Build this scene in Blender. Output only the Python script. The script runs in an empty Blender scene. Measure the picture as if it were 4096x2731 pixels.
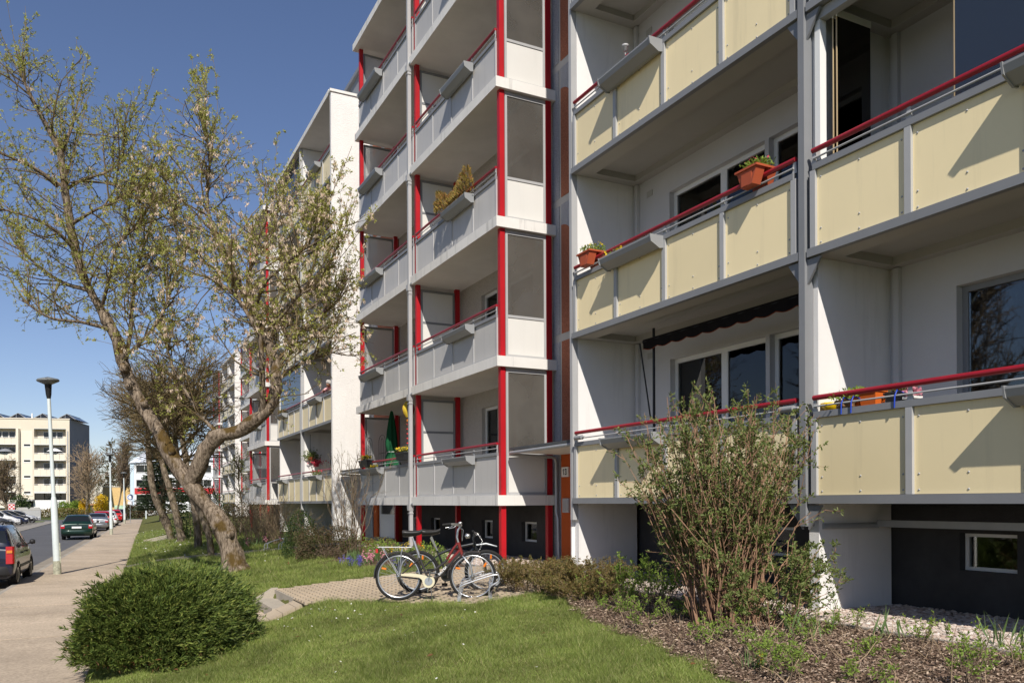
import bpy, math, random
import numpy as np
from mathutils import Vector, Matrix, Euler

sc = bpy.context.scene
C = sc.collection
rng = np.random.default_rng(13)
random.seed(13)
PI = math.pi
rad = math.radians

# ------------------------------------------------------------------ camera, sky, sun, exposure
CAM_H = 1.30
cam_d = bpy.data.cameras.new('camera')
cam = bpy.data.objects.new('camera', cam_d)
C.objects.link(cam)
cam_d.sensor_width = 36.0
cam_d.lens = 36.0 * 3270 / 4096
cam_d.shift_y = (2005 - 1365.5) / 4096
cam_d.clip_end = 3000
cam.location = (0, 0, CAM_H)
cam.rotation_euler = (Matrix.Rotation(rad(-27), 4, 'Z') @ Matrix.Rotation(rad(90), 4, 'X') @ Matrix.Rotation(rad(-0.27), 4, 'Z')).to_euler()
sc.camera = cam

SUN_EL, SUN_AZ = 42.5, 21.8           # the light travels towards +Y, turned this far towards +X
w = bpy.data.worlds.new('World')
sc.world = w
w.use_nodes = True
wn = w.node_tree
wn.nodes.clear()
sky = wn.nodes.new('ShaderNodeTexSky')
sky.sky_type = 'NISHITA'
sky.sun_disc = False
sky.sun_elevation = rad(SUN_EL)
sky.sun_rotation = rad(180 + SUN_AZ)
sky.altitude = 150
sky.air_density = 1.0
sky.dust_density = 0.15
sky.ozone_density = 2.6
bg = wn.nodes.new('ShaderNodeBackground')
bg.inputs['Strength'].default_value = 0.079
wo = wn.nodes.new('ShaderNodeOutputWorld')
tint = wn.nodes.new('ShaderNodeMix'); tint.data_type = 'RGBA'; tint.blend_type = 'MULTIPLY'     # a slightly violet April sky
tint.inputs['Factor'].default_value = 1.0; tint.inputs['B'].default_value = (1.04, .99, 1.10, 1)
wn.links.new(sky.outputs[0], tint.inputs['A'])
wn.links.new(tint.outputs['Result'], bg.inputs[0])
wn.links.new(bg.outputs[0], wo.inputs[0])

sun_d = bpy.data.lights.new('sun', 'SUN')
sun_d.energy = 4.8
sun_d.angle = rad(0.53)
sun_d.color = (1.0, 0.94, 0.85)
sun = bpy.data.objects.new('sun', sun_d)
C.objects.link(sun)
ldir = Vector((math.sin(rad(SUN_AZ)) * math.cos(rad(SUN_EL)), math.cos(rad(SUN_AZ)) * math.cos(rad(SUN_EL)), -math.sin(rad(SUN_EL))))
sun.rotation_euler = ldir.to_track_quat('-Z', 'Y').to_euler()
sun.location = (-20, -40, 60)

sc.view_settings.view_transform = 'Standard'
sc.view_settings.look = 'None'
sc.view_settings.exposure = 0.24
sc.view_settings.gamma = 1.0
sc.view_settings.use_curve_mapping = False
sc.render.engine = 'CYCLES'
sc.cycles.use_denoising = True
sc.cycles.max_bounces = 7
sc.cycles.diffuse_bounces = 3
sc.cycles.glossy_bounces = 3
sc.cycles.transmission_bounces = 5
sc.cycles.transparent_max_bounces = 8
sc.cycles.caustics_reflective = False
sc.cycles.caustics_refractive = False
sc.cycles.sample_clamp_indirect = 6

# ------------------------------------------------------------------ materials
def lin(c):
    return tuple((v / 12.92 if v <= .04045 else ((v + .055) / 1.055) ** 2.4) for v in (x / 255 for x in c))

MATS = {}
def mat(name, col, rough=.7, spec=.3, metal=0., var=0., vscale=3., bump=0., bscale=60., rnd=0., coat=0., col2=None, fine=0., fscale=90., streak=0., trans=0., sheen=0.):
    """A principled material: base colour broken up by world-space noise, per-object variation and fine relief."""
    m = bpy.data.materials.new(name)
    m.use_nodes = True
    nt = m.node_tree
    b = nt.nodes['Principled BSDF']
    b.inputs['Roughness'].default_value = rough
    b.inputs['Specular IOR Level'].default_value = spec
    b.inputs['Metallic'].default_value = metal
    if coat:
        b.inputs['Coat Weight'].default_value = coat
        b.inputs['Coat Roughness'].default_value = .06
    geo = nt.nodes.new('ShaderNodeNewGeometry')
    cur = None
    def rgb(c):
        n = nt.nodes.new('ShaderNodeRGB'); n.outputs[0].default_value = (*c, 1); return n.outputs[0]
    cur = rgb(col)
    def noise(scale, detail=4, vec=None):
        n = nt.nodes.new('ShaderNodeTexNoise')
        n.inputs['Scale'].default_value = scale
        n.inputs['Detail'].default_value = detail
        n.inputs['Roughness'].default_value = .65
        nt.links.new(vec or geo.outputs['Position'], n.inputs['Vector'])
        return n.outputs['Fac']
    def mult(fac_socket, lo, hi, a, b_):
        mr = nt.nodes.new('ShaderNodeMapRange')
        mr.inputs['From Min'].default_value = lo; mr.inputs['From Max'].default_value = hi
        mr.inputs['To Min'].default_value = a; mr.inputs['To Max'].default_value = b_
        nt.links.new(fac_socket, mr.inputs['Value'])
        return mr.outputs[0]
    def scale_col(c, f):
        mx = nt.nodes.new('ShaderNodeVectorMath'); mx.operation = 'SCALE'
        nt.links.new(c, mx.inputs[0]); nt.links.new(f, mx.inputs['Scale'])
        return mx.outputs[0]
    if col2 is not None:
        mx = nt.nodes.new('ShaderNodeMix'); mx.data_type = 'RGBA'
        nt.links.new(mult(noise(vscale), .35, .65, 0, 1), mx.inputs['Factor'])
        nt.links.new(cur, mx.inputs['A']); nt.links.new(rgb(col2), mx.inputs['B'])
        cur = mx.outputs['Result']
    elif var:
        cur = scale_col(cur, mult(noise(vscale), .25, .75, 1 - var, 1 + var))
    if fine:
        cur = scale_col(cur, mult(noise(fscale, 2), .3, .7, 1 - fine, 1 + fine))
    if streak:
        mp = nt.nodes.new('ShaderNodeMapping')
        mp.inputs['Scale'].default_value = (2.6, 2.6, .22)
        nt.links.new(geo.outputs['Position'], mp.inputs['Vector'])
        sn = nt.nodes.new('ShaderNodeSeparateXYZ'); nt.links.new(geo.outputs['Normal'], sn.inputs[0])      # rain runs down upright faces only
        ab = nt.nodes.new('ShaderNodeMath'); ab.operation = 'ABSOLUTE'; nt.links.new(sn.outputs['Z'], ab.inputs[0])
        st_ = mult(noise(2.1, 5, mp.outputs[0]), .54, .74, 1, 1 - streak)
        mxs = nt.nodes.new('ShaderNodeMath'); mxs.operation = 'MAXIMUM'; nt.links.new(st_, mxs.inputs[0]); nt.links.new(ab.outputs[0], mxs.inputs[1])
        cur = scale_col(cur, mxs.outputs[0])
    if rnd:
        oi = nt.nodes.new('ShaderNodeObjectInfo')
        cur = scale_col(cur, mult(oi.outputs['Random'], 0, 1, 1 - rnd, 1 + rnd))
    nt.links.new(cur, b.inputs['Base Color'])
    if bump:
        bp = nt.nodes.new('ShaderNodeBump')
        bp.inputs['Strength'].default_value = min(1, bump)
        bp.inputs['Distance'].default_value = .02 if bump <= 1 else .02 * bump
        nt.links.new(noise(bscale, 3), bp.inputs['Height'])
        nt.links.new(bp.outputs[0], b.inputs['Normal'])
    if trans:                                   # thin leaves let some light through
        out = nt.nodes['Material Output']
        tr = nt.nodes.new('ShaderNodeBsdfTranslucent')
        nt.links.new(cur, tr.inputs[0])
        mx = nt.nodes.new('ShaderNodeMixShader'); mx.inputs[0].default_value = trans
        nt.links.new(b.outputs[0], mx.inputs[1]); nt.links.new(tr.outputs[0], mx.inputs[2])
        nt.links.new(mx.outputs[0], out.inputs[0])
    MATS[name] = m
    return m

def leafmat(name, cols, trans=.35, rough=.55, patch=0., pscale=3.):
    """Leaves: colour picked per leaf (random per island) from a ramp."""
    m = bpy.data.materials.new(name); m.use_nodes = True
    nt = m.node_tree; b = nt.nodes['Principled BSDF']
    geo = nt.nodes.new('ShaderNodeNewGeometry')
    cr = nt.nodes.new('ShaderNodeValToRGB')
    el = cr.color_ramp.elements
    while len(el) < len(cols): el.new(.5)
    for i, c in enumerate(cols):
        el[i].position = i / max(1, len(cols) - 1); el[i].color = (*c, 1)
    nt.links.new(geo.outputs['Random Per Island'], cr.inputs[0])
    col_ = cr.outputs[0]
    if patch:
        nz = nt.nodes.new('ShaderNodeTexNoise'); nz.inputs['Scale'].default_value = pscale; nz.inputs['Detail'].default_value = 4
        nt.links.new(geo.outputs['Position'], nz.inputs['Vector'])
        mr = nt.nodes.new('ShaderNodeMapRange'); mr.inputs['From Min'].default_value = .3; mr.inputs['From Max'].default_value = .7
        mr.inputs['To Min'].default_value = 1 - patch; mr.inputs['To Max'].default_value = 1 + patch
        nt.links.new(nz.outputs['Fac'], mr.inputs['Value'])
        vm = nt.nodes.new('ShaderNodeVectorMath'); vm.operation = 'SCALE'; nt.links.new(col_, vm.inputs[0]); nt.links.new(mr.outputs[0], vm.inputs['Scale']); col_ = vm.outputs[0]
    nt.links.new(col_, b.inputs['Base Color'])
    b.inputs['Roughness'].default_value = rough
    b.inputs['Specular IOR Level'].default_value = .25
    if trans:
        out = nt.nodes['Material Output']
        tr = nt.nodes.new('ShaderNodeBsdfTranslucent'); nt.links.new(col_, tr.inputs[0])
        mx = nt.nodes.new('ShaderNodeMixShader'); mx.inputs[0].default_value = trans
        nt.links.new(b.outputs[0], mx.inputs[1]); nt.links.new(tr.outputs[0], mx.inputs[2])
        nt.links.new(mx.outputs[0], out.inputs[0])
    MATS[name] = m
    return m

def glassmat(name, tint=(.8, .85, .85), clear=.8, rough=.02, body=None, dirt=0.):
    """Thin pane: see-through with a Fresnel mirror; body = share of a solid colour (dirt, frosting)."""
    m = bpy.data.materials.new(name); m.use_nodes = True
    nt = m.node_tree; nt.nodes.clear()
    out = nt.nodes.new('ShaderNodeOutputMaterial')
    t = nt.nodes.new('ShaderNodeBsdfTransparent'); t.inputs[0].default_value = (*tint, 1)
    g = nt.nodes.new('ShaderNodeBsdfGlossy'); g.inputs['Roughness'].default_value = rough
    fr = nt.nodes.new('ShaderNodeFresnel'); fr.inputs[0].default_value = 1.7
    base = t.outputs[0]
    if body:
        d = nt.nodes.new('ShaderNodeBsdfDiffuse'); d.inputs[0].default_value = (*body, 1)
        tl = nt.nodes.new('ShaderNodeBsdfTranslucent'); tl.inputs[0].default_value = (*body, 1)
        ad = nt.nodes.new('ShaderNodeMixShader'); ad.inputs[0].default_value = .5
        nt.links.new(d.outputs[0], ad.inputs[1]); nt.links.new(tl.outputs[0], ad.inputs[2])
        mx = nt.nodes.new('ShaderNodeMixShader'); mx.inputs[0].default_value = 1 - clear
        nt.links.new(base, mx.inputs[1]); nt.links.new(ad.outputs[0], mx.inputs[2])
        if dirt:
            geo = nt.nodes.new('ShaderNodeNewGeometry'); nz = nt.nodes.new('ShaderNodeTexNoise'); nz.inputs['Scale'].default_value = 1.1; nz.inputs['Detail'].default_value = 3
            nt.links.new(geo.outputs['Position'], nz.inputs['Vector'])
            mr = nt.nodes.new('ShaderNodeMapRange'); mr.inputs['From Min'].default_value = .35; mr.inputs['From Max'].default_value = .65
            mr.inputs['To Min'].default_value = 1 - clear - dirt; mr.inputs['To Max'].default_value = 1 - clear + dirt
            nt.links.new(nz.outputs['Fac'], mr.inputs['Value']); nt.links.new(mr.outputs[0], mx.inputs[0])
        base = mx.outputs[0]
    mx = nt.nodes.new('ShaderNodeMixShader')
    nt.links.new(fr.outputs[0], mx.inputs[0]); nt.links.new(base, mx.inputs[1]); nt.links.new(g.outputs[0], mx.inputs[2])
    nt.links.new(mx.outputs[0], out.inputs[0])
    MATS[name] = m
    return m

def barkmat(name, pale, dark, moss, tilt=-31, scale=20.):
    """Furrowed bark: fissures stretched along the stem, lichen patches."""
    m = bpy.data.materials.new(name); m.use_nodes = True
    nt = m.node_tree; b = nt.nodes['Principled BSDF']; b.inputs['Roughness'].default_value = .95; b.inputs['Specular IOR Level'].default_value = .1
    geo = nt.nodes.new('ShaderNodeNewGeometry')
    mp = nt.nodes.new('ShaderNodeMapping'); mp.vector_type = 'POINT'
    mp.inputs['Rotation'].default_value = (0, rad(-tilt), 0); mp.inputs['Scale'].default_value = (1, 1, .28)
    nt.links.new(geo.outputs['Position'], mp.inputs['Vector'])
    n1 = nt.nodes.new('ShaderNodeTexNoise'); n1.inputs['Scale'].default_value = scale; n1.inputs['Detail'].default_value = 6; n1.inputs['Roughness'].default_value = .7
    nt.links.new(mp.outputs[0], n1.inputs['Vector'])
    cr = nt.nodes.new('ShaderNodeValToRGB'); e = cr.color_ramp.elements
    e[0].position = .36; e[0].color = (*dark, 1); e[1].position = .62; e[1].color = (*pale, 1)
    nt.links.new(n1.outputs['Fac'], cr.inputs[0])
    n2 = nt.nodes.new('ShaderNodeTexNoise'); n2.inputs['Scale'].default_value = 2.3; n2.inputs['Detail'].default_value = 5
    nt.links.new(geo.outputs['Position'], n2.inputs['Vector'])
    sx_ = nt.nodes.new('ShaderNodeSeparateXYZ'); nt.links.new(geo.outputs['Normal'], sx_.inputs[0])
    ad = nt.nodes.new('ShaderNodeMath'); ad.operation = 'MULTIPLY_ADD'; ad.inputs[1].default_value = .16
    nt.links.new(sx_.outputs['Z'], ad.inputs[0]); nt.links.new(n2.outputs['Fac'], ad.inputs[2])
    mr = nt.nodes.new('ShaderNodeMapRange'); mr.inputs['From Min'].default_value = .56; mr.inputs['From Max'].default_value = .66; nt.links.new(ad.outputs[0], mr.inputs['Value'])
    mx = nt.nodes.new('ShaderNodeMix'); mx.data_type = 'RGBA'; mx.inputs['B'].default_value = (*moss, 1)
    nt.links.new(mr.outputs[0], mx.inputs['Factor']); nt.links.new(cr.outputs[0], mx.inputs['A']); nt.links.new(mx.outputs['Result'], b.inputs['Base Color'])
    bp = nt.nodes.new('ShaderNodeBump'); bp.inputs['Strength'].default_value = 1.0; bp.inputs['Distance'].default_value = .05
    nt.links.new(n1.outputs['Fac'], bp.inputs['Height']); nt.links.new(bp.outputs[0], b.inputs['Normal'])
    MATS[name] = m
    return m

# ------------------------------------------------------------------ object helpers
WL = {}
def wloc(o):
    return WL.get(o.name, Vector((0, 0, 0))) if o else Vector((0, 0, 0))

def tag(o, label=None, cat=None, group=None, kind=None):
    if label: o['label'] = label
    if cat: o['category'] = cat
    if group: o['group'] = group
    if kind: o['kind'] = kind
    return o

def link(o, parent=None, loc=(0, 0, 0)):
    """loc is in world space (parents of things placed this way are not rotated)."""
    C.objects.link(o)
    WL[o.name] = Vector(loc)
    if parent:
        o.parent = parent
        o.location = Vector(loc) - wloc(parent)
    else:
        o.location = loc
    return o

def thing(name, label, cat, loc=(0, 0, 0), rotz=0, group=None):
    o = bpy.data.objects.new(name, None)
    o.empty_display_size = .2
    link(o, None, loc)
    o.rotation_euler = (0, 0, rotz)
    return tag(o, label, cat, group)

def part_empty(name, parent, loc):
    o = bpy.data.objects.new(name, None)
    o.empty_display_size = .1
    return link(o, parent, loc)

def mesh_np(name, V, F, smooth=False, mats=None, midx=None):
    """V (n,3); F: list of arrays (m,k) of polygons."""
    me = bpy.data.meshes.new(name)
    V = np.asarray(V, dtype=np.float32).reshape(-1, 3)
    Fl = F if (isinstance(F, list) and len(F) and isinstance(F[0], np.ndarray) and F[0].ndim == 2) else [F]
    Fs = [np.asarray(f, dtype=np.int32) for f in Fl if len(f)]
    me.vertices.add(len(V)); me.vertices.foreach_set('co', V.ravel())
    nl = sum(f.size for f in Fs); npol = sum(len(f) for f in Fs)
    me.loops.add(nl); me.polygons.add(npol)
    li = np.concatenate([f.ravel() for f in Fs])
    tot = np.concatenate([np.full(len(f), f.shape[1], np.int32) for f in Fs])
    st = np.zeros(npol, np.int32); st[1:] = np.cumsum(tot)[:-1]
    me.loops.foreach_set('vertex_index', li)
    me.polygons.foreach_set('loop_start', st)
    me.polygons.foreach_set('loop_total', tot)
    me.polygons.foreach_set('use_smooth', np.full(npol, bool(smooth)))
    if mats:
        for m in mats: me.materials.append(m)
        if midx is not None: me.polygons.foreach_set('material_index', np.asarray(midx, np.int32))
    me.update(calc_edges=True)
    return me

def obj_np(name, V, F, m, parent=None, loc=(0, 0, 0), smooth=False, local=False, midx=None):
    """Vertices given in world space unless local; origin put at loc."""
    V = np.asarray(V, float).reshape(-1, 3)
    if not local: V = V - np.array(loc, float)
    me = mesh_np(name, V, F, smooth, [m] if not isinstance(m, list) else m, midx)
    return link(bpy.data.objects.new(name, me), parent, loc)

BOXF = np.array([[0, 3, 2, 1], [4, 5, 6, 7], [0, 1, 5, 4], [1, 2, 6, 5], [2, 3, 7, 6], [3, 0, 4, 7]])
_boxes = {}
def box_mesh(name, d, m):
    k = (name, tuple(round(v, 4) for v in d), m.name)
    if k not in _boxes:
        x, y, z = (v / 2 for v in d)
        V = [(-x, -y, -z), (x, -y, -z), (x, y, -z), (-x, y, -z), (-x, -y, z), (x, -y, z), (x, y, z), (-x, y, z)]
        _boxes[k] = mesh_np(name, V, BOXF, False, [m])
    return _boxes[k]

def bx(name, x0, x1, y0, y1, z0, z1, m, parent=None):
    me = box_mesh(name, (abs(x1 - x0), abs(y1 - y0), abs(z1 - z0)), m)
    return link(bpy.data.objects.new(name, me), parent, ((x0 + x1) / 2, (y0 + y1) / 2, (z0 + z1) / 2))

class MB:
    """Collects boxes, tubes, lathes and quads into one mesh."""
    def __init__(s): s.V = []; s.F = {}; s.n = 0; s.mi = {}
    def add(s, V, F, mi=0):
        V = np.asarray(V, float).reshape(-1, 3); F = np.asarray(F)
        if len(F) == 0: return s
        s.V.append(V); s.F.setdefault((F.shape[1], mi), []).append(F + s.n); s.n += len(V)
        return s
    def box(s, x0, x1, y0, y1, z0, z1, mi=0):
        V = [(x0, y0, z0), (x1, y0, z0), (x1, y1, z0), (x0, y1, z0), (x0, y0, z1), (x1, y0, z1), (x1, y1, z1), (x0, y1, z1)]
        return s.add(V, BOXF, mi)
    def tube(s, pts, r, n=8, cap=True, mi=0, closed=False):
        V, F, caps = tube_np(pts, r, n, closed)
        s.add(V, F, mi)
        if cap and not closed:
            for c in caps:
                s.add(V[c], np.arange(len(c))[None, :], mi)
        return s
    def lathe(s, prof, center=(0, 0, 0), n=20, axis='z', mi=0):
        """prof: list of (radius, height)."""
        pr = np.array(prof, float); k = len(pr)
        a = np.linspace(0, 2 * PI, n, endpoint=False)
        V = np.zeros((n, k, 3))
        V[:, :, 0] = np.cos(a)[:, None] * pr[None, :, 0]; V[:, :, 1] = np.sin(a)[:, None] * pr[None, :, 0]; V[:, :, 2] = pr[None, :, 1]
        if axis == 'y': V = V[:, :, [0, 2, 1]]
        if axis == 'x': V = V[:, :, [2, 0, 1]]
        V = V + np.array(center)
        F = []
        for i in range(n):
            j = (i + 1) % n
            for q in range(k - 1):
                F.append((i * k + q, j * k + q, j * k + q + 1, i * k + q + 1))
        return s.add(V.reshape(-1, 3), F, mi)
    def poly(s, pts, mi=0):
        return s.add(pts, np.arange(len(pts))[None, :], mi)
    def prism(s, poly2, axis, a, b, mi=0):
        """Extrude a 2-D polygon (in the two other axes, cyclic order) from a to b along axis."""
        n = len(poly2)
        def mk(t):
            out = []
            for u, v in poly2:
                out.append({'x': (t, u, v), 'y': (u, t, v), 'z': (u, v, t)}[axis])
            return out
        V = mk(a) + mk(b)
        s.add(V, np.array([[i, (i + 1) % n, n + (i + 1) % n, n + i] for i in range(n)]), mi)
        s.add(V, np.array([list(range(n))[::-1]]), mi); s.add(V, np.array([list(range(n, 2 * n))]), mi)
        return s
    def build(s, name, m, parent=None, loc=(0, 0, 0), smooth=False, local=False):
        V = np.concatenate(s.V); Fs = []; mi = []
        for (k, i), fl in s.F.items():
            f = np.concatenate(fl); Fs.append(f); mi += [i] * len(f)
        return obj_np(name, V, Fs, m, parent, loc, smooth, local, mi if isinstance(m, list) else None)

def tube_np(pts, r, n=8, closed=False):
    P = np.asarray(pts, float); k = len(P)
    R = np.full(k, r, float) if np.isscalar(r) else np.asarray(r, float)
    T = np.gradient(P, axis=0) if not closed else np.roll(P, -1, 0) - np.roll(P, 1, 0)
    T /= np.linalg.norm(T, axis=1)[:, None] + 1e-12
    N = np.zeros_like(P)
    ref = np.array([0, 0, 1.]) if abs(T[0, 2]) < .9 else np.array([1., 0, 0])
    nn = np.cross(T[0], ref); nn /= np.linalg.norm(nn)
    for i in range(k):
        nn = nn - T[i] * nn.dot(T[i]); l = np.linalg.norm(nn)
        if l < 1e-6: nn = np.cross(T[i], np.array([.3, .5, .8])); l = np.linalg.norm(nn)
        nn = nn / l; N[i] = nn
    B = np.cross(T, N)
    a = np.linspace(0, 2 * PI, n, endpoint=False)
    V = P[:, None, :] + R[:, None, None] * (np.cos(a)[None, :, None] * N[:, None, :] + np.sin(a)[None, :, None] * B[:, None, :])
    i = np.arange(k if closed else k - 1); j = np.arange(n)
    ii, jj = np.meshgrid(i, j, indexing='ij'); i2 = (ii + 1) % k; j2 = (jj + 1) % n
    F = np.stack([ii * n + jj, ii * n + j2, i2 * n + j2, i2 * n + jj], -1).reshape(-1, 4)
    caps = [np.arange(n)[::-1], np.arange((k - 1) * n, k * n)]
    return V.reshape(-1, 3), F, caps

def copy_tree(o, parent=None):
    c = o.copy(); C.objects.link(c); c.parent = parent
    for ch in [x for x in bpy.data.objects if x.parent == o]:
        copy_tree(ch, c)
    return c

def unit(v):
    v = np.asarray(v, float); return v / (np.linalg.norm(v, axis=-1, keepdims=True) + 1e-12)

# the lie of the land: the street runs 3.4 degrees off the facade; the lawn climbs from the pavement to the house
def kx(Y): return -1.99 + (Y - 22.4) * .0595
def rx(Y): return .68 + (Y - 26) * .0526
def terr(X, Y):
    u = np.clip((np.asarray(X, float) - rx(np.asarray(Y, float))) / 6.6, 0, 1)
    return -.8 * (1 - u) ** 1.6
def terr1(X, Y): return float(terr(X, Y))
# ------------------------------------------------------------------ palette
M = {}
M['white'] = mat('white_plaster', (.74, .725, .705), .85, .2, var=.06, vscale=.9, bump=.25, bscale=140, streak=.12)
M['rough_white'] = mat('rough_white_render', (.76, .74, .715), .9, .15, var=.05, vscale=1.2, bump=1.0, bscale=26, streak=.08)
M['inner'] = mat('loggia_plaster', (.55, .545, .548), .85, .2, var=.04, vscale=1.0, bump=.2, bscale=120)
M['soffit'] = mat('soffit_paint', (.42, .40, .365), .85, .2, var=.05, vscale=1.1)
M['yellow'] = mat('cream_yellow_panel', (.885, .745, .455), .38, .35, var=.035, vscale=.7, rnd=.06, streak=.11)
M['grey_panel'] = mat('light_grey_panel', (.50, .485, .465), .42, .35, var=.035, vscale=.7, rnd=.06, streak=.13)
M['sunlit_pale_panel'] = mat('pale_panel', (.66, .645, .61), .5, .3, var=.03, vscale=.8, rnd=.02, streak=.05)  # whitish partitions; on side returns, stronger sun put into the grey panel's colour
M['steel'] = mat('grey_painted_steel', (.22, .225, .235), .45, .4, var=.06, vscale=2.0)
M['steel_light'] = mat('light_grey_steel', (.40, .40, .40), .45, .4, var=.06, vscale=2.0)
M['planter'] = mat('grey_metal_trough', (.27, .275, .28), .42, .4, var=.05, vscale=2.0)
M['red_rail'] = mat('dark_red_handrail', (.30, .012, .022), .28, .5, var=.08, vscale=4)
M['red_post'] = mat('red_painted_post', (.42, .009, .016), .42, .4, var=.14, vscale=1.5, streak=.22)
M['slab'] = mat('white_concrete_edge', (.72, .70, .665), .8, .2, var=.08, vscale=1.2, bump=.2, bscale=90, streak=.38)
M['brown_pebble'] = mat('brown_pebbledash', (.36, .140, .085), .95, .1, fine=.5, fscale=70, bump=1.0, bscale=75)
M['grey_pebble'] = mat('grey_pebbledash', (.36, .37, .40), .95, .1, fine=.35, fscale=70, bump=1.0, bscale=75)
M['beige_pebble'] = mat('beige_pebbledash', (.50, .47, .43), .95, .1, fine=.3, fscale=60, bump=1.0, bscale=60)
M['joint'] = mat('grey_joint_band', (.42, .41, .39), .9, .1, var=.08, vscale=4)
M['orange'] = mat('orange_render', (.46, .095, .022), .85, .2, var=.05, vscale=2.0, bump=.25, bscale=120)
M['plinth'] = mat('dark_grey_plinth', (.055, .055, .056), .9, .15, var=.25, vscale=1.6, bump=.3, bscale=80)
M['frame'] = mat('white_window_frame', (.78, .78, .76), .4, .4)
M['interior'] = mat('dim_room', (.12, .11, .10), .9, .1)
M['curtain'] = mat('net_curtain', (.80, .79, .77), .95, .1, trans=.35)
M['dark_curtain'] = mat('dark_curtain', (.06, .06, .065), .95, .1)
M['blind'] = mat('grey_blind', (.52, .51, .49), .7, .2)
M['glass'] = glassmat('window_glass', (.84, .87, .86))
M['glass_clear'] = glassmat('clear_glass', (.80, .86, .86))
M['frosted'] = glassmat('dull_wired_glass', (.62, .60, .57), clear=.66, rough=.08, body=(.46, .435, .39), dirt=.06)
M['milky'] = glassmat('milky_glass', (.8, .8, .8), clear=.5, rough=.25, body=(.88, .87, .85))
M['glass_dark'] = glassmat('folded_glass', (.50, .54, .55))
M['glass_blue'] = glassmat('tinted_glazing', (.62, .70, .82), clear=.72, rough=.02, body=(.22, .29, .42))
M['glass_edge'] = mat('glass_edge', (.50, .38, .22), .2, .5)
M['black'] = mat('black_paint', (.012, .012, .013), .5, .4)
M['dark_roof'] = mat('dark_roofing', (.07, .075, .08), .6, .4, var=.15, vscale=3)
M['galv'] = mat('galvanised_steel', (.55, .56, .57), .38, .5, metal=.75, var=.12, vscale=6)
M['zinc'] = mat('zinc_pipe', (.38, .40, .42), .42, .5, metal=.4, var=.08, vscale=4)
M['rubber'] = mat('rubber', (.014, .014, .014), .75, .3)
M['terracotta'] = mat('terracotta_plastic', (.40, .085, .035), .5, .35, var=.05, vscale=8)
M['wood'] = mat('grey_wood', (.22, .17, .12), .8, .2, var=.2, vscale=12)
M['concrete'] = mat('step_concrete', (.40, .355, .29), .9, .15, var=.14, vscale=2.2, bump=.4, bscale=90, fine=.12, fscale=160)
M['kerb'] = mat('kerb_concrete', (.33, .30, .26), .9, .15, var=.15, vscale=2.5, fine=.12, fscale=120, rnd=.08, bump=.4, bscale=70)
M['walk'] = mat('pavement_slab', (.43, .35, .265), .9, .15, var=.20, vscale=.8, fine=.22, fscale=24, rnd=.06, bump=.4, bscale=60)
M['asphalt'] = mat('asphalt', (.105, .105, .11), .85, .25, var=.12, vscale=.35, fine=.25, fscale=60, bump=.3, bscale=110)
M['parking'] = mat('parking_paving', (.27, .25, .22), .9, .15, var=.12, vscale=.5, fine=.1, fscale=12)
M['paver'] = mat('paver_stone', (.42, .345, .255), .9, .15, var=.12, vscale=1.3, fine=.10, fscale=150, rnd=.09, bump=.3, bscale=120)
M['mortar'] = mat('paver_bedding_sand', (.24, .195, .14), .95, .1, var=.2, vscale=8)
M['soil'] = mat('lawn_soil', (.11, .115, .036), .95, .1, var=.35, vscale=2.2, fine=.3, fscale=40)
M['far_ground'] = mat('far_grassland', (.075, .095, .035), .95, .1, var=.3, vscale=.12)
M['mulch_bed'] = mat('bark_mulch_base', (.11, .075, .052), .95, .1, var=.4, vscale=8, fine=.5, fscale=60)
M['gravel_bed'] = mat('gravel_base', (.28, .24, .20), .95, .1, fine=.5, fscale=50, bump=1.0, bscale=45)

# ------------------------------------------------------------------ the ground
S = 900.
g = obj_np('ground', [(-S, -300, -1.02), (S, -300, -1.02), (S, 1500, -1.02), (-S, 1500, -1.02)], [[0, 1, 2, 3]], M['far_ground'])
tag(g, kind='structure')

STEP_X, STEP_Y0, STEP_Y1 = 2.94, 13.88, 15.50
def path_z(x):
    x = np.asarray(x, float)
    up = terr(np.maximum(x, STEP_X), 14.2) + .02
    low = -.80 + (x - .1) / (2.62 - .1) * .20
    return np.where(x >= STEP_X, up, np.where(x >= 2.62, -.452, low))
RAMP_END = 2.25
def ramp_z(x):
    return np.maximum(-.30 + (np.asarray(x, float) - 3.05) * .42, -.80 + (np.asarray(x, float) - .1) / 2.52 * .20)
def lawn_z(X, Y):
    X = np.asarray(X, float); Y = np.asarray(Y, float)
    sm = lambda a, b, v: (lambda t: t * t * (3 - 2 * t))(np.clip((v - a) / (b - a), 0, 1))
    z = terr(X, Y) - .17 * sm(11.3, 13.2, Y) * (1 - sm(STEP_Y0, STEP_Y0 + .2, Y)) * (1 - sm(2.5, 3.3, X)) * sm(.3, 1.6, X)
    cut = (Y > STEP_Y0 - .15) & (Y < STEP_Y1 + .10) & (X < STEP_X + .02)
    z = np.where(cut, np.minimum(z, path_z(X) - .06), z)
    ramp = (Y > 13.15) & (Y <= STEP_Y0 - .15) & (X < 3.2)
    return np.where(ramp, np.minimum(z, ramp_z(X) - .05), z)

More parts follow.
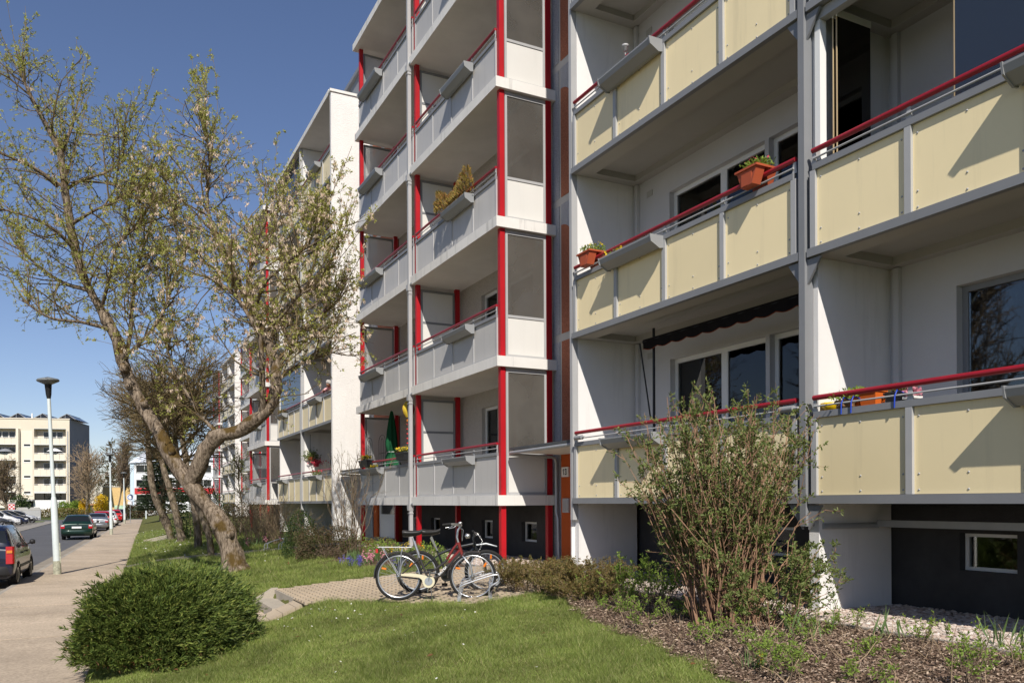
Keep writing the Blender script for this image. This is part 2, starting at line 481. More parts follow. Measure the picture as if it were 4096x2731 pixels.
def grid_obj(name, xs_of, ys, zf, m, kind=None, parent=None):
    nx = len(xs_of(ys[0])); V = []
    for y in ys:
        xs = np.asarray(xs_of(y), float)
        V.append(np.stack([xs, np.full(nx, y), zf(xs, np.full(nx, y))], -1))
    V = np.concatenate(V); ny = len(ys)
    i, j = np.meshgrid(np.arange(ny - 1), np.arange(nx - 1), indexing='ij')
    F = np.stack([i * nx + j, i * nx + j + 1, (i + 1) * nx + j + 1, (i + 1) * nx + j], -1).reshape(-1, 4)
    o = obj_np(name, V, F, m, parent, smooth=True)
    if kind: o['kind'] = kind
    return o
ys = np.concatenate([np.arange(0, 12.6, .3), np.arange(12.6, 16, .07), np.arange(16, 50, .4), np.arange(50, 131, 2.)])
grid_obj('lawn', lambda y: np.concatenate([rx(y) + np.linspace(0, 3.4, 60), rx(y) + np.linspace(3.5, 9, 30), [rx(y) + 14]]), ys, lawn_z, M['soil'], 'structure')

# road, parking bay, pavement with its kerb stones and slabs
yr = np.array([-5., 20, 60, 118])
def strip(name, xa, xb, z, m, ys=yr):
    V = []; n = len(ys)
    for y in ys: V += [(xa(y), y, z), (xb(y), y, z)]
    o = obj_np(name, V, [[2 * i, 2 * i + 1, 2 * i + 3, 2 * i + 2] for i in range(n - 1)], m)
    o['kind'] = 'structure'; return o
strip('road', lambda y: -5.3 + (y - 80) * .03, lambda y: kx(y) - .62, -.90, M['asphalt'])
strip('gutter_strip', lambda y: kx(y) - .62, lambda y: kx(y) - .10, -.896, mat('gutter_concrete', (.27, .235, .19), .9, .15, var=.2, vscale=1.2, fine=.15, fscale=50))
strip('parking_pavement', lambda y: -40, lambda y: -5.3 + (y - 80) * .03, -.885, M['parking'])
cr_ = obj_np('cross_road', [(-60, 118, -.904), (60, 118, -.904), (60, 127, -.904), (-60, 127, -.904)], [[0, 1, 2, 3]], M['asphalt']); cr_['kind'] = 'structure'
pv = strip('pavement', lambda y: kx(y) - .02, lambda y: rx(y) + .02, -.84, M['soil'])
def quad_slab(name, y0, y1, xa, xb, z0, z1, m, parent):
    V = [(xa(y0), y0, z0), (xb(y0), y0, z0), (xb(y1), y1, z0), (xa(y1), y1, z0), (xa(y0), y0, z1), (xb(y0), y0, z1), (xb(y1), y1, z1), (xa(y1), y1, z1)]
    return obj_np(name, V, BOXF, m, parent, ((xa(y0) + xb(y1)) / 2, (y0 + y1) / 2, z1))
y = 4.0; i = 0
while y < 117:
    L_ = 1.55 if y < 60 else 4.0
    h = -.80 + random.uniform(-.007, .007)
    quad_slab('paving_slab', y, y + L_ - random.uniform(.008, .022), lambda q: kx(q) + .02, lambda q: rx(q) - .01, -.86, h, M['walk'], pv)
    y += L_
kb = strip('kerb', lambda y: kx(y) - .10, lambda y: kx(y) + .012, -.86, M['mortar'])
y = 5.0
while y < 117:
    L_ = 1.0 if y < 60 else 3.0
    quad_slab('kerb_stone', y, y + L_ - .008, lambda q: kx(q) - .11, lambda q: kx(q) + .012, -.95, -.806 + random.uniform(-.005, .005), M['kerb'], kb)
    y += L_
# left kerb towards the parking bay
kb2 = strip('kerb_far_side', lambda y: -5.35 + (y - 80) * .03, lambda y: -5.2 + (y - 80) * .03, -.87, M['kerb'])

# paved path with two steps
def inpoly(px, py, poly):
    px = np.asarray(px); py = np.asarray(py); c = np.zeros(px.shape, bool); n = len(poly)
    for i in range(n):
        x0, y0 = poly[i]; x1, y1 = poly[(i + 1) % n]
        if y0 == y1: continue
        c ^= ((y0 > py) != (y1 > py)) & (px < (x1 - x0) * (py - y0) / (y1 - y0) + x0)
    return c
PATH = [(STEP_X, 15.45), (4.64, 14.85), (6.0, 14.78), (8.6, 14.78), (8.6, 12.25), (6.85, 12.15), (6.45, 11.35), (5.75, 10.55), (5.1, 10.15), (4.62, 10.2), (4.2, 10.95), (3.78, 11.85), (3.3, 12.65), (STEP_X, 13.2)]
PATH_LOW = [(-.3, 15.5), (2.62, 15.5), (2.62, 13.9), (-.3, 13.9)]
RAMP = [(.2, 13.86), (STEP_X, 13.86), (STEP_X, 13.18), (1.2, 13.35), (.2, 13.4)]
BED = [(6.2, 11.35), (5.9, 10.6), (5.75, 10.1), (5.55, 9.3), (5.15, 8.3), (4.85, 7.3), (4.70, 6.3), (4.45, 5.2), (4.2, 4.2), (3.9, 2.0), (6.78, 2.0), (6.78, 12.1)]
PATH2 = [(.9, 30.1), (1.9, 30.1), (3.3, 28.3), (4.3, 26.9), (5.2, 26.0), (8.6, 26.0), (8.6, 24.8), (5.0, 24.8), (4.0, 25.5), (2.8, 27.2), (1.7, 28.9), (.8, 29.0)]
def sheet(name, poly, res, zf, m, parent=None, kind='structure'):
    p = np.array(poly); x0, y0 = p.min(0); x1, y1 = p.max(0)
    nx = int((x1 - x0) / res) + 1; ny = int((y1 - y0) / res) + 1
    X = x0 + np.arange(nx + 1) * res; Y = y0 + np.arange(ny + 1) * res
    gx, gy = np.meshgrid(X, Y); V = np.stack([gx, gy, zf(gx, gy)], -1).reshape(-1, 3)
    cx, cy = np.meshgrid(X[:-1] + res / 2, Y[:-1] + res / 2); keep = inpoly(cx, cy, poly)
    i, j = np.nonzero(keep); w_ = nx + 1
    F = np.stack([i * w_ + j, i * w_ + j + 1, (i + 1) * w_ + j + 1, (i + 1) * w_ + j], -1)
    o = obj_np(name, V, F, m, parent, smooth=True)
    if kind: o['kind'] = kind
    return o
zp = lambda x, y: terr(np.maximum(x, STEP_X), 14.2) + .004
path = sheet('garden_path', PATH, .07, zp, M['mortar'])
lowp = sheet('path_to_pavement', PATH_LOW, .12, lambda x, y: path_z(np.minimum(x, 2.6)) , M['walk'])
pav = []
row = 0
yy = 10.1
while yy < 15.5:
    x = 2.96 + (row % 2) * .10
    while x < 8.58:
        if inpoly(x + .1, yy + .05, PATH): pav.append((x + .1, yy + .05))
        x += .2
    yy += .1; row += 1
pav = np.array(pav)
dist = np.hypot(pav[:, 0], pav[:, 1]) + np.where(pav[:, 0] > 6.5, 20, 0)
order = np.argsort(dist)
pm = mesh_np('paver', np.array([(-.0985, -.0485, -.05), (.0985, -.0485, -.05), (.0985, .0485, -.05), (-.0985, .0485, -.05), (-.0985, -.0485, .0), (.0985, -.0485, .0), (.0985, .0485, .0), (-.0985, .0485, .0)]), BOXF, False, [M['paver']])
mb = MB()
for k, idx in enumerate(order):
    x, yv = pav[idx]; z = float(terr(max(x, STEP_X), 14.2)) + .022 + random.uniform(-.003, .003)
    if k < 300:
        o = link(bpy.data.objects.new('paver', pm), path, (x, yv, z))
        o.rotation_euler = (random.uniform(-.012, .012), random.uniform(-.012, .012), random.uniform(-.012, .012))
    else:
        mb.box(x - .0985, x + .0985, yv - .0485, yv + .0485, z - .05, z)
o = mb.build('pavers_by_the_entrance', M['paver'], path); o['kind'] = 'stuff'
# border strip sloping down beside the steps
mb = MB()
for a in np.arange(.4, 3.0, .205):
    for b in np.arange(13.26, 13.80, .105):
        za = float(ramp_z(a)) + .004; zb_ = float(ramp_z(a + .197)) + .004
        V = [(a, b, za - .06), (a + .197, b, zb_ - .06), (a + .197, b + .098, zb_ - .06), (a, b + .098, za - .06), (a, b, za), (a + .197, b, zb_), (a + .197, b + .098, zb_), (a, b + .098, za)]
        mb.add(V, BOXF)
o = mb.build('sloping_border', M['paver'], path); o['kind'] = 'stuff'
st = thing('garden_steps', 'two low concrete steps with slanting cheek walls up to the paved path', 'steps', (2.9, 14.7, -.6))
def step_piece(name, x0, x1, z0, z1):
    return bx(name, x0, x1, STEP_Y0, STEP_Y1 - .06, z0, z1, M['concrete'], st)
step_piece('step', 2.60, 2.96, -.75, -.452)
step_piece('step', 2.94, 3.42, -.70, -.298)
for yv in (STEP_Y1 - .06,):
    MB().prism([(2.35, -.80), (3.0, -.80), (3.0, -.272), (2.90, -.272), (2.35, -.60)], 'y', yv, yv + .08).build('cheek_wall', M['concrete'], st)
# planting bed, pebble strip, kerb edging, second path further along
bed = sheet('mulch_bed', BED, .09, lambda x, y: terr(x, y) + .012, M['mulch_bed'])
GRAVEL = [(6.84, 1.6), (8.75, 1.6), (8.75, 12.15), (6.84, 12.15)]
gv = sheet('pebble_strip', GRAVEL, .2, lambda x, y: 0 * x + .010, M['gravel_bed'])
gv2 = obj_np('pebble_strip', [(6.84, 14.86, .010), (8.75, 14.86, .010), (8.75, 25, .010), (6.84, 25, .010)], [[0, 1, 2, 3]], M['gravel_bed']); gv2['kind'] = 'structure'
ed = thing('bed_edging', 'narrow concrete edging stones between pebble strip and planting bed', 'edging', (6.8, 2, 0))
for yv in np.arange(2, 12.05, 1.0): bx('edging_stone', 6.78, 6.84, yv, min(yv + .99, 12.1), -.15, .035, M['kerb'], ed)
for yv in np.arange(14.9, 24.8, 1.0): bx('edging_stone', 6.78, 6.84, yv, yv + .99, -.15, .03, M['kerb'], ed)
sheet('far_garden_path', PATH2, .1, lambda x, y: terr(x, y) + .02, mat('path_asphalt', (.25, .22, .18), .9, .15, var=.15, vscale=2, fine=.15, fscale=50))
lw = thing('low_retaining_wall', 'low slanting concrete cheek wall beside the far lawn steps', 'low wall', (2.6, 42, -.6))
MB().prism([(2.4, -.8), (3.9, -.8), (3.9, -.22), (3.7, -.22), (2.4, -.55)], 'y', 44.0, 44.25).build('cheek_wall', M['concrete'], lw)
MB().prism([(2.2, -.8), (3.9, -.8), (3.9, -.24), (3.7, -.24), (2.2, -.6)], 'y', 45.8, 46.05).build('cheek_wall', M['concrete'], lw)
# ------------------------------------------------------------------ the near apartment building
FX, WX = 7.33, 8.64                # outer face of the balconies, main wall
ST = 2.82                          # storey
def wall_open(name, X, Y0, Y1, Z0, Z1, ops, m, parent, depth=.16, face=-1):
    """Wall in the plane X facing -X with rectangular openings (y0,y1,z0,z1) and reveals."""
    ysx = sorted({Y0, Y1, *[v for o in ops for v in o[:2]]}); zsx = sorted({Z0, Z1, *[v for o in ops for v in o[2:]]})
    mb = MB()
    for a, b in zip(ysx[:-1], ysx[1:]):
        for c_, d in zip(zsx[:-1], zsx[1:]):
            my, mz = (a + b) / 2, (c_ + d) / 2
            if any(o[0] < my < o[1] and o[2] < mz < o[3] for o in ops): continue
            mb.poly([(X, a, c_), (X, a, d), (X, b, d), (X, b, c_)])
    for (a, b, c_, d) in ops:
        e = X + depth
        mb.poly([(X, a, c_), (e, a, c_), (e, a, d), (X, a, d)]); mb.poly([(X, b, c_), (X, b, d), (e, b, d), (e, b, c_)])
        mb.poly([(X, a, d), (e, a, d), (e, b, d), (X, b, d)]); mb.poly([(X, a, c_), (X, b, c_), (e, b, c_), (e, a, c_)])
    return mb.build(name, m, parent, (X, (Y0 + Y1) / 2, Z0))

def window(parent, X, y0, y1, z0, z1, splits=(), curtain=None, room=True, name='window', fw=.07, glass=None, fm=None, nroom=1.2):
    """Window set into an opening at X (+.1): frame with mullions, one pane per light, curtain, dim room box."""
    X0 = X + .10
    fm = fm or M['frame']
    mb = MB()
    ed_ = [y0] + list(splits) + [y1]
    mb.box(X0, X0 + .06, y0, y1, z0, z0 + fw); mb.box(X0, X0 + .06, y0, y1, z1 - fw, z1)
    for i, v in enumerate(ed_):
        a, b = (v, v + fw) if i == 0 else ((v - fw, v) if i == len(ed_) - 1 else (v - fw, v + fw))
        mb.box(X0 + .002, X0 + .058, a, b, z0 + fw, z1 - fw)
    wn_ = mb.build(name, fm, parent, (X0, (y0 + y1) / 2, z0))
    for i in range(len(ed_) - 1):
        a = ed_[i] + fw; b = ed_[i + 1] - fw
        bx('pane', X0 + .025, X0 + .035, a, b, z0 + fw, z1 - fw, glass or M['glass'], wn_)
    if curtain:
        n = max(12, int((y1 - y0) / .03)); yv = np.linspace(y0 + .03, y1 - .03, n)
        xo = X0 + .16 + .022 * np.sin(np.arange(n) * 1.1) + .012 * np.sin(np.arange(n) * .37)
        V = np.concatenate([np.stack([xo, yv, np.full(n, z0 + .02)], -1), np.stack([xo, yv, np.full(n, z1)], -1)])
        F = [[i, i + 1, n + i + 1, n + i] for i in range(n - 1)]
        obj_np('curtain', V, F, M[curtain], wn_, (X0 + .16, (y0 + y1) / 2, z0), smooth=True)
    if room:
        mb = MB()
        x0, x1 = X0 + .08, X0 + nroom
        mb.poly([(x1, y0 - .2, z0 - .2), (x1, y0 - .2, z1 + .2), (x1, y1 + .2, z1 + .2), (x1, y1 + .2, z0 - .2)])
        mb.poly([(x0, y0, z0), (x1, y0 - .2, z0 - .2), (x1, y1 + .2, z0 - .2), (x0, y1, z0)]); mb.poly([(x0, y0, z1), (x0, y1, z1), (x1, y1 + .2, z1 + .2), (x1, y0 - .2, z1 + .2)])
        mb.poly([(x0, y0, z0), (x0, y0, z1), (x1, y0 - .2, z1 + .2), (x1, y0 - .2, z0 - .2)]); mb.poly([(x0, y1, z0), (x1, y1 + .2, z0 - .2), (x1, y1 + .2, z1 + .2), (x0, y1, z1)])
        mb.build('room', M['interior'], wn_, (x0, (y0 + y1) / 2, z0))
    return wn_

def rod_y(name, x, y0, y1, z, r, m, parent, n=10):
    return MB().tube([(x, y0, z), (x, y1, z)], r, n).build(name, m, parent, (x, (y0 + y1) / 2, z), smooth=True)

def trough(parent, FXv, y0, y1, zt, h=.14, wdt=.23, name='flower_box'):
    """Metal trough hung outside a parapet: sloping front, end plates a little larger."""
    x1 = FXv - .035; x0 = x1 - wdt
    prof = [(x1, zt - h), (x1 - .07, zt - h - .012), (x0 + .025, zt - h * .55), (x0, zt - .01), (x0, zt + .012), (x0 + .022, zt + .012), (x0 + .045, zt - h * .5), (x1 - .02, zt - h + .02), (x1 - .02, zt), (x1, zt)]
    mb = MB()
    n = len(prof); V = [(u, y0, v) for u, v in prof] + [(u, y1, v) for u, v in prof]
    mb.add(V, [[i, (i + 1) % n, n + (i + 1) % n, n + i] for i in range(n)])
    out = [(x1, zt - h - .015), (x1 - .07, zt - h - .025), (x0 + .01, zt - h * .6), (x0 - .012, zt + .02), (x1, zt + .02)]
    mb.prism(out, 'y', y0 - .02, y0); mb.prism(out, 'y', y1, y1 + .02)
    return mb.build(name, M['planter'], parent, (x1, (y0 + y1) / 2, zt))

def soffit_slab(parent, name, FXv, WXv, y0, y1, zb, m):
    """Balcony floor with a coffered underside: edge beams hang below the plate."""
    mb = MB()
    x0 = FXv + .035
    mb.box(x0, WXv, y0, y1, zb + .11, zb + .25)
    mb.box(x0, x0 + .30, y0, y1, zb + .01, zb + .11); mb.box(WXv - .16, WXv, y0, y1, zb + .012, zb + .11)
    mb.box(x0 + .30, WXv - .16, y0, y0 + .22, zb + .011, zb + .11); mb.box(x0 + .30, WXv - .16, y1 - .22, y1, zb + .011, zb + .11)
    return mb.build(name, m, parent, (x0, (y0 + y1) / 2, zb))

def yellow_balcony(bld, y0, y1, zb, FXv=FX, WXv=WX, npan=4, box=None, bolts=True, label=None, light=False):
    """y0 (near) < y1 (far). Cream panels in a grey frame, red handrail."""
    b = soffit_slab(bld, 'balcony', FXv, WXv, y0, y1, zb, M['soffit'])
    if label: b['label'] = label
    ya, yb = y0 + .10, y1 - .10
    dv = np.linspace(ya, yb, npan + 1)
    bx('bottom_rail', FXv - .045, FXv + .033, y0 + .02, y1 - .02, zb, zb + .095, M['steel'], b)
    bx('top_rail', FXv - .038, FXv + .02, ya, yb, zb + .975, zb + 1.045, M['steel'], b)
    for i in range(npan):
        bx('panel', FXv, FXv + .012, dv[i] + .035, dv[i + 1] - .035, zb + .097, zb + .973, M['yellow'], b)
    for i, v in enumerate(dv):
        lw_ = .038
        bx('upright', FXv - .036, FXv + .03, v - lw_, v + lw_, zb + .096, zb + .974, M['steel_light'], b)
        if not (light and i % 2):
            mb = MB().prism([(v - .035, zb + 1.046), (v + .035, zb + 1.046), (v + .02, zb + 1.18), (v - .02, zb + 1.18)], 'x', FXv - .012, FXv)
            mb.build('baluster', M['steel_light'], b, (FXv, v, zb + 1.05))
    rod_y('handrail', FXv - .006, ya - .02, yb + .02, zb + 1.205, .031, M['red_rail'], b, 10 if not light else 6)
    rod_y('thin_rail', FXv - .025, ya, yb, zb + 1.105, .011, M['steel_light'], b, 6)
    if box: trough(b, FXv, box[0], box[1], zb + 1.01)
    if bolts:
        mb = MB()
        for i in range(npan):
            for v in (dv[i] + .09, (dv[i] + dv[i + 1]) / 2, dv[i + 1] - .09):
                for z in (zb + .14, zb + .30, zb + .88): mb.lathe([(0.012, 0), (.010, -.005), (0.0, -.008)], (FXv - .0005, v, z), 6, 'x')
        o = mb.build('panel_bolts', M['steel_light'], b, (FXv, ya, zb), smooth=True); o['kind'] = 'stuff'
    return b

def grey_balcony(bld, y0, y1, zs, FXv=FX, WXv=WX, secs=None, box=None, ret=True, light=False, glass_gap=False):
    """zs = underside of the concrete slab; secs = list of (y0, y1) parapet sections."""
    b = bx('balcony', FXv - .10, WXv, y0 - .06, y1 + .06, zs, zs + .21, M['slab'], bld)
    for si, (a, c_) in enumerate(secs):
        n = 4
        dv = np.linspace(a, c_, n + 1)
        bx('bottom_rail', FXv - .02, FXv + .03, a, c_, zs + .212, zs + .262, M['steel_light'], b)
        bx('top_rail', FXv - .03, FXv + .02, a, c_, zs + 1.02, zs + 1.085, M['steel'], b)
        for i in range(n):
            bx('panel', FXv, FXv + .012, dv[i] + .022, dv[i + 1] - .022, zs + .264, zs + 1.018, M['grey_panel'], b)
        for i, v in enumerate(dv):
            v2 = min(max(v, a + .025), c_ - .025)
            bx('upright', FXv - .016, FXv + .02, v2 - .024, v2 + .024, zs + .263, zs + 1.019, M['steel_light'], b)
            if not (light and i % 2):
                MB().prism([(v2 - .03, zs + 1.086), (v2 + .03, zs + 1.086), (v2 + .018, zs + 1.24), (v2 - .018, zs + 1.24)], 'x', FXv - .012, FXv).build('baluster', M['steel_light'], b, (FXv, v2, zs + 1.1))
        rod_y('handrail', FXv - .006, a + .01, c_ - .01, zs + 1.265, .030, M['red_rail'], b, 8)
        rod_y('thin_rail', FXv - .02, a, c_, zs + 1.165, .010, M['steel_light'], b, 6)
        if box and box[si]: trough(b, FXv, box[si][0], box[si][1], zs + 1.05, .15, .22)
    # return towards the wall at the near end: panel below, dull glass above, in a frame
    if ret:
        X0, X1 = FXv + .145, WXv - .22; Y = y0 + .05
        bx('side_panel', X0 + .05, X1 - .05, Y - .006, Y + .006, zs + .27, zs + 1.02, M['sunlit_pale_panel'], b)
        fr = MB()
        fr.box(X0, X0 + .05, Y - .022, Y + .022, zs + .212, zs + ST - .02); fr.box(X1 - .05, X1, Y - .022, Y + .022, zs + .212, zs + ST - .02)
        fr.box(X0 + .05, X1 - .05, Y - .021, Y + .021, zs + .212, zs + .268); fr.box(X0 + .05, X1 - .05, Y - .021, Y + .021, zs + 1.022, zs + 1.075); fr.box(X0 + .05, X1 - .05, Y - .021, Y + .021, zs + ST - .10, zs + ST - .02)
        fr.build('side_frame', M['steel_light'], b, (X0, Y, zs + .21))
        bx('side_glass', X0 + .05, X1 - .05, Y - .005, Y + .005, zs + 1.077, zs + ST - .102, M['frosted'], b)
    return b

def partition(b, X0, X1, Y, zs, glassy=False, mid=1.88, top=2.72):
    """Screen across a balcony between two posts."""
    fr = MB()
    fr.box(X0, X0 + .05, Y - .022, Y + .022, zs + .212, zs + top); fr.box(X1 - .05, X1, Y - .022, Y + .022, zs + .212, zs + top)
    fr.box(X0 + .05, X1 - .05, Y - .02, Y + .02, zs + top - .06, zs + top)
    fr.box(X0 + .05, X1 - .05, Y - .02, Y + .02, zs + .212, zs + .26)
    fr.box(X0 + .05, X1 - .05, Y - .02, Y + .02, zs + mid - .025, zs + mid + .025)
    f = fr.build('partition', M['steel'], b, (X0, Y, zs + .21))
    m2 = M['milky'] if glassy else M['sunlit_pale_panel']
    for z0, z1 in ((zs + .262, zs + mid - .027), (zs + mid + .027, zs + top - .062)):
        bx('partition_panel', X0 + .052, X1 - .052, Y - .008, Y + .008, z0, z1, m2, b)

bld = thing('apartment_building', 'long five-storey block with cream and grey balcony towers and red posts, nearest the camera', 'apartment building', (8, 12, 0))
ZT = 1.26 + 5 * ST
TOP = 15.9
# ---- cream block nearest the camera: two bays
YB = [1.65, 6.86, 12.12]
for k in range(5):
    zb = 1.26 + ST * k
    yellow_balcony(bld, 6.93, 12.04, zb, box=(9.50, 10.82))
    yellow_balcony(bld, 1.75, 6.84, zb, box=(3.1, 4.40))
bx('roof_slab', FX - .1, WX, 1.5, 12.2, ZT, ZT + .2, M['slab'], bld)
for yv, nm in ((12.03, 'side_wall'), (6.78, 'side_wall'), (1.60, 'side_wall')):
    # one wall slice per storey leaves the slab ends free
    bx(nm, FX + .09, WX, yv, yv + .145, -.1, ZT, M['white'], bld)
for yv in (12.165,):
    bx('wall_end_strip', FX + .03, WX - .002, yv, yv + .03, 0, ZT, M['white'], bld)
# steel column between the two bays with gusset plates under every balcony
bx('steel_column', FX - .05, FX + .085, 6.845, 6.935, 1.0, ZT, M['steel'], bld)
bx('steel_column', FX - .02, FX + .085, 12.04, 12.12, .98, ZT, M['steel_light'], bld)
for k in range(5):
    zb = 1.26 + ST * k
    for s_ in (-1, 1):
        e = 6.935 if s_ > 0 else 6.845
        MB().prism([(e, zb - .30), (e + s_ * .20, zb - .015), (e, zb - .015)], 'x', FX - .01, FX + .02).build('gusset_plate', M['steel'], bld, (FX, e, zb))
# back wall of the loggias with windows and balcony doors
opsA = []
for k in range(5):
    zb = 1.26 + ST * k
    opsA += [(8.86, 11.06, zb + 1.02, zb + 2.42), (7.55, 8.78, zb + .28, zb + 2.42), (3.55, 5.92, zb + .28, zb + 2.44)]
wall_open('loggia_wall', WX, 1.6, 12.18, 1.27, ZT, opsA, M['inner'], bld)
for k in range(5):
    zb = 1.26 + ST * k
    window(bld, WX, 8.86, 11.06, zb + 1.02, zb + 2.42, (9.84,), 'curtain' if k != 1 else 'blind')
    window(bld, WX, 7.55, 8.78, zb + .28, zb + 2.42, (), 'curtain' if k != 1 else None, name='balcony_door')
    window(bld, WX, 3.55, 5.92, zb + .28, zb + 2.44, (4.7,), 'dark_curtain' if k == 0 else None, name='balcony_door', fm=M['steel'] if k == 0 else None)
    bx('air_vent', WX - .012, WX - .001, 11.52, 11.68, zb + 2.52, zb + 2.62, M['joint'], bld)
    bx('corner_pipe', WX - .06, WX - .002, 11.90, 11.98, zb + .25, zb + 2.82, M['inner'], bld)
    bx('corner_pipe', WX - .06, WX - .002, 6.62, 6.70, zb + .25, zb + 2.82, M['inner'], bld)
# basement
opsB = [(5.30, 5.95, .50, .92), (8.4, 9.3, .50, .92)]
wall_open('basement_wall', WX + .08, 1.6, 12.1, -.1, 1.26, opsB, M['plinth'], bld, .14)
for a, b_, c_, d in opsB: window(bld, WX + .08, a, b_, c_, d, (), None, name='basement_window', fw=.04)
bx('soil_pipe', WX - .35, WX - .27, 2.0, 6.70, .98, 1.06, M['zinc'], bld)
rod = MB().tube([(FX + .14, 6.77, 1.0), (WX - .31, 6.72, 1.0)], .035, 10).build('waste_pipe', M['zinc'], bld, (8, 6.7, 1.0), smooth=True)

# ---- entrance niches
def niche(y0, y1, num):
    zt = TOP - .4
    # pale pebble strip beside the grey balconies, brown panels, grey joints
    ya = y1 - .26
    for k in range(6):
        z0 = 2.45 + ST * (k) - (ST if k == 0 else 0) * 0
        z0 = 1.95 + ST * k; z1 = z0 + ST - .16
        if z1 > zt: z1 = zt
        if z0 >= zt: break
        if k == 0: z0 = 2.40
        bx('pebble_panel', WX - .02, WX + .1, ya + .03, y1 + .04, z0, z1, M['grey_pebble'], bld)
        bx('pebble_panel', WX - .02, WX + .1, y0 - .02, ya - .045, z0, z1, M['brown_pebble'] , bld)
        bx('joint_band', WX - .01, WX + .1, y0 - .02, y1 + .04, z1, z1 + .16, M['joint'], bld)
    bx('joint_band', WX - .008, WX + .1, ya - .045, ya + .03, 0, zt, M['joint'], bld)
    # curved grey paint fields across the brown panels
    for k in (1, 2, 3, 4):
        zc = 1.95 + ST * (k + 1) - .16
        if zc > zt: continue
        a = np.linspace(0, PI / 2, 12); yl, yr_ = ya - .046, ya - .50
        poly = [(yl, zc), (yl, zc - .42)] + [(yl - (yl - yr_) * math.sin(t), zc - .42 - .42 * (1 - math.cos(t))) for t in a[1:]] + [(yr_, zc)]
        MB().prism(poly, 'x', WX - .024, WX - .019).build('grey_arc_field', M['grey_pebble'], bld, (WX, ya, zc))
    bx('pebble_panel', WX - .02, WX + .1, ya + .03, y1 + .04, 0, 2.4, M['grey_pebble'], bld)
    bx('orange_wall', WX - .05, WX + .1, ya - .48, ya - .046, 0, 2.38, M['orange'], bld)
    bx('orange_wall', WX - .05, WX + .1, y0, y0 + .3, 0, 2.38, M['orange'], bld)
    d = bx('entrance_door', WX + .02, WX + .08, y0 + .3, ya - .48, .12, 2.2, M['frame'], bld)
    bx('door_glass', WX + .005, WX + .018, y0 + .5, ya - .7, .9, 2.05, M['glass'], d)
    bx('door_step', WX - .5, WX + .02, y0 + .25, ya - .4, -.05, .11, M['concrete'], bld)
    bx('lintel', WX, WX + .1, y0, ya - .04, 2.2, 2.42, M['joint'], bld)
    # flat canopy with dark edge and gutter pipe
    cn = MB().prism([(7.50, 2.29), (WX + .1, 2.26), (WX + .1, 2.44), (7.50, 2.36)], 'y', y0 + .09, y1 - .22).build('canopy', M['slab'], bld, (8, y0 + 1, 2.3))
    MB().prism([(7.46, 2.335), (7.46, 2.385), (WX - .03, 2.475), (WX - .03, 2.42)], 'y', y0 + .08, y1 - .18).build('canopy_roofing', M['dark_roof'], cn, (8, y0 + 1, 2.4))
    MB().tube([(7.47, y0 + .1, 2.30), (7.47, y1 - .2, 2.28)], .035, 8).tube([(7.47, y1 - .17, 2.27), (7.5, y1 - .17, 2.25), (8.45, y1 - .17, 2.22), (8.53, y1 - .17, 2.18), (8.55, y1 - .17, 2.1), (8.55, y1 - .17, 1.05), (8.57, y1 - .2, .95), (8.59, y1 - .2, .05)], .033, 8).build('gutter_pipe', M['zinc'], cn, (8, y1, 2.2), smooth=True)
    return ya
ya = niche(12.2, 14.92, True)
niche(24.85, 27.74, False)
np_ = thing('house_number_plate', 'small white house number plate reading 13 on the orange entrance wall', 'number plate', (WX - .055, 14.41, 1.9))
bx('plate', WX - .085, WX - .051, 14.28, 14.54, 1.80, 2.00, mat('enamel_white', (.75, .74, .70), .3, .5), np_)
dg = MB()
for c_, segs in ((14.452, 'I'), (14.37, '3')):      # the reader faces +X, so +Y lies to the left
    h0, h1, wv = 1.84, 1.965, .05
    x0, x1 = WX - .0875, WX - .0845
    if segs == 'I':
        dg.box(x0, x1, c_ - .011, c_ + .011, h0, h1); dg.poly([(x0, c_ + .011, h1), (x0, c_ + .034, h1 - .028), (x0, c_ + .034, h1 - .045), (x0, c_ + .011, h1 - .025)])
    else:
        m_ = (h0 + h1) / 2
        dg.box(x0, x1, c_ - .033, c_ + .033, h1 - .02, h1); dg.box(x0, x1, c_ - .033, c_ + .033, h0, h0 + .02); dg.box(x0, x1, c_ - .030, c_ + .018, m_ - .01, m_ + .01)
        dg.box(x0, x1, c_ - .035, c_ - .013, h0 + .012, m_ - .009); dg.box(x0, x1, c_ - .035, c_ - .013, m_ + .009, h1 - .012)
        dg.box(x0, x1, c_ + .013, c_ + .035, h0 + .012, h0 + .035); dg.box(x0, x1, c_ + .013, c_ + .035, h1 - .035, h1 - .012)
dg.build('numerals', M['black'], np_, (WX, 14.4, 1.9))
ic = thing('intercom_panel', 'grey metal doorbell and intercom panel below the number plate', 'intercom', (WX - .055, 14.39, 1.2))
bx('housing', WX - .085, WX - .051, 14.27, 14.51, 1.07, 1.36, M['steel_light'], ic)
for a in range(3):
    for b_ in range(5):
        bx('button', WX - .092, WX - .0855, 14.30 + a * .065, 14.345 + a * .065, 1.10 + b_ * .045, 1.13 + b_ * .045, M['joint'], ic)

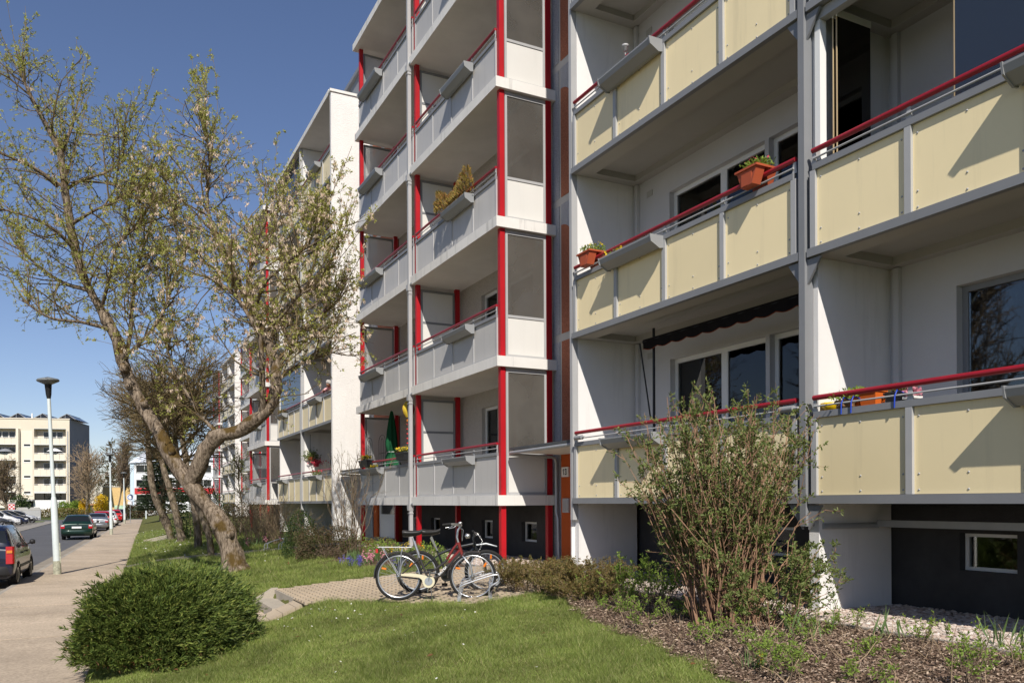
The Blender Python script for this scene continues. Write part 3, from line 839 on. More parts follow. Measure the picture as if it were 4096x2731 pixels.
# ---- grey balcony towers
def tower(bl, y0, ym, y1, FXv, WXv, ks, light=False, boxes=True, far_end=True):
    ends = [(y0, ym), (ym, y1)] if y1 else [(y0, ym)]
    ye = y1 or ym
    secs = [(a + (.13 if i == 0 else .09), c_ - .10) for i, (a, c_) in enumerate(ends)]
    for k in ks:
        zs = 1.22 + ST * k
        bxs = [(y0 + 1.2, y0 + 2.55)] + ([(ye - 2.45, ye - .75)] if y1 else [])
        b = grey_balcony(bl, y0, ye, zs, FXv, WXv, secs, bxs if boxes else None, True, light)
        # posts of this storey
        zp0, zp1 = zs + .21, zs + ST
        for yv in [y0 + .0, ye - .14] + ([ym - .07] if y1 else []):
            bx('post', FXv + .015, FXv + .125, yv + .015, yv + .125, zp0, zp1, M['red_post'], b)
            bx('post', WXv - .21, WXv - .09, yv + .015, yv + .125, zp0, zp1, M['red_post'], b)
        if y1: partition(b, FXv + .15, WXv - .225, ym, zs, False)
        partition(b, FXv + .15, WXv - .225, ye - .07, zs, True, 1.2)
    for yv in [y0, ye - .14] + ([ym - .07] if y1 else []):
        for xa in (FXv, WXv - .22):
            bx('foot_post', xa + .015, xa + .125, yv + .015, yv + .125, -.1, 1.22, M['red_post'], bl)
    rf = bx('roof_slab', FXv - .14, WXv, y0 - .1, ye + .12, 1.22 + 5 * ST, 1.22 + 5 * ST + .2, M['slab'], bl)
    ops = []
    for k in range(5):
        zs = 1.22 + ST * k
        ops.append((ym - 2.1, ym - 1.2, zs + .3, zs + 2.42)); ops.append((ym - 3.9, ym - 2.5, zs + 1.1, zs + 2.42))
        if y1: ops.append((ye - 2.2, ye - 1.3, zs + .3, zs + 2.42)); ops.append((ye - 4.0, ye - 2.6, zs + 1.1, zs + 2.42))
    wall_open('balcony_back_wall', WXv, y0 + .05, ye, 1.23, TOP - .2, ops, M['beige_pebble'], bl)
    for q in ops: window(bl, WXv, *q[:2], q[2], q[3], (), 'curtain' if random.random() < .4 else None, name='balcony_door' if q[3] - q[2] > 1.6 else 'window', room=not light)
    bo = [(y0 + 1.0, y0 + 1.72, .39, .84), (y0 + 3.25, y0 + 3.9, .39, .84)] + ([(y0 + 6.7, y0 + 7.4, .39, .84), (y0 + 8.5, y0 + 9.1, .39, .84)] if y1 else [])
    wall_open('basement_wall', WXv + .06, y0, ye, -.1, 1.23, bo, M['plinth'], bl, .16)
    for q in bo: window(bl, WXv + .06, *q, (), 'blind', name='basement_window', fw=.045, room=not light)
tower(bld, 14.88, 19.80, 24.78, FX, WX, range(5))
# downpipe with hoppers in front of the middle posts
dp = MB().box(FX - .14, FX - .05, 19.90, 19.99, .1, 15.4)
for k in range(5):
    zs = 1.22 + ST * k
    dp.prism([(19.86, zs + .02), (20.03, zs + .02), (20.0, zs - .14), (19.89, zs - .14)], 'x', FX - .17, FX - .03)
    dp.box(FX - .16, FX - .04, 19.885, 20.005, zs - .22, zs - .20)
dp.build('downpipe', M['steel_light'], bld, (FX - .1, 19.95, 0))
for k in range(5):
    MB().tube([(FX - .02, 19.72, 1.22 + ST * k + .06), (FX - .1, 19.82, 1.22 + ST * k + .03), (FX - .1, 19.9, 1.22 + ST * k)], .03, 8).build('slab_spout', M['zinc'], bld, (FX, 19.8, 1.2 + ST * k), smooth=True)

# ---- second cream block with its white gable fin
def cream_block(bl, y0, ym, y1, FXv, WXv, ks, light, glazed=(), boxes=True):
    bx('fin_wall', FXv - .08, WXv, y0 - .16, y0, -.1, ZT + .02, M['rough_white'], bl)
    bx('fin_coping', FXv - .12, WXv, y0 - .20, y0 + .1, ZT + .021, ZT + .11, M['slab'], bl)
    bx('roof_slab', FXv - .1, WXv, y0 + .101, y1 + .2, ZT + .0215, ZT + .2, M['slab'], bl)
    for yv in (ym - .07, y1 - .02):
        bx('side_wall', FXv + .09, WXv, yv, yv + .14, -.1, ZT, M['white'], bl)
    bx('steel_column', FXv - .04, FXv + .085, ym - .045, ym + .045, 1.0, ZT, M['steel_light'], bl)
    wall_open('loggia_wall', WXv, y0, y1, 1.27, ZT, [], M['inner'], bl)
    wall_open('basement_wall', WXv + .06, y0, y1, -.1, 1.27, [], M['plinth'], bl)
    for k in ks:
        zb = 1.26 + ST * k
        yellow_balcony(bl, y0 + .03, ym - .075, zb, FXv, WXv, 4, (y0 + 1.5, y0 + 2.85) if boxes else None, not light and False, None, True)
        yellow_balcony(bl, ym + .075, y1 - .03, zb, FXv, WXv, 4, (y1 - 2.2, y1 - .9) if boxes else None, False, None, True)
        window(bl, WXv - .1, y0 + 1.0, ym - 1.0, zb + 1.0, zb + 2.4, (y0 + 2.4,), None, room=False)
        window(bl, WXv - .1, ym + 1.0, y1 - 1.0, zb + 1.0, zb + 2.4, (ym + 2.4,), None, room=False)
        if k in glazed:
            for a, c_ in ((ym + .1, ym + 1.6), (ym + 1.61, ym + 3.1), (ym + 3.11, y1 - .1)):
                bx('glazing_pane', FXv + .10, FXv + .11, a, c_, zb + 1.22, zb + ST, M['glass_sky'], bl)
M['glass_sky'] = glassmat('glazing_glass', (.55, .62, .68), clear=.7, rough=.03, body=(.45, .5, .56))
cream_block(bld, 27.92, 32.80, 37.55, FX, WX, range(5), False, (1, 4))
tower(bld, 40.3, 45.2, None, FX, WX, range(5), True)
for yv in (37.6,):
    bx('entrance_wall', WX, WX + .1, yv + .1, 40.3, -.1, TOP - .3, M['brown_pebble'], bld)
bx('canopy', 7.5, WX, 37.75, 40.15, 2.29, 2.42, M['dark_roof'], bld)
# body and attic of the building behind it all
bd = MB()
bd.box(WX + 1.8, 20, 1.6, 45.6, -.1, TOP); 
bd.poly([(WX, 45.6, -.1), (WX, 45.6, TOP), (20, 45.6, TOP), (20, 45.6, -.1)]); bd.poly([(WX, 1.6, -.1), (20, 1.6, -.1), (20, 1.6, TOP), (WX, 1.6, TOP)])
bd.build('building_core', M['beige_pebble'], bld, (12, 20, 0))
bx('attic', WX + .05, 20.1, 1.5, 45.7, TOP - .5, 17.0, mat('grey_attic_cladding', (.24, .25, .27), .6, .3, var=.05, vscale=1.5), bld)
bx('attic_roof', WX - .05, 20.2, 1.4, 45.8, 17.001, 17.15, M['steel'], bld)
# ------------------------------------------------------------------ plants
M['bark'] = barkmat('maple_bark', (.345, .275, .205), (.055, .038, .025), (.10, .065, .022))
M['bark_grey'] = barkmat('grey_bark', (.30, .245, .18), (.075, .055, .038), (.11, .095, .04), 0, 16)
M['twig'] = mat('maple_twig', (.155, .115, .06), .9, .15, var=.3, vscale=2)
M['twig_brown'] = mat('brown_twig', (.16, .12, .082), .9, .15, var=.3, vscale=4)
M['twig_red'] = mat('shrub_stem', (.28, .165, .105), .85, .2, var=.35, vscale=9)
M['twig_pale'] = mat('dry_stem', (.30, .22, .14), .9, .15, var=.3, vscale=6)
M['moss'] = mat('mossy_bark', (.09, .065, .02), .95, .1, var=.4, vscale=14, bump=1.5, bscale=30)
leafmat('maple_leaves', [(.40, .42, .09), (.50, .49, .14), (.30, .34, .06), (.58, .54, .21)], .45)
leafmat('maple_seeds', [(.74, .58, .44), (.82, .70, .56), (.62, .46, .33)], .4)
leafmat('juniper', [(.042, .072, .018), (.092, .135, .028), (.165, .21, .042), (.060, .098, .021), (.29, .31, .075)], .15, .55, .45, 5.0)
leafmat('juniper_brown', [(.16, .075, .03), (.10, .05, .02)], .1)
leafmat('shrub_leaves', [(.13, .175, .045), (.20, .245, .07), (.095, .135, .033), (.28, .31, .12)], .35)
leafmat('rose_leaves', [(.20, .30, .05), (.28, .38, .07), (.13, .22, .035)], .4)
leafmat('olive_leaves', [(.20, .15, .05), (.13, .12, .035), (.27, .17, .07), (.15, .18, .045)], .3)
leafmat('dark_leaves', [(.022, .045, .012), (.045, .075, .02), (.075, .11, .03)], .2)
leafmat('brown_leaves', [(.12, .075, .045), (.085, .06, .03), (.075, .085, .03), (.15, .10, .06)], .2)
leafmat('bud_leaves', [(.42, .40, .22), (.30, .30, .12), (.50, .45, .32)], .4)
leafmat('fresh_leaves', [(.20, .26, .05), (.30, .35, .08), (.25, .28, .06)], .45)
leafmat('spruce_needles', [(.022, .040, .022), (.040, .062, .034), (.062, .085, .05), (.03, .05, .022)], .08)
leafmat('grass_blades', [(.185, .255, .05), (.26, .325, .075), (.13, .195, .036), (.34, .375, .115), (.21, .285, .06), (.48, .42, .21)], .4, .5, .32, 1.3)
leafmat('iris_leaves', [(.12, .20, .06), (.18, .26, .10), (.09, .15, .05)], .3)
leafmat('mulch', [(.20, .13, .09), (.10, .068, .05), (.30, .21, .15), (.48, .38, .29), (.14, .092, .065), (.36, .26, .19)], 0, .9)
leafmat('pebbles', [(.55, .48, .42), (.40, .32, .26), (.66, .60, .55), (.46, .34, .28), (.30, .25, .21)], 0, .7)
leafmat('yellow_petals', [(.75, .50, .02), (.80, .60, .05)], .3)
leafmat('red_petals', [(.62, .05, .10), (.70, .12, .16)], .3)
leafmat('pink_petals', [(.62, .20, .28), (.75, .40, .45)], .3)
leafmat('blue_petals', [(.10, .09, .36), (.16, .14, .45)], .2)
leafmat('white_petals', [(.8, .78, .72), (.72, .70, .66)], .2)
leafmat('golden_twigs', [(.45, .30, .06), (.36, .26, .07), (.22, .20, .06), (.50, .22, .10)], .3)

def rand_unit(n):
    v = rng.normal(size=(n, 3)); return unit(v)

def batch_tubes(P, R, sides=3):
    """P (n,k,3), R (n,k) -> verts, quads."""
    n, k, _ = P.shape
    T = np.gradient(P, axis=1); T = unit(T)
    ref = np.where(np.abs(T[:, :1, 2:3]) > .9, np.array([1., 0, 0]), np.array([0, 0, 1.]))
    N = unit(np.cross(T, np.broadcast_to(ref, T.shape))); B = np.cross(T, N)
    a = np.linspace(0, 2 * PI, sides, endpoint=False)
    V = P[:, :, None, :] + R[:, :, None, None] * (np.cos(a)[None, None, :, None] * N[:, :, None, :] + np.sin(a)[None, None, :, None] * B[:, :, None, :])
    i, j, q = np.meshgrid(np.arange(n), np.arange(k - 1), np.arange(sides), indexing='ij')
    b = i * k * sides; q2 = (q + 1) % sides
    F = np.stack([b + j * sides + q, b + j * sides + q2, b + (j + 1) * sides + q2, b + (j + 1) * sides + q], -1).reshape(-1, 4)
    return V.reshape(-1, 3), F

def leaf_quads(P, D, L, W, N=None):
    n = len(P); D = unit(D)
    if N is None: N = rand_unit(n)
    S_ = unit(np.cross(D, N)); Nn = np.cross(S_, D)
    L = np.broadcast_to(L, (n,))[:, None]; W = np.broadcast_to(W, (n,))[:, None]
    V = np.stack([P, P + D * L * .5 + S_ * W * .5 + Nn * L * .08, P + D * L, P + D * L * .5 - S_ * W * .5 + Nn * L * .08], 1)
    F = np.arange(4 * n).reshape(n, 4)
    return V.reshape(-1, 3), F

class Leaves:
    def __init__(s): s.V = []; s.F = []; s.n = 0
    def add(s, V, F):
        if len(F): s.V.append(V); s.F.append(np.asarray(F) + s.n); s.n += len(V)
        return s
    def leaf(s, P, D, L, W, N=None): return s.add(*leaf_quads(np.asarray(P), np.asarray(D), L, W, N))
    def build(s, name, m, parent=None, loc=(0, 0, 0)):
        by = {}
        for f in s.F: by.setdefault(f.shape[1], []).append(f)
        return obj_np(name, np.concatenate(s.V), [np.concatenate(v) for v in by.values()], MATS[m] if isinstance(m, str) else m, parent, loc)

def grow(par, n, l0, l1, ang=.9, up=.1, bend=.05, k=5, tmin=.15, wob=.12, wts=None):
    """Branches off the polylines par (m,k,3): returns (n,k,3)."""
    m, kk, _ = par.shape
    ln = np.linalg.norm(np.diff(par, axis=1), axis=2).sum(1)
    w_ = ln if wts is None else ln * wts
    idx = rng.choice(m, n, p=w_ / w_.sum())
    t = tmin + (1 - tmin) * rng.random(n) ** .8
    f = t * (kk - 1); j = np.minimum(f.astype(int), kk - 2); fr = (f - j)[:, None]
    p = par[idx, j] * (1 - fr) + par[idx, j + 1] * fr
    T = unit(par[idx, j + 1] - par[idx, j])
    q = rand_unit(n); q = unit(q - T * (q * T).sum(1)[:, None])
    a = (ang * (.6 + .8 * rng.random(n)))[:, None]
    d = unit(T * np.cos(a) + q * np.sin(a) + np.array([0, 0, up]))
    L_ = (l0 + (l1 - l0) * rng.random(n) ** 1.4) * (1.1 - .45 * t)
    out = np.zeros((n, k, 3)); out[:, 0] = p
    for i in range(1, k):
        d = unit(d + np.array([0, 0, bend]) + wob * rng.normal(size=(n, 3)))
        out[:, i] = out[:, i - 1] + d * (L_ / (k - 1))[:, None]
    return out

def resample(pts, r0, r1, k):
    """Smooth polyline through pts with k points and a radius that tapers with length."""
    P = np.asarray(pts, float)
    s = np.concatenate([[0], np.cumsum(np.linalg.norm(np.diff(P, axis=0), axis=1))]); s /= s[-1]
    # Catmull-Rom
    t = np.linspace(0, 1, k); out = np.zeros((k, 3))
    Q = np.vstack([2 * P[0] - P[1], P, 2 * P[-1] - P[-2]])
    for i, tv in enumerate(t):
        j = min(np.searchsorted(s, tv, 'right') - 1, len(P) - 2); u = (tv - s[j]) / (s[j + 1] - s[j])
        a, b, c_, d = Q[j], Q[j + 1], Q[j + 2], Q[j + 3]
        out[i] = .5 * ((2 * b) + (c_ - a) * u + (2 * a - 5 * b + 4 * c_ - d) * u * u + (3 * b - a - 3 * c_ + d) * u ** 3)
    R = r0 + (r1 - r0) * t ** .9
    return out, R

def taper(P, r0, r1): 
    n, k, _ = P.shape
    return np.broadcast_to(np.linspace(r0, r1, k)[None, :], (n, k)) * (.7 + .6 * rng.random((n, 1)))

def along(P, per, t0=.2):
    """Random points along polylines (n,k,3), per of them on each: positions and tangents."""
    n, k, _ = P.shape
    t = t0 + (1 - t0) * rng.random((n, per)); f = t * (k - 1); j = np.minimum(f.astype(int), k - 2); fr = (f - j)[..., None]
    ii = np.arange(n)[:, None]
    p = P[ii, j] * (1 - fr) + P[ii, j + 1] * fr; T = unit(P[ii, j + 1] - P[ii, j])
    return p.reshape(-1, 3), T.reshape(-1, 3)

# ---- the leaning maple
LIMBS = {
 'trunk': (0.36, 0.085, [(2.96, 20.44, -0.43), (2.94, 20.44, -0.19), (2.82, 20.5, 0.35), (2.72, 20.56, 0.73), (2.47, 20.71, 1.09), (2.07, 20.94, 1.67), (1.8, 21.14, 2.11), (1.56, 21.31, 2.57), (1.35, 21.48, 3.06), (1.05, 21.69, 3.61), (0.74, 21.9, 4.32), (0.59, 21.98, 4.81), (0.49, 22.03, 5.27), (0.14, 22.2, 5.99), (-0.11, 22.28, 6.46), (-0.35, 22.34, 7.15), (-0.51, 22.31, 7.99), (-0.61, 22.25, 8.79), (-0.71, 22.19, 9.71)]),
 'a1': (0.075, 0.03, [(-0.71, 22.19, 9.71), (-0.9, 22.29, 10.07), (-1.13, 22.29, 10.52), (-1.33, 22.28, 10.92), (-1.51, 22.38, 11.37)]),
 'a2': (0.06, 0.025, [(-0.69, 22.18, 9.65), (-0.57, 22.35, 10.07), (-0.46, 22.46, 10.46), (-0.4, 22.48, 10.79)]),
 'a3': (0.06, 0.025, [(-0.77, 22.33, 8.88), (-1.03, 22.13, 9.03), (-1.34, 21.95, 9.14), (-1.65, 21.77, 9.18), (-1.98, 21.6, 9.21)]),
 'a4': (0.05, 0.02, [(-0.41, 22.26, 7.39), (-0.77, 21.88, 7.65), (-1.16, 21.63, 7.8), (-1.59, 21.52, 7.87), (-2.02, 21.51, 7.91)]),
 'a5': (0.045, 0.018, [(-0.61, 22.25, 8.79), (-0.25, 22.52, 9.19), (0.25, 22.71, 9.53), (0.7, 22.71, 9.92)]),
 'a6': (0.045, 0.018, [(-0.51, 22.31, 7.99), (0.02, 21.37, 8.13), (0.53, 20.77, 8.25), (0.93, 20.35, 8.46)]),
 'b1': (0.06, 0.022, [(0.65, 21.95, 4.65), (0.78, 22.22, 5.5), (0.82, 22.31, 6.02), (0.93, 22.48, 7.0), (1.19, 22.46, 8.05), (1.37, 22.48, 8.64)]),
 'b2': (0.05, 0.02, [(0.14, 22.2, 5.99), (0.33, 21.44, 6.67), (0.48, 21.02, 7.28), (0.93, 20.46, 7.64)]),
 'b3': (0.055, 0.02, [(-0.11, 22.28, 6.46), (-0.7, 23.09, 6.77), (-1.28, 23.83, 7.32), (-1.75, 24.41, 7.86)]),
 'b4': (0.05, 0.02, [(0.39, 22.08, 5.5), (-0.25, 21.73, 5.56), (-0.91, 21.51, 5.56), (-1.45, 21.44, 5.89)]),
 'b5': (0.05, 0.02, [(0.59, 21.98, 4.81), (0.95, 21.01, 5.06), (1.34, 20.36, 5.55), (1.58, 20.02, 6.19)]),
 'r0': (0.2, 0.065, [(2.02, 21.0, 1.79), (2.22, 20.7, 2.2), (2.33, 20.53, 2.54), (2.58, 20.29, 2.87), (2.96, 19.99, 2.95), (3.24, 19.73, 3.16), (3.52, 19.47, 3.4), (3.68, 19.39, 3.67), (3.74, 19.36, 4.02), (3.73, 19.42, 4.5), (3.63, 19.53, 4.97), (3.51, 19.65, 5.24), (3.32, 19.8, 5.78), (3.16, 19.94, 6.14), (2.98, 20.09, 6.6)]),
 'r1': (0.06, 0.02, [(2.98, 20.09, 6.6), (2.76, 20.31, 7.16), (2.56, 20.52, 7.79), (2.43, 20.7, 8.24), (2.43, 20.81, 9.06), (2.52, 20.88, 9.72), (2.34, 20.97, 10.36)]),
 'r2': (0.085, 0.03, [(3.45, 19.51, 3.36), (3.41, 19.2, 3.86), (3.35, 19.0, 4.46), (3.31, 18.91, 4.92), (3.09, 18.91, 5.43), (2.79, 19.06, 5.93), (2.39, 19.15, 6.24)]),
 'r3': (0.05, 0.02, [(3.16, 19.94, 6.11), (3.32, 20.25, 6.86), (3.53, 20.48, 7.55), (3.75, 20.59, 8.2), (4.14, 20.51, 8.57)]),
 'r4': (0.05, 0.02, [(3.32, 19.8, 5.78), (3.49, 19.27, 6.34), (3.73, 18.92, 6.57), (4.11, 18.5, 6.91), (4.47, 18.09, 7.12)]),
 'r5': (0.045, 0.018, [(3.73, 19.42, 4.5), (4.1, 19.52, 5.0), (4.46, 19.56, 5.52), (4.88, 19.57, 5.8), (5.28, 19.47, 6.18)]),
 'r6': (0.045, 0.018, [(3.51, 19.65, 5.24), (3.82, 18.99, 5.57), (4.09, 18.4, 5.93), (4.49, 17.97, 6.15)]),
 'r8': (0.05, 0.02, [(2.62, 20.27, 2.88), (2.26, 21.01, 3.42), (1.97, 21.5, 4.07), (1.71, 21.85, 4.71), (1.56, 22.04, 5.42)]),
 'r10': (0.045, 0.018, [(2.95, 20.1, 6.6), (2.66, 20.92, 6.95), (2.27, 21.46, 7.34), (1.9, 21.87, 7.84), (1.75, 22.06, 8.38)]),
 'r11': (0.035, 0.012, [(3.74, 19.36, 4.02), (4.06, 19.65, 4.43), (4.59, 19.61, 4.7), (5.06, 19.59, 4.97)]),
}
tree = thing('maple_tree', 'big leaning pollarded maple with mossy forked trunk and sparse spring leaves on the lawn', 'tree', (2.95, 20.44, -.4))
mbt = MB(); limb_poly = []
for nm, (r0, r1, pts) in LIMBS.items():
    k = 44 if nm == 'trunk' else 34 if nm == 'r0' else 16
    P, R = resample(pts, r0, r1, k)
    if nm == 'trunk':
        z = P[:, 2]; t = np.linspace(0, 1, k)
        R = .215 - .14 * np.clip(t, 0, 1) ** .7
        R = R + .13 * np.exp(-np.clip(z + .4, 0, 9) * 1.6) + .045 * np.exp(-((z - .75) / .22) ** 2)
    P = P + rng.normal(size=P.shape) * (R * .05)[:, None]
    R = R * (1 + .09 * rng.normal(size=k)) if nm in ('trunk', 'r0') else R * (1 + .05 * rng.normal(size=k))
    V, F, caps = tube_np(P, R, 18 if nm in ('trunk', 'r0') else 8)
    if nm in ('trunk', 'r0'):                      # knobbly, furrowed trunk
        nrm = V - np.repeat(P, 18, 0); lump = 1 + .10 * rng.normal(size=len(V)) * .6
        ang_ = np.tile(np.arange(18), k); lump += .05 * np.sin(ang_ * 2.1 + np.repeat(np.arange(k), 18) * .5)
        V = np.repeat(P, 18, 0) + nrm * lump[:, None]
    mbt.add(V, F)
    q, _ = resample(pts, 1, 1, 12)
    if nm == 'trunk': q = q[6:]; q, _ = resample(q, 1, 1, 12)
    if nm == 'r0': q, _ = resample(q[4:], 1, 1, 12)
    limb_poly.append(q)
tr_ = mbt.build('trunk', M['bark'], tree, (2.95, 20.44, -.4), smooth=True)
# burls, cut stubs and the mossy lichen cover on the upper side of the fork
for p, r in (((2.60, 20.5, .78), .16), ((2.84, 20.35, .55), .12), ((1.62, 21.1, 2.55), .09), ((1.05, 21.5, 3.7), .10), ((.62, 21.75, 4.55), .12), ((.72, 21.65, 4.1), .08)):
    nn = 12; th_ = np.linspace(0, PI, 7); ph = np.linspace(0, 2 * PI, nn, endpoint=False)
    V = np.array([(math.sin(a) * math.cos(b), math.sin(a) * math.sin(b), math.cos(a)) for a in th_ for b in ph]) * r * (1 + .12 * rng.normal(size=(7 * nn, 1))) + np.array(p)
    bl_ = MB(); bl_.add(V, [[i * nn + j, i * nn + (j + 1) % nn, (i + 1) * nn + (j + 1) % nn, (i + 1) * nn + j] for i in range(6) for j in range(nn)])
    bl_.build('burl', M['bark'], tree, p, smooth=True)
lm = np.stack(limb_poly)
L1 = grow(lm, 330, .9, 2.5, 1.0, .16, .05, 7, .10, .15)
L2 = grow(np.concatenate([L1]), 2300, .4, 1.2, .85, .06, .01, 6, .1, .17)
LA = np.stack([resample(q, 1, 1, 6)[0] for q in lm])
L2b = grow(LA, 300, .3, .9, 1.1, .1, .03, 6, .1, .16)
# upright shoots at the top of each limb
tips = lm[:, -4:]
L1u = grow(resample(tips[0], 1, 1, 6)[0][None] if False else np.stack([resample(q, 1, 1, 6)[0] for q in tips]), 210, .9, 2.9, .45, .8, .12, 7, .05, .04)
L2u = grow(L1u, 520, .15, .5, .7, .35, .04, 6, .1, .1)
L2 = np.concatenate([L2, L2b, L2u])
L3 = grow(L2, 5200, .12, .42, .8, .0, -.02, 4, .2, .2)
tw = Leaves()
tw.add(*batch_tubes(L1, taper(L1, .018, .007), 4)); tw.add(*batch_tubes(L1u, taper(L1u, .011, .004), 3))
tw.add(*batch_tubes(L2, taper(L2, .0075, .0035), 3)); tw.add(*batch_tubes(L3, taper(L3, .004, .002), 3))
tw.build('branches', M['twig'], tree, (1.5, 21, 5))
lv = Leaves()
for src, per, t0 in ((L3, 4, .35), (L2, 3, .3), (L1u, 16, .15), (L2u, 7, .2)):
    p, T = along(src, per, t0)
    keep = rng.random(len(p)) < .62; p, T = p[keep], T[keep]
    for _ in range(3):
        d = unit(T * .5 + rand_unit(len(p)) * .8 + np.array([0, 0, .25]))
        lv.leaf(p + rng.normal(size=p.shape) * .012, d, .040 + .040 * rng.random(len(p)), .020 + .016 * rng.random(len(p)))
lv.build('crown', 'maple_leaves', tree, (1.5, 21, 5))
sd = Leaves()
p, T = along(L2, 1, .3)
wgt = np.clip((p[:, 0] - .2) / 2.2, .06, 1) * np.clip((p[:, 2] - 3.0) / 2, 0, 1) * np.clip((11.5 - p[:, 2]) / 3, 0, 1)
p = p[rng.random(len(p)) < wgt]
for _ in range(12):
    d = unit(np.array([0, 0, -1.]) + .35 * rng.normal(size=p.shape))
    sd.leaf(p + rng.normal(size=p.shape) * .022 - np.array([0, 0, .035]) * rng.random((len(p), 1)), d, .06 + .035 * rng.random(len(p)), .024)
sd.build('seed_clusters', 'maple_seeds', tree, (1.5, 21, 5))

# ---- generic tree with its own skeleton
def tree_from(name, label, base, path, r0, r1, n1, l1, n2, l2, n3, l3, leaf=None, lsize=.05, per=2, group=None, bark='bark_grey', twig='twig_brown', up=.25, ang=.9, t1=.35, sides=10, rt=(.03, .012, .006), extra=None, bend=.05):
    t = thing(name, label, 'tree', tuple(base), 0, group)
    pts = [np.array(base) + np.array(q) for q in path]
    P, R = resample(pts, r0, r1, 22)
    R = R * (1 + .06 * rng.normal(size=22)); R[0] *= 1.35; R[1] *= 1.12
    mb = MB(); mb.tube(P, R, sides)
    polys = [resample(pts, 1, 1, 12)[0]]
    for e in (extra or []):
        ep = [np.array(base) + np.array(q) for q in e]
        Pe, Re = resample(ep, r0 * .62, r1 * .8, 14); mb.tube(Pe, Re, 8); polys.append(resample(ep, 1, 1, 12)[0])
    mb.build('trunk', M[bark], t, tuple(base), smooth=True)
    pl = np.stack(polys)
    A = grow(pl, n1, l1[0], l1[1], ang, up, bend, 7, t1, .13)
    B = grow(A, n2, l2[0], l2[1], .8, up * .6, bend * .6, 5, .15, .15)
    Cc = grow(B, n3, l3[0], l3[1], .75, up * .4, bend * .4, 4, .15, .18)
    tw = Leaves()
    tw.add(*batch_tubes(A, taper(A, rt[0], rt[0] * .4), 4)); tw.add(*batch_tubes(B, taper(B, rt[1], rt[1] * .45), 3)); tw.add(*batch_tubes(Cc, taper(Cc, rt[2], rt[2] * .5), 3))
    tw.build('crown', M[twig], t, tuple(base))
    if leaf:
        lv = Leaves(); p, T = along(Cc, per, .3)
        lv.leaf(p, unit(T + rand_unit(len(p)) * .9), lsize * (.6 + .8 * rng.random(len(p))), lsize * .45)
        lv.build('leaves', leaf, t, tuple(base))
    return t
ROW = [((3.41, 41.84), [(0, 0, -.5), (-.45, .1, .9), (-.95, .2, 2.2), (-1.1, .3, 3.4), (-1.2, .2, 5.0), (-1.0, .1, 6.8)], .21, 'darker trunk of the pair of leaning maples farthest along the lawn'),
       ((3.45, 38.2), [(0, 0, -.5), (-.25, .1, .9), (-.55, .1, 2.2), (-.9, .2, 3.6), (-1.1, .2, 5.2), (-1.0, .2, 6.8)], .18, 'knotty leaning maple beside the darker trunk in the lawn row'),
       ((3.46, 32.76), [(0, 0, -.5), (-.06, 0, .8), (-.22, .1, 2.0), (-.42, .1, 3.2), (-.6, .2, 4.6), (-.6, .2, 6.2)], .15, 'nearly upright slender maple in the lawn row beside the dark bush'),
       ((3.22, 27.05), [(0, 0, -.5), (-.04, 0, .5), (-.28, .1, 1.3), (-.62, .15, 2.1), (-.95, .2, 3.2), (-1.1, .2, 4.8)], .115, 'thinnest trunk of the lawn row, close behind the big leaning maple')]
for (x, y_), path_, r, lab in ROW:
    z = terr1(x, y_); sc_ = 1.0
    tree_from('row_maple', lab, (x, y_, z), path_, r, r * .45, 64, (1.6, 3.6), 560, (.6, 1.5), 2000, (.25, .7), 'maple_leaves', .034, 1, 'maples standing in a row on the lawn', 'bark_grey', 'twig', -.02, 1.15, .62, rt=(.028, .011, .0065), bend=.05)
# bare trees of the green across the road; the windows mirror them
for i, (x, y_) in enumerate(((-13.5, 21), (-16, 29), (-13, 37), (-17, 46))):
    tree_from('bare_tree', ['bare tree across the road mirrored in the nearest right-hand window', 'bare tree across the road mirrored in the big lower windows', 'bare tree across the road beside the parking bay', 'bare tree across the road behind the one by the parking bay'][i], (x, y_, -.9), [(0, 0, 0), (.1, 0, 3), (-.1, .2, 6), (.1, 0, 11)], .24, .08, 90, (2.0, 4.5), 620, (.9, 2.2), 1500, (.5, 1.3), 'olive_leaves', .08, 1, 'bare trees across the road', 'bark_grey', 'twig_brown', .35, .9, .18, rt=(.06, .03, .018))
# bare trees farther down the street
tree_from('bare_tree', 'bare spreading tree with ascending limbs in front of the shaded gable', (-1.35, 155.5, -.9), [(0, 0, 0), (.1, 0, 2.5), (0, 0, 5), (.2, 0, 9)], .28, .1, 60, (2.5, 5.5), 500, (1.2, 2.6), 1500, (.6, 1.5), 'olive_leaves', .10, 1, None, 'bark_grey', 'twig_pale', .22, .95, .22, rt=(.06, .03, .02))
tree_from('bare_tree', 'slender bare tree beside the middle street lamp, before the yellow hall', (3.6, 176, -.9), [(0, 0, 0), (.8, 0, 4), (1.2, 0, 8), (1.8, 0, 12)], .18, .06, 40, (2, 4.5), 300, (1, 2), 700, (.6, 1.2), None, .1, 1, None, 'bark_grey', 'twig_brown', .6, .6, .3, rt=(.08, .045, .03))
tree_from('bare_tree', 'forked bare tree rising behind the far street lamp', (5.6, 176, -.9), [(0, 0, 0), (-.5, 0, 4), (-.3, 0, 8), (-.6, 0, 11.5)], .16, .05, 40, (2, 4), 300, (1, 2), 700, (.6, 1.2), 'olive_leaves', .12, 1, None, 'bark_grey', 'twig_brown', .6, .6, .3, rt=(.08, .045, .03))
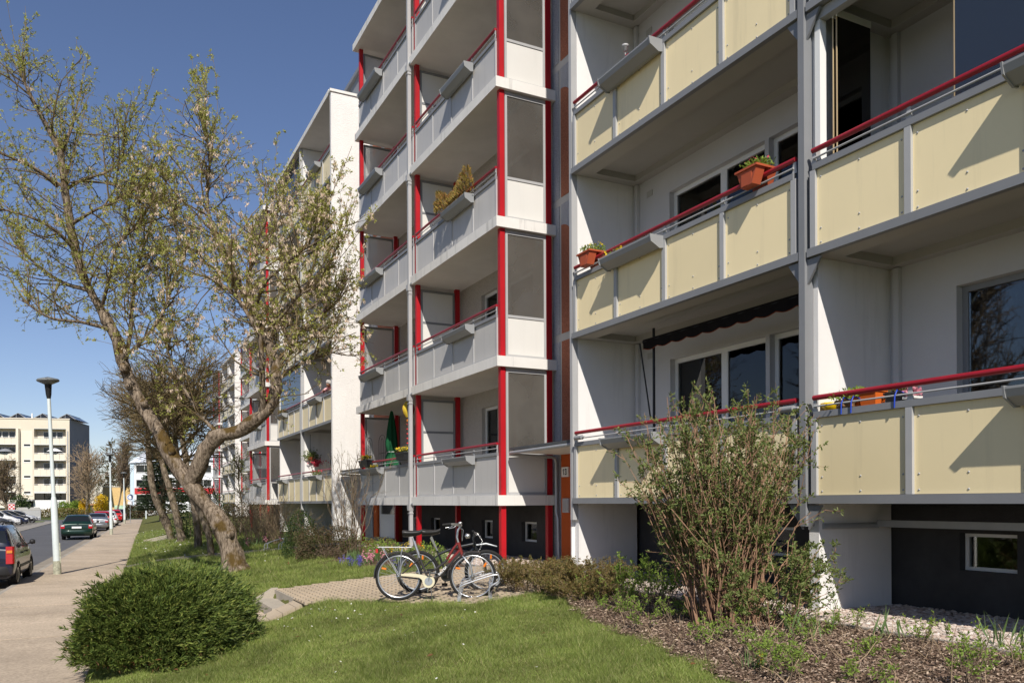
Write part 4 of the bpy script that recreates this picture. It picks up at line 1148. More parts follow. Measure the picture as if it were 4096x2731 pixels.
tree_from('bare_tree', 'small crooked tree with fresh leaves before the beige flats by the picture edge', (-10.9, 129, -.9), [(0, 0, 0), (.2, 0, 2), (-.3, 0, 4), (.3, 0, 6.5)], .22, .08, 50, (1.5, 3.5), 350, (.8, 1.8), 900, (.5, 1.0), 'olive_leaves', .16, 2, None, 'bark_grey', 'twig_brown', .4, .9, .25, rt=(.08, .04, .025))
tree_from('young_tree', 'young birch-like sapling with fresh yellow-green leaves by the next grey balconies', (5.5, 36.5, -.1), [(0, 0, 0), (.1, 0, 1.2), (-.05, 0, 2.4), (0, 0, 3.4)], .04, .012, 40, (.4, 1.1), 200, (.2, .5), 500, (.1, .3), 'fresh_leaves', .06, 3, None, 'bark_grey', 'twig_brown', .3, .8, .3, rt=(.010, .006, .004))
# far wood behind the houses: one brown-green mass
fw = Leaves(); twf = []
for _ in range(60):
    x = rng.uniform(-45, 40); y_ = rng.uniform(185, 240); h = rng.uniform(9, 15)
    n = 260; a = rng.random(n) * 2 * PI; rr = rng.random(n) ** .5 * rng.uniform(3, 5); zz = rng.random(n) ** .8
    p = np.stack([x + rr * np.cos(a) * np.sin(zz * 2.6 + .4), y_ + rr * np.sin(a), -.9 + h * zz], -1)
    fw.leaf(p, unit(rand_unit(n) + np.array([0, 0, .8])), .8 + 1.1 * rng.random(n), .22)
o = fw.build('far_wood', 'brown_leaves'); tag(o, 'brownish leafless wood seen between the far houses', 'wood', None, 'stuff')

# spruce
sx, sy = 5.9, 87.7; sz = terr1(sx, sy)
spr = thing('spruce_tree', 'dark blue-green spruce with drooping tiers at the end of the lawn', 'tree', (sx, sy, sz))
MB().tube([(sx, sy, sz - .2), (sx + .05, sy, sz + 3), (sx, sy, sz + 7.4)], [.34, .24, .05], 10).build('trunk', M['bark_grey'], spr, (sx, sy, sz), smooth=True)
ndl = Leaves()
for z in np.arange(1.5, 7.5, .26):
    nb = 11; rr = 2.5 * (1 - (z - 1.2) / 6.9) ** .8 + .15
    for a in rng.random(nb) * 2 * PI:
        n = int(26 * rr) + 6; t = rng.random(n) ** .6; L_ = rr * rng.uniform(.75, 1.1)
        px_ = t * L_; side = (rng.random(n) - .5) * .75 * (1 - t * .5)
        p = np.stack([sx + math.cos(a) * px_ - math.sin(a) * side, sy + math.sin(a) * px_ + math.cos(a) * side, sz + z - .30 * t * rr * (1 - .55 * t) + rng.normal(size=n) * .05], -1)
        d = np.stack([math.cos(a) * np.ones(n) - math.sin(a) * side * 1.2, math.sin(a) * np.ones(n) + math.cos(a) * side * 1.2, -.25 + .35 * t], -1)
        ndl.leaf(p, unit(d + .3 * rand_unit(n)), .24 + .16 * rng.random(n), .085)
ndl.build('crown', 'spruce_needles', spr, (sx, sy, sz))

# ---- foreground juniper
jx, jy = .86, 11.2; jz = terr1(jx, jy)
jun = thing('juniper_bush', 'dense dark green spreading juniper bush beside the pavement in the foreground', 'bush', (jx, jy, jz))
n = 15000
v = rand_unit(n); v[:, 2] = np.abs(v[:, 2]) * 1.05 - .05
e = 3.6
sr = 1 / (np.abs(v[:, 0]) ** e + np.abs(v[:, 1]) ** e + np.abs(v[:, 2]) ** e) ** (1 / e)
ang_ = np.arctan2(v[:, 1], v[:, 0])
cl = rand_unit(240); cl[:, 2] = np.abs(cl[:, 2]); near = (v @ cl.T).max(1)
lump = .92 + .15 * np.clip((near - .972) / .028, -1.2, 1) + .06 * np.sin(ang_ * 5 + 1) + .04 * np.sin(ang_ * 9 + v[:, 2] * 5) + .17 * (rng.random(n) ** 7)
sh = 1 - .55 * rng.random(n) ** 2.6
yaw = math.atan2(-math.sin(rad(27)), math.cos(rad(27)))
q = v * (sr * lump * sh)[:, None] * np.array([.86, .88, .84])
q = np.stack([q[:, 0] * math.cos(yaw) - q[:, 1] * math.sin(yaw), q[:, 0] * math.sin(yaw) + q[:, 1] * math.cos(yaw), q[:, 2]], -1)
gz = terr(jx + q[:, 0], jy + q[:, 1])
p = np.stack([jx + q[:, 0], jy + q[:, 1], np.maximum(gz + .02, jz + .06 + q[:, 2])], -1)
sway = unit(np.stack([np.cos(ang_ + yaw + .5), np.sin(ang_ + yaw + .5), np.zeros(n)], -1))
out_ = unit(v * np.array([1, 1, .6]) + sway * .35 + np.array([0, 0, .38]) + .35 * rng.normal(size=(n, 3)))
jl = Leaves(); jb = Leaves()
for i in range(9):
    off = rng.random((n, 1)) * .10
    d = unit(out_ + .55 * rand_unit(n))
    jl.leaf(p + out_ * off, d, .05 + .045 * rng.random(n), .0085 + .006 * rng.random(n))
jl.build('foliage', 'juniper', jun, (jx, jy, jz))
low = q[:, 2] < .25
pb = p[low & (rng.random(n) < .35)]
jb.leaf(pb, unit(rand_unit(len(pb)) + np.array([0, 0, -.3])), .09, .018); jb.build('dead_sprays', 'juniper_brown', jun, (jx, jy, jz))
stp = []
for _ in range(60):
    a = rng.random() * 2 * PI; r_ = rng.uniform(.5, .95)
    stp.append([(jx, jy, jz), (jx + .4 * r_ * math.cos(a), jy + .4 * r_ * math.sin(a), jz + .25 * rng.random() + .05), (jx + r_ * math.cos(a), jy + r_ * math.sin(a), jz + .1 + .6 * rng.random())])
stp = np.array(stp); V, F = batch_tubes(stp, taper(stp, .02, .006), 4)
obj_np('stems', V, F, M['twig_brown'], jun, (jx, jy, jz))

# ---- shrubs made of arching stems
def stem_shrub(name, label, x, y_, h, spread, nst, leaf, lsize, per, twig='twig_red', base=.3, r=.007, sub=3, cat='shrub', group=None, t0=.2, clus=3, z=None, lean=(0, 0), hvar=.35, subl=.35, tip_only=False):
    z = terr1(x, y_) if z is None else z
    t = thing(name, label, cat, (x, y_, z), 0, group)
    a = rng.random(nst) * 2 * PI; rb = base * rng.random(nst) ** .5
    b0 = np.stack([x + rb * np.cos(a), y_ + rb * np.sin(a), np.full(nst, z - .03)], -1)
    hh = h * (1 - hvar * rng.random(nst) ** 1.3); sp = spread * rng.random(nst) ** .6
    aa = a + .5 * rng.normal(size=nst)
    k = 7; P = np.zeros((nst, k, 3))
    for i in range(k):
        u = i / (k - 1)
        P[:, i, 0] = b0[:, 0] + sp * np.cos(aa) * u ** 1.3 + lean[0] * u; P[:, i, 1] = b0[:, 1] + sp * np.sin(aa) * u ** 1.3 + lean[1] * u
        P[:, i, 2] = b0[:, 2] + hh * (u - .12 * u * u * (sp / max(spread, .01))[:])
    P[:, 1:] += rng.normal(size=(nst, k - 1, 3)) * .018 * h
    SB = grow(P, nst * sub, subl * .4, subl, .8, .25, .05, 5, .25, .15)
    tw = Leaves(); tw.add(*batch_tubes(P, taper(P, r, r * .4), 4)); tw.add(*batch_tubes(SB, taper(SB, r * .45, r * .2), 3))
    tw.build('stems', M[twig], t, (x, y_, z))
    if leaf:
        lv = Leaves()
        for src, pr, tt in ((SB, per, .25), (P, per, t0 + .2)):
            p, T = along(src, pr, tt)
            for _ in range(clus):
                lv.leaf(p + .008 * rng.normal(size=p.shape), unit(T * .6 + rand_unit(len(p))), lsize * (.55 + .75 * rng.random(len(p))), lsize * .42)
        lv.build('leaves', leaf, t, (x, y_, z))
    return t
stem_shrub('flowering_shrub', 'tall upright many-stemmed shrub with small green leaves before the cream balconies', 5.96, 6.72, 2.60, .74, 190, 'shrub_leaves', .044, 6, 'twig_red', .34, .0085, 7, hvar=.48, subl=.46, lean=(-.05, .05))
stem_shrub('flowering_shrub', 'low leafy skirt of suckers round the foot of the tall shrub', 6.1, 6.4, .95, .65, 50, 'shrub_leaves', .05, 7, 'twig_red', .45, .006, 4, hvar=.6, subl=.3)
LOW = [(5.75, 10.75, .50, 'bronze-green clipped shrub nearest the bicycle rack'), (5.98, 10.25, .52, 'bronze-green clipped shrub second from the bicycle rack'), (6.25, 9.8, .48, 'twiggy low shrub by the white wall below house number 13'), (5.85, 9.45, .34, 'low twiggy shrub where the lawn meets the mulch')]
for x, y_, h, lab in LOW:
    stem_shrub('low_shrub', lab, x, y_, h, .42, 90, 'olive_leaves', .030, 7, 'twig_pale', .32, .004, 5, hvar=.45, subl=.22, group='low shrubs beside the bicycle rack')
# scattered rose bushes
k = 0
roses = []
while len(roses) < 34:
    x = rng.uniform(4.3, 6.7); y_ = rng.uniform(3.6, 9.8)
    if not inpoly(np.array([x - .25]), np.array([y_]), BED)[0]: continue
    if any(math.hypot(x - a, y_ - b) < .28 for a, b in roses): continue
    roses.append((x, y_))
for x, y_ in roses:
    stem_shrub('rose_bush', 'small rose bush with bare canes and fresh light green leaf tufts in the mulch bed', x, y_, rng.uniform(.16, .42), .16, 10, 'rose_leaves', .036, 2, 'twig_brown', .09, .0045, 3, group='rose bushes in the mulch bed', hvar=.5, subl=.16, clus=3)
for x, y_, lab in ((6.35, 8.35, 'twiggy rose bush at the foot of the second white wall'), (6.2, 8.9, 'rose bush with long bare canes left of the tall shrub'), (6.5, 7.7, 'rose bush in the shade behind the tall shrub')):
    stem_shrub('rose_bush', lab, x, y_, .62, .3, 16, 'rose_leaves', .045, 4, 'twig_brown', .15, .005, 4, hvar=.4, subl=.22)
# bare multi-stemmed shrub before the white fin, hedges and bushes further back
stem_shrub('multi_stem_shrub', 'bare vase-shaped shrub with opening buds before the white gable wall', 5.75, 20.2, 2.75, .95, 24, 'bud_leaves', .032, 4, 'twig_brown', .28, .010, 7, hvar=.3, subl=.7, clus=1)
def leaf_bush(name, label, x, y_, rx_, ry_, h, n, leaf, ls, z=None, cat='bush', boxy=2.3, fill=.5, group=None, twig='twig_brown'):
    z = terr1(x, y_) if z is None else z
    t = thing(name, label, cat, (x, y_, z), 0, group)
    v = rand_unit(n); v[:, 2] = np.abs(v[:, 2])
    s_ = 1 / (np.abs(v) ** boxy).sum(1) ** (1 / boxy)
    a = np.arctan2(v[:, 1], v[:, 0])
    f = s_ * (1 - fill * rng.random(n) ** 2) * (1 + .08 * np.sin(a * 4 + x) + .06 * np.sin(a * 9 + v[:, 2] * 7))
    p = np.stack([x + v[:, 0] * f * rx_, y_ + v[:, 1] * f * ry_, z + .04 + v[:, 2] * f * h], -1)
    lv = Leaves(); lv.leaf(p, unit(v + .9 * rand_unit(n)), ls * (.6 + .8 * rng.random(n)), ls * .5)
    lv.build('foliage', leaf, t, (x, y_, z))
    m = 26; e_ = p[rng.choice(n, m)]; b0 = np.tile(np.array([x, y_, z - .03]), (m, 1)); b0[:, :2] += rng.normal(size=(m, 2)) * np.array([rx_, ry_]) * .2
    S3 = np.stack([b0, (b0 + e_) / 2 + rng.normal(size=(m, 3)) * .05, e_], 1); V, F = batch_tubes(S3, taper(S3, .012, .005), 4)
    obj_np('stems', V, F, M[twig], t, (x, y_, z)); return t
leaf_bush('evergreen_bush', 'rounded glossy evergreen bush before the cream block of the far bay', 4.72, 21.3, .46, .46, 1.15, 4200, 'dark_leaves', .045)
leaf_bush('bronze_hedge', 'square-cut bronze brown hedge between the evergreen bush and white wall', 5.15, 20.3, .75, .5, .72, 5200, 'brown_leaves', .045, boxy=4)
leaf_bush('dark_bush', 'dark green bush behind the row of leaning maples', 4.5, 41.5, 1.3, 1.2, 2.4, 4500, 'dark_leaves', .10)
leaf_bush('dark_hedge', 'clipped dark hedge in front of the next entrance', 6.0, 40.0, 1.5, .7, 1.25, 4200, 'brown_leaves', .09, boxy=5)
for x, y_, h, lab in ((5.0, 29.3, 1.5, 'dry straw-coloured shrub beside the far garden path'), (5.5, 30.5, 1.9, 'taller dry straw-coloured shrub under the far grey balconies'), (5.75, 28.2, 1.3, 'dry bushy shrub nearest the far bicycle rack')):
    stem_shrub('dry_shrub', lab, x, y_, h, .9, 70, 'bud_leaves', .03, 2, 'twig_pale', .5, .008, 7, hvar=.4, subl=.5, clus=1)
for x, y_, a_, b_, h, lf, lab in ((-4.9, 154, 4.6, 1.0, 1.2, 'olive_leaves', 'long clipped hedge in front of the beige flats'), (-4.9, 159.6, 1.7, 1.2, 2.3, 'rose_leaves', 'light green bush by the white stair of the beige flats'), (-2.9, 158.6, .9, 1.0, 2.4, 'rose_leaves', 'green bush at the corner of the shaded gable'), (-1.7, 157.0, .7, .7, 2.6, 'yellow_petals', 'yellow forsythia bush before the shaded gable'), (.9, 165.5, 1.0, 1.0, 3.4, 'yellow_petals', 'yellow flowering bush by the garages'), (8.2, 137.5, 3.4, .9, 1.2, 'brown_leaves', 'low brown hedge across the end of the street'), (-11.5, 160, 1.6, 1.2, 3.4, 'dark_leaves', 'dark round bush by the entrance of the beige flats'), (5.2, 139, 1.3, 1.0, 1.7, 'brown_leaves', 'brown bush below the far street lamp')):
    leaf_bush('far_bush', lab, x, y_, a_, b_, h, 1500, lf, .32, -.9, boxy=3.5)
# ------------------------------------------------------------------ ground cover
def lawn_ok(x, y_):
    ok = (x > rx(y_) + .0) & (x < 6.75) & ~inpoly(x, y_, BED) & ~inpoly(x, y_, PATH) & ~inpoly(x, y_, PATH2) & ~inpoly(x, y_, PATH_LOW) & ~inpoly(x, y_, RAMP)
    ok &= ~((x > 2.3) & (x < 3.45) & (y_ > STEP_Y0 - .1) & (y_ < STEP_Y1 + .03))
    ok &= ~((x > 5.1) & (y_ > 16.5) & (y_ < 24.8))
    return ok
def scatter_grass(n, y0, y1, x1, dref, wpow):
    y_ = y0 + (y1 - y0) * rng.random(n); x = rx(y_) + (x1 - rx(y_)) * rng.random(n)
    d = x * .454 + y_ * .891
    lat = x * .891 - y_ * .454
    keep = (rng.random(n) < np.minimum(1, (dref / d) ** wpow)) & (np.abs(lat / d) < .72)
    x, y_, d = x[keep], y_[keep], d[keep]
    jx_ = .07 * np.sin(y_ * 6.1) + .05 * np.sin(y_ * 17 + x * 4) + .05 * rng.normal(size=len(x))
    ok = lawn_ok(x - jx_, y_ + .04 * rng.normal(size=len(x)))
    return x[ok], y_[ok], d[ok]
gx, gy, gd = scatter_grass(1500000, 4.2, 20, 6.2, 7.5, 1.8)
hx, hy, hd = scatter_grass(500000, 20, 60, 6.5, 20, 1.6)
gx, gy, gd = np.concatenate([gx, hx]), np.concatenate([gy, hy]), np.concatenate([gd, hd])
wear = np.sin(gx * 1.9 + 2.2 * np.sin(gy * .8)) * np.sin(gy * 1.6 + 1.4 * np.sin(gx * 1.3)) + .4 * np.sin(gx * 7 + gy * 5)
kp = rng.random(len(gx)) < np.clip(1.25 - .75 * np.clip(wear, 0, 1.2), .25, 1); gx, gy, gd = gx[kp], gy[kp], gd[kp]
n = len(gx)
patch = np.sin(gx * 2.1 + 1) * np.sin(gy * 1.7) + .6 * np.sin(gx * 5.3 - gy * 3.1) + .5 * np.sin(gx * .9 + gy * 7.1) * np.sin(gy * 2.3)
hgt = (.030 + .030 * rng.random(n) ** 1.5) * (1 + .45 * np.clip(patch, -1, 1.2)) * np.clip(gd / 12, .9, 1.8)
tall = rng.random(n) < .03; hgt[tall] *= 2.0
clump = np.sin(gx * 11 + 3 * np.sin(gy * 3)) * np.sin(gy * 9.3 + 2 * np.sin(gx * 4)) > .82; hgt[clump] *= 1.7
wd = (.0034 + .0032 * rng.random(n)) * np.clip(gd / 8.5, 1, 5)
a = rng.random(n) * 2 * PI; ln_ = .35 + .75 * rng.random(n); b = rng.random(n) * 2 * PI
P0 = np.stack([gx, gy, lawn_z(gx, gy) - .004], -1)
S_ = np.stack([np.cos(b), np.sin(b), 0 * b], -1) * (wd / 2)[:, None]
D_ = np.stack([np.cos(a) * ln_, np.sin(a) * ln_, np.ones(n)], -1) * hgt[:, None]
V = np.stack([P0 - S_, P0 + S_, P0 + D_], 1).reshape(-1, 3)
o = obj_np('grass', V, np.arange(3 * n).reshape(n, 3), MATS['grass_blades'])
tag(o, 'short mown spring grass of the lawn between pavement and house', 'grass', None, 'stuff')
print('grass blades', n)

# daisies in the lawn
dz = []
for cx, cy, s_, m in ((2.88, 11.93, .28, 14), (3.14, 10.87, .25, 9), (2.5, 11.4, .5, 10), (3.9, 8.6, .7, 8), (1.8, 11.9, .35, 5), (3.3, 7.6, .8, 7), (2.6, 9.2, .9, 9)):
    for _ in range(m): dz.append((cx + rng.normal() * s_, cy + rng.normal() * s_))
for _ in range(420): dz.append((rng.uniform(1.8, 4.5), rng.uniform(33, 62)))
for _ in range(70): dz.append((rng.uniform(1.6, 4.4), rng.uniform(21, 33)))
dz = np.array(dz); ok = lawn_ok(dz[:, 0], dz[:, 1]); dz = dz[ok]; n = len(dz)
rr = .011 * np.clip(np.hypot(dz[:, 0], dz[:, 1]) / 11, 1, 3.2)
aa = np.linspace(0, 2 * PI, 7, endpoint=False)
tl = rng.normal(size=(n, 2)) * .35
zz = lawn_z(dz[:, 0], dz[:, 1]) + .05
V = np.zeros((n, 7, 3)); V[:, :, 0] = dz[:, :1] + rr[:, None] * np.cos(aa); V[:, :, 1] = dz[:, 1:] + rr[:, None] * np.sin(aa)
V[:, :, 2] = zz[:, None] + rr[:, None] * (tl[:, :1] * np.cos(aa) + tl[:, 1:] * np.sin(aa))
o = obj_np('daisies', V.reshape(-1, 3), np.arange(7 * n).reshape(n, 7), MATS['white_petals']); tag(o, 'tiny white daisies sprinkled over the lawn', 'daisies', None, 'stuff')

# fallen leaves on lawn and pavement
n = 90; x = rng.uniform(.5, 5.6, n); y_ = rng.uniform(5, 22, n); ok = lawn_ok(x, y_); x, y_ = x[ok], y_[ok]; n = len(x)
lf_ = Leaves().leaf(np.stack([x, y_, lawn_z(x, y_) + .045], -1), np.stack([rng.normal(size=n), rng.normal(size=n), .15 * rng.normal(size=n)], -1), .05 + .04 * rng.random(n), .035, unit(np.stack([.3 * rng.normal(size=n), .3 * rng.normal(size=n), np.ones(n)], -1)))
o = lf_.build('fallen_leaves', 'juniper_brown'); tag(o, 'scattered dry brown leaves lying on the lawn', 'leaves', None, 'stuff')
# bark mulch
n = 60000
x = 3.9 + 2.9 * rng.random(n); y_ = 3 + 9.2 * rng.random(n)
ex = x + .06 * np.sin(y_ * 9) + .05 * np.sin(y_ * 23)
ok = inpoly(ex, y_, BED); x, y_ = x[ok], y_[ok]; n = len(x)
P = np.stack([x, y_, terr(x, y_) + .014 + .02 * rng.random(n)], -1)
a = rng.random(n) * 2 * PI; D = np.stack([np.cos(a), np.sin(a), .35 * rng.normal(size=n)], -1)
N = unit(np.stack([.5 * rng.normal(size=n), .5 * rng.normal(size=n), np.ones(n)], -1))
V, F = leaf_quads(P, D, .022 + .04 * rng.random(n) ** 2, .008 + .014 * rng.random(n), N)
o = obj_np('mulch_chips', V, F, MATS['mulch']); tag(o, 'brown bark mulch chips covering the planting bed', 'mulch', None, 'stuff')
# dry canes and twigs lying and standing in the bed
n = 420; x = rng.uniform(4.2, 6.7, n); y_ = rng.uniform(3.4, 10, n); ok = inpoly(x - .1, y_, BED); x, y_ = x[ok], y_[ok]; n = len(x)
P0 = np.stack([x, y_, terr(x, y_)], -1); d = unit(np.stack([rng.normal(size=n), rng.normal(size=n), rng.random(n) * 1.6], -1)); l_ = rng.uniform(.1, .4, n)[:, None]
P3 = np.stack([P0, P0 + d * l_ * .5 + rng.normal(size=(n, 3)) * .02, P0 + d * l_], 1)
V, F = batch_tubes(P3, taper(P3, .0045, .002), 3)
o = obj_np('dry_twigs', V, F, M['twig_pale']); tag(o, 'dry cut canes and twigs sticking out of the mulch', 'twigs', None, 'stuff')
# pebbles
def pebbles(n, x0, x1, y0, y1, s0, s1):
    base = np.array([(1, 0, 0), (0, 1, 0), (-1, 0, 0), (0, -1, 0), (0, 0, 1), (0, 0, -1), (.7, .7, .55), (-.7, .7, .55), (-.7, -.7, .55), (.7, -.7, .55)], float)
    tri = np.array([(0, 6, 9), (6, 4, 9), (0, 1, 6), (1, 7, 6), (6, 7, 4), (1, 2, 7), (2, 8, 7), (7, 8, 4), (2, 3, 8), (3, 9, 8), (8, 9, 4), (3, 0, 9)])
    s = (s0 + (s1 - s0) * rng.random(n) ** 1.6); a = rng.random(n) * 2 * PI
    ax = s * (.8 + .6 * rng.random(n)); ay = s * (.6 + .4 * rng.random(n)); az = s * (.4 + .3 * rng.random(n))
    V = base[None] * np.stack([ax, ay, az], -1)[:, None, :] * (1 + .12 * rng.normal(size=(n, 10, 1)))
    c_, s_ = np.cos(a)[:, None], np.sin(a)[:, None]
    V = np.stack([V[:, :, 0] * c_ - V[:, :, 1] * s_, V[:, :, 0] * s_ + V[:, :, 1] * c_, V[:, :, 2]], -1)
    C_ = np.stack([x0 + (x1 - x0) * rng.random(n), y0 + (y1 - y0) * rng.random(n), .014 + .012 * rng.random(n)], -1)
    F = (tri[None] + (np.arange(n) * 10)[:, None, None]).reshape(-1, 3)
    return (V + C_[:, None]).reshape(-1, 3), F
lp = Leaves(); lp.add(*pebbles(15000, 6.85, 8.70, 3.2, 12.1, .016, .036)); lp.add(*pebbles(9000, 6.85, 8.68, 14.9, 24.9, .02, .042))
o = lp.build('pebbles', 'pebbles'); tag(o, 'pale rounded pebbles along the foot of the house', 'pebbles', None, 'stuff')

# bulbs and iris clumps
def blades(name, label, x, y_, n, h, leaf='iris_leaves', w_=.016, spread=.12, flowers=None, cat='plant'):
    z = terr1(x, y_); t = thing(name, label, cat, (x, y_, z))
    p = np.stack([x + rng.normal(size=n) * spread * .6, y_ + rng.normal(size=n) * spread * .6, np.full(n, z)], -1)
    d = unit(np.stack([rng.normal(size=n) * .33, rng.normal(size=n) * .33, np.ones(n)], -1))
    Leaves().leaf(p, d, h * (.6 + .5 * rng.random(n)), w_).build('leaves', leaf, t, (x, y_, z))
    if flowers:
        fl, m, fs = flowers; lv = Leaves()
        for _ in range(m):
            c = np.array([x + rng.normal() * spread, y_ + rng.normal() * spread, z + h * rng.uniform(.55, .95)]); k = 26
            lv.leaf(c + rng.normal(size=(k, 3)) * np.array([.014, .014, .032]) * fs, rand_unit(k), .022 * fs, .016 * fs)
        lv.build('flowers', fl, t, (x, y_, z))['kind'] = 'stuff'
    return t
blades('grape_hyacinth', 'blue grape hyacinths by the corner of the flower bed', 5.0, 17.25, 40, .2, 'iris_leaves', .012, .16, ('blue_petals', 16, 1.3))
blades('grape_hyacinth', 'smaller blue grape hyacinths seen through the wheels of the bicycle', 5.55, 15.9, 40, .2, 'iris_leaves', .012, .15, ('blue_petals', 12, 1.3))
blades('hyacinth', 'pink hyacinths beside the blue ones', 5.42, 17.55, 26, .24, 'iris_leaves', .016, .14, ('pink_petals', 9, 1.9))
blades('tulip', 'orange-yellow tulips in front of the grey balconies', 6.2, 17.2, 26, .36, 'iris_leaves', .02, .18, ('yellow_petals', 6, 1.5))
blades('daffodil', 'drooping yellow daffodil at the front edge of the mulch bed', 4.72, 4.98, 26, .20, 'iris_leaves', .012, .10, ('yellow_petals', 1, 1.2))
blades('pink_tulip', 'white and pink tulips beside the far garden path', 4.8, 28.0, 30, .4, 'iris_leaves', .025, .5, ('pink_petals', 4, 2.2))
for x, y_, n_, lab in ((5.35, 18.6, 60, 'iris leaves in front of the multi-stemmed shrub'), (5.7, 18.1, 50, 'iris leaves beside the pink hyacinths'), (5.25, 17.8, 50, 'leafy clump between blue and pink flowers'), (5.9, 16.9, 70, 'broad-leaved clump behind the rear wheel of the bicycle'), (6.35, 15.9, 60, 'leafy clump between the two bicycle wheels'), (7.0, 4.3, 26, 'upright iris blades by the pebble strip at the picture edge'), (5.9, 5.6, 14, 'few narrow blades in the mulch below the cream balcony'), (2.55, 19.9, 22, 'pale green blades at the foot of the leaning maple'), (6.6, 5.2, 12, 'narrow blades beside the edging stones')):
    blades('iris_clump', lab, x, y_, n_, .34, 'iris_leaves', .020, .16)
for x, y_, lab, lf in ((6.1, 18.6, 'leafy perennials under the multi-stemmed shrub', 'rose_leaves'), (6.4, 16.6, 'perennials with yellowish leaves before the grey tower', 'rose_leaves'), (6.3, 19.6, 'low green perennials at the foot of the downpipe', 'olive_leaves'), (6.2, 21.2, 'green ground plants before the left red post', 'rose_leaves'), (5.75, 15.6, 'low leafy plants edging the paved path', 'shrub_leaves')):
    leaf_bush('perennial_clump', lab, x, y_, .45, .5, .38, 700, lf, .055, boxy=2.2)
bd2 = sheet('flower_bed', [(5.0, 16.4), (5.4, 15.3), (6.78, 14.95), (6.78, 24.8), (5.2, 24.6), (4.5, 21.8), (4.4, 20.2), (4.9, 18.6), (4.85, 17.2)], .09, lambda x, y: terr(x, y) + .012, M['mulch_bed'])
# ------------------------------------------------------------------ street lamps
def local(name, mb, m, parent, smooth=False):
    """Link a mesh built in the parent's own coordinates."""
    o = mb.build(name, m, None, (0, 0, 0), smooth, True); o.parent = parent; o.location = (0, 0, 0); return o
M['lamp_paint'] = mat('lamp_paint', (.62, .68, .68), .5, .4, var=.06, vscale=6, streak=.10)
M['lamp_foot'] = mat('weathered_lamp_foot', (.36, .36, .28), .8, .2, var=.35, vscale=9, fine=.3, fscale=30)
def lamp(name, label, x, y_, h, lean, group='street lamps along the pavement'):
    t = thing(name, label, 'street lamp', (x, y_, -.82), 0, group)
    t.rotation_euler = lean
    local('lower_pole', MB().tube([(0, 0, .0), (0, 0, .5), (0, 0, 2.15), (0, 0, 2.32)], [.105, .098, .092, .062], 18), M['lamp_paint'], t, True)
    local('foot', MB().tube([(0, 0, -.05), (0, 0, .42)], [.112, .108], 18), M['lamp_foot'], t, True)
    local('pole', MB().tube([(0, 0, 2.25), (0, 0, h - .55)], [.058, .05], 14), M['lamp_paint'], t, True)
    local('access_door', MB().box(.06, .112, -.05, .05, .35, .95), M['lamp_foot'], t)
    local('neck', MB().lathe([(.052, h - .62), (.075, h - .5), (.095, h - .22), (.1, h - .2), (.0, h - .19)], n=18), M['black'], t, True)
    local('lamp_head', MB().lathe([(0, h - .21), (.10, h - .2), (.29, h - .11), (.31, h - .08), (.28, h - .04), (.16, h - .01), (0, h + .03)], n=28), mat('lamp_head_' + str(len(MATS)), (.16, .17, .17), .4, .5), t, True)
    return t
lamp('street_lamp', 'pale green lamp post with flat round head nearest the camera, leaning slightly', -1.02, 27.9, 5.86, (rad(.3), rad(-2.2), 0))
lamp('street_lamp', 'second lamp post along the pavement beside the silver car', .94, 61.4, 5.5, (0, rad(-.6), 0))
lamp('street_lamp', 'third and farthest lamp post beside the red hatchback', 2.72, 95.3, 5.4, (0, rad(-.6), 0))
# curved-arm lamp in front of the beige flats
t = thing('street_lamp', 'slim white lamp post with curved arm in front of the beige flats', 'street lamp', (-14.6, 128, -.9))
local('pole', MB().tube([(0, 0, 0), (0, 0, 4), (-.1, 0, 6.6), (-.5, 0, 8.2), (-1.3, 0, 9.2), (-2.1, 0, 9.5)], [.12, .1, .08, .07, .06, .05], 10), M['lamp_paint'], t, True)
local('lamp_head', MB().box(-2.7, -2.0, -.12, .12, 9.42, 9.56), M['steel_light'], t)
# round sign on a post
t = thing('road_sign', 'round white and blue sign on a post beside the far lamp', 'sign', (3.35, 97.5, -.85))
local('pole', MB().tube([(0, 0, 0), (0, 0, 3.1)], .03, 8), M['galv'], t)
local('disc', MB().lathe([(0, -.02), (.34, -.02), (.34, .0), (0, 0)], (0, -.04, 2.8), 24, 'y'), mat('sign_white', (.75, .76, .78), .4, .4), t)
local('blue_ring', MB().lathe([(.20, -.028), (.27, -.028), (.27, -.018), (.20, -.018)], (0, -.04, 2.8), 24, 'y'), mat('sign_blue', (.03, .13, .45), .4, .4), t)
local('sub_plate', MB().box(-.25, .25, -.05, -.035, 2.05, 2.38), MATS['sign_white'], t)
for x, y_, lab in ((5.9, 117.0, 'white bollard post at the end of the pavement'), (8.3, 119.5, 'thin white post beside the spruce trunk')):
    t = thing('bollard', lab, 'bollard', (x, y_, -.85)); local('post', MB().tube([(0, 0, 0), (0, 0, 1.35)], .09 if 'bollard' in lab else .05, 10), M['lamp_paint'], t, True); local('cap', MB().lathe([(.1, 1.35), (.08, 1.4), (0, 1.42)], n=10), M['steel'], t)

